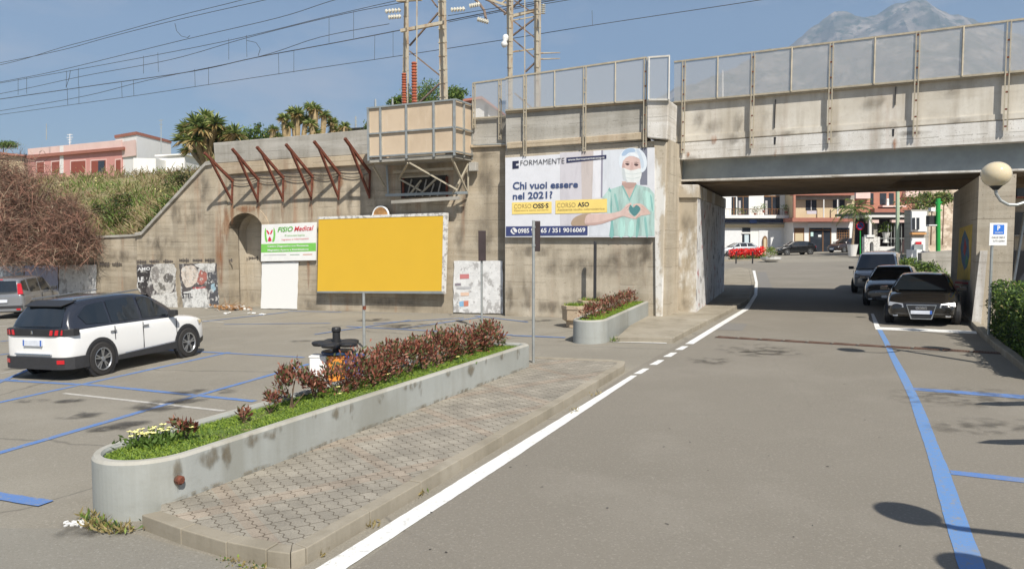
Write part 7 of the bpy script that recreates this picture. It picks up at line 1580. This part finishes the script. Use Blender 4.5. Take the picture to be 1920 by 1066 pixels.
# totem / kiosk
o = thing('petrol_totem', DD(1722, 492, 47), 'tall white kiosk column with grey window panel and orange band beyond the underpass', 'kiosk')
facade(o, 'frame', 'cap', (1708, 393, 1741, 476), 47, .8); facade(o, 'white_panel', 'white', (1710, 396, 1738, 434), 46.85, .15); facade(o, 'grey_window', 'winglass', (1712, 408, 1724, 430), 46.75, .08); facade(o, 'white_bar', 'white', (1716, 407, 1718, 430), 46.7, .04); facade(o, 'orange_band', flat('orange_band', (.62, .32, .12)), (1708, 436, 1737, 439.5), 46.8, .2)
facade(o, 'white_panel', 'white', (1709, 446, 1735, 470), 46.9, .1); facade(o, 'red_label', 'tail', (1717, 453, 1728, 458), 46.8, .05); facade(o, 'grey_box', 'steelgrey', (1714, 458, 1731, 470), 46.7, .2); facade(o, 'white_base', 'white', (1709, 468, 1729, 495), 46.5, .6)
def pole(px, y0, y1, y, r, m, lab, cat='pole', name='pole'):
    o = thing(name, DD(px, y1, y), lab, cat); b = MB(); b.tube(DD(px, y1, y), DD(px, y0, y), r, n=8); b.build('shaft', m, o); return o
GP = flat('green_pole_paint', (.02, .34, .06)); PGP = flat('pale_green_pole_paint', (.42, .52, .36))
pole(1683, 340, 482, 48, .12, PGP, 'pale green lamp pole left of the white kiosk'); p_ = pole(1759, 372, 472, 45, .13, GP, 'bright green post with brackets right of the white kiosk')
b = MB()
for y in (380, 395): b.bar(DD(1754, y, 45), DD(1766, y-1, 45), .08)
b.build('bracket', GP, p_); facade(p_, 'camera_box', 'white', (1746, 389, 1754, 396), 44.9, .3); facade(p_, 'dark_box', 'black', (1743, 404, 1756, 424), 45.1, .4); facade(p_, 'white_shelf', 'white', (1742, 421, 1757, 423), 44.8, .3)
o = thing('dark_blue_bin', DD(1752, 512, 43), 'dark navy blue bin at the foot of the green post', 'bin'); facade(o, 'body', flat('navy_plastic', (.01, .015, .06)), (1745, 478, 1761, 512), 43, .8, bevel=.05); facade(o, 'lid', flat('navy_plastic2', (.015, .02, .08)), (1743, 472, 1763, 479), 42.9, 1.0, bevel=.05)
# rock face
def rock(u, v):
    q = DD(1735+u*300, 505, 60+u*8); q.z = gz(q.x)-.3+v*8.5; q += Vector((mnoise.noise(q*.5)*1.2, mnoise.noise(q*.35+Vector((7, 0, 0)))*1.8+v*3, 0)); return q
ro = tag(grid('rock_face', M['stone'], rock, 40, 24), 'bare pale rock face with tufts beyond the underpass at right', 'rock')
for k, (x, y, r_, lab) in enumerate(((1712, 384, 1.5, 'olive green tree before the red house'), (1748, 376, .9, 'small green bush on top of the rock face, left'), (1770, 372, .7, 'small green bush on top of the rock face, right'))): greenbush('green_bush', lab, DD(x, y, 58), r_, r_, r_*.6, 900, .2, GLM, (3, 3, 3, 3), 200+k, group='bushes by the rock face', trunk=2.0)
for k, (x, y, r_, lab) in enumerate(((1700, 495, .45, 'small rounded green shrub left of the white kiosk base'), (1722, 510, .8, 'wide green shrub behind the silver van'), (1740, 505, .5, 'green shrub beside the navy bin'), (1758, 525, .9, 'dark shaded green shrub beside the near-black saloon'))): greenbush('green_bush', lab, DD(x, y, 36), r_, r_, r_*.6, 900, .12, GLM, (4, 3, 3, .3), 220+k, group='shrubs behind the parked cars')
# low grey wall to the right behind the cars
b = MB(); prismY(b, [(1728, 530), (1800, 545), (1800, 468), (1728, 474)], 41, .4); tag(b.build('grey_low_wall', M['cap']), 'low grey wall behind the shrubs and the parked vehicles', 'wall')
# palm in white pot
pb = G(1598, 480); o = thing('potted_palm', pb, 'feathery palm in a white pot beyond the underpass', 'palm'); sc2 = pb.y/1400
b = MB(); b.lathe([(8*sc2*.8, 0), (9.6*sc2, 21*sc2), (10*sc2, 22*sc2), (9*sc2, 22*sc2), (8.5*sc2, 20*sc2)], pb, 16); b.build('pot', M['hwhite'], o)
cr_ = DD(1603, 395, pb.y); b = MB(); b.tube(pb+Vector((0, 0, 20*sc2)), cr_, .13, .10, 8); b.build('trunk', mat('palm_trunk', (.30, .22, .14), .9, 0, .3, 8), o)
b = MB(); r2 = random.Random(31)
for k in range(34):
    a = k*2.4; e = r2.uniform(.0, 1.2); d = Vector((math.cos(a)*math.cos(e), math.sin(a)*math.cos(e), math.sin(e))); p = cr_.copy(); Lf = r2.uniform(1.7, 2.6)
    for j in range(16):
        q = p+d*Lf/16; d = (d+Vector((0, 0, -.12))).normalized(); sd = d.cross(Vector((0, 0, 1))).normalized(); w = .42*math.sin(math.pi*(j+1)/17)+.06
        for s_ in (-1, 1): b.cur = r2.choices((0, 1, 2), (4, 3, 4))[0]; b.leaf(q, sd*s_+d*.6-Vector((0, 0, .35)), .06, w)
        p = q
b.build('crown', GLM[:3], o)
o = pole(1613, 416, 478, 73, .06, GP, 'green post with a round blue and red no-parking sign', 'sign', 'no_parking_sign'); c = DD(1613, 423, 72.9); b = MB(); b.lathe([(.42, 0), (.42, .03)], c, 20, ax=(0, -1, 0)); b.build('red_disc', M['tail'], o); b = MB(); b.lathe([(.31, .03), (.31, .04)], c, 20, ax=(0, -1, 0)); b.build('blue_disc', flat('sign_blue_far', (.03, .08, .35)), o); b = MB(); b.bar(c+Vector((-.25, -.05, .25)), c+Vector((.25, -.05, -.25)), .08, .01, up=(0, 1, 0)); b.build('slash', M['tail'], o)
# red flower bed, black posts, white bowl
b0 = G(1400, 488); bd = thing('flower_bed', b0, 'bed of bright red flowers edging the far pavement', 'flower bed'); b = MB(); r2 = random.Random(2)
RF = flat('bright_red_petal', (.72, .02, .015)); x0_, x1_ = G(1355, 487).x, G(1432, 487).x
for k in range(1500): p = Vector((r2.uniform(x0_, x1_), b0.y+r2.uniform(-.4, 1.0), 0)); n_ = mnoise.noise(Vector((p.x*.9, 0, 2))); b.leaf(lift(p, .25+r2.uniform(0, .75)*(1+n_)), Vector((r2.gauss(0, 1), r2.gauss(0, 1), 1)), .13, .15)
b.build('red_flowers', RF, bd); b = MB()
for k in range(1200): p = Vector((r2.uniform(x0_, x1_), b0.y+r2.uniform(-.6, .9), 0)); b.cur = r2.randrange(3); b.leaf(lift(p, r2.uniform(0, .4)), Vector((r2.gauss(0, 1), r2.gauss(0, 1), 1)), .07, .22)
b.build('foliage', GLM[:3], bd); tag(kerbrun('kerb', [Vector((x0_-8, b0.y-.8, 0)), Vector((x1_+.2, b0.y-.8, 0)), Vector((x1_+2, b0.y+3, 0))], [Vector((x0_-8, b0.y-.6, 0)), Vector((x1_, b0.y-.6, 0)), Vector((x1_+1.8, b0.y+3, 0))], .15))
for x, lab in ((1380, 'thin black bollard left of the pair before the red flowers'), (1411, 'thin black bollard right of the pair before the red flowers')): p = G(x, 494); o = thing('bollard', p, lab, 'bollard', 'black bollards by the flower bed'); b = MB(); b.lathe([(.06, 0), (.05, .9), (.07, .92), (.03, 1.0)], p, 8); b.build('post', M['black'], o)
p = G(1445, 491); o = thing('white_bowl_planter', p, 'low white bowl planter with yellow-green shrub left of the black hatchback', 'planter'); b = MB(); b.lathe([(.35, 0), (.8, .25), (.85, .4), (.75, .38)], p, 16); b.build('bowl', M['hwhite'], o); bush_mesh(o, p+Vector((-.1, 0, .35)), .55, .4, 500, .14, GLM, (3, 5, 2, 3), random.Random(77))
# house at the right edge, beyond the pier
o = thing('grey_house', DD(1960, 500, 27), 'pale house with dark windows glimpsed right of the pier', 'house'); facade(o, 'wall', 'wall2', (1902, 300, 2300, 640), 27, .3)
for r_, nm in (((1908, 331, 1936, 368), 'window'), ((1904, 398, 1940, 440), 'window'), ((1900, 470, 1950, 560), 'garage_door')): w_ = facade(o, nm, 'winglass', r_, 26.9, .08); facade(w_, 'sill', 'terra' if r_[1] < 350 else 'cap', (r_[0]-1, r_[3], r_[2], r_[3]+3), 26.7, .3)
# two figures of white street furniture on the railway behind the bridge fence
aerial(1355, 132, 184, 45, 'white short pole behind the bridge mesh fence', [], M['hwhite'])
# ---------------------------------------------- mountain
M['mount'] = layered('bare_mountain', [((.055, .06, .045), (1, 1, 1.6), .004, .44, .60, .95), ((.26, .225, .19), (1, 1, 1), .009, .5, .62, .9), ((.04, .05, .03), (1, 1, 1), .022, .5, .60, .9)], (.15, .13, .11), 1, 0, 1)[0]
RID = [(300, 300), (700, 290), (900, 265), (1100, 235), (1220, 190), (1300, 160), (1400, 120), (1480, 92), (1530, 62), (1560, 44), (1600, 32), (1640, 14), (1668, -4), (1700, -22), (1730, -18), (1760, 6), (1800, 14), (1830, 36), (1900, 62), (2000, 90), (2200, 150), (2600, 240)]
YM_ = 3600
def mt(u, v):
    px = 300+u*2300; k = 0
    while k < len(RID)-2 and RID[k+1][0] < px: k += 1
    (xa, ya), (xb, yb) = RID[k], RID[k+1]; py = ya+(yb-ya)*(px-xa)/(xb-xa)
    top = DD(px, py, YM_); f = v; z = top.z*(1-f)**1.15-30*f
    q = Vector((top.x*(1-f*.35), YM_-f*2000, z)); s = mnoise.fractal(Vector((q.x*.0035, q.y*.0035, 1)), .9, 2.1, 7); r_ = abs(mnoise.noise(Vector((q.x*.006, q.y*.0025, 5))))
    q.z += s*170*(.3+f)*(1-f)-r_*330*(1-f)*f*2.2; q.y += s*160*f
    if v == 0: q.z += s*22-6
    return q
tag(grid('mountain', M['mount'], mt, 300, 90), kind='structure')
# haze: even, thin air from below the ground to just above the mountain top
m = bpy.data.materials.new('haze_air'); m.use_nodes = True; n = m.node_tree; n.nodes.clear(); ou = n.nodes.new('ShaderNodeOutputMaterial'); pv = n.nodes.new('ShaderNodeVolumePrincipled')
pv.inputs['Color'].default_value = (.52, .72, 1.0, 1); pv.inputs['Density'].default_value = .00019; n.links.new(pv.outputs[0], ou.inputs['Volume'])
b = MB(); b.box((0, 1500, 550), 9000, 5400, 1320); hz = b.build('haze', m, weld=True); tag(hz, 'thin pale blue haze veiling the mountain', None, None, 'stuff')
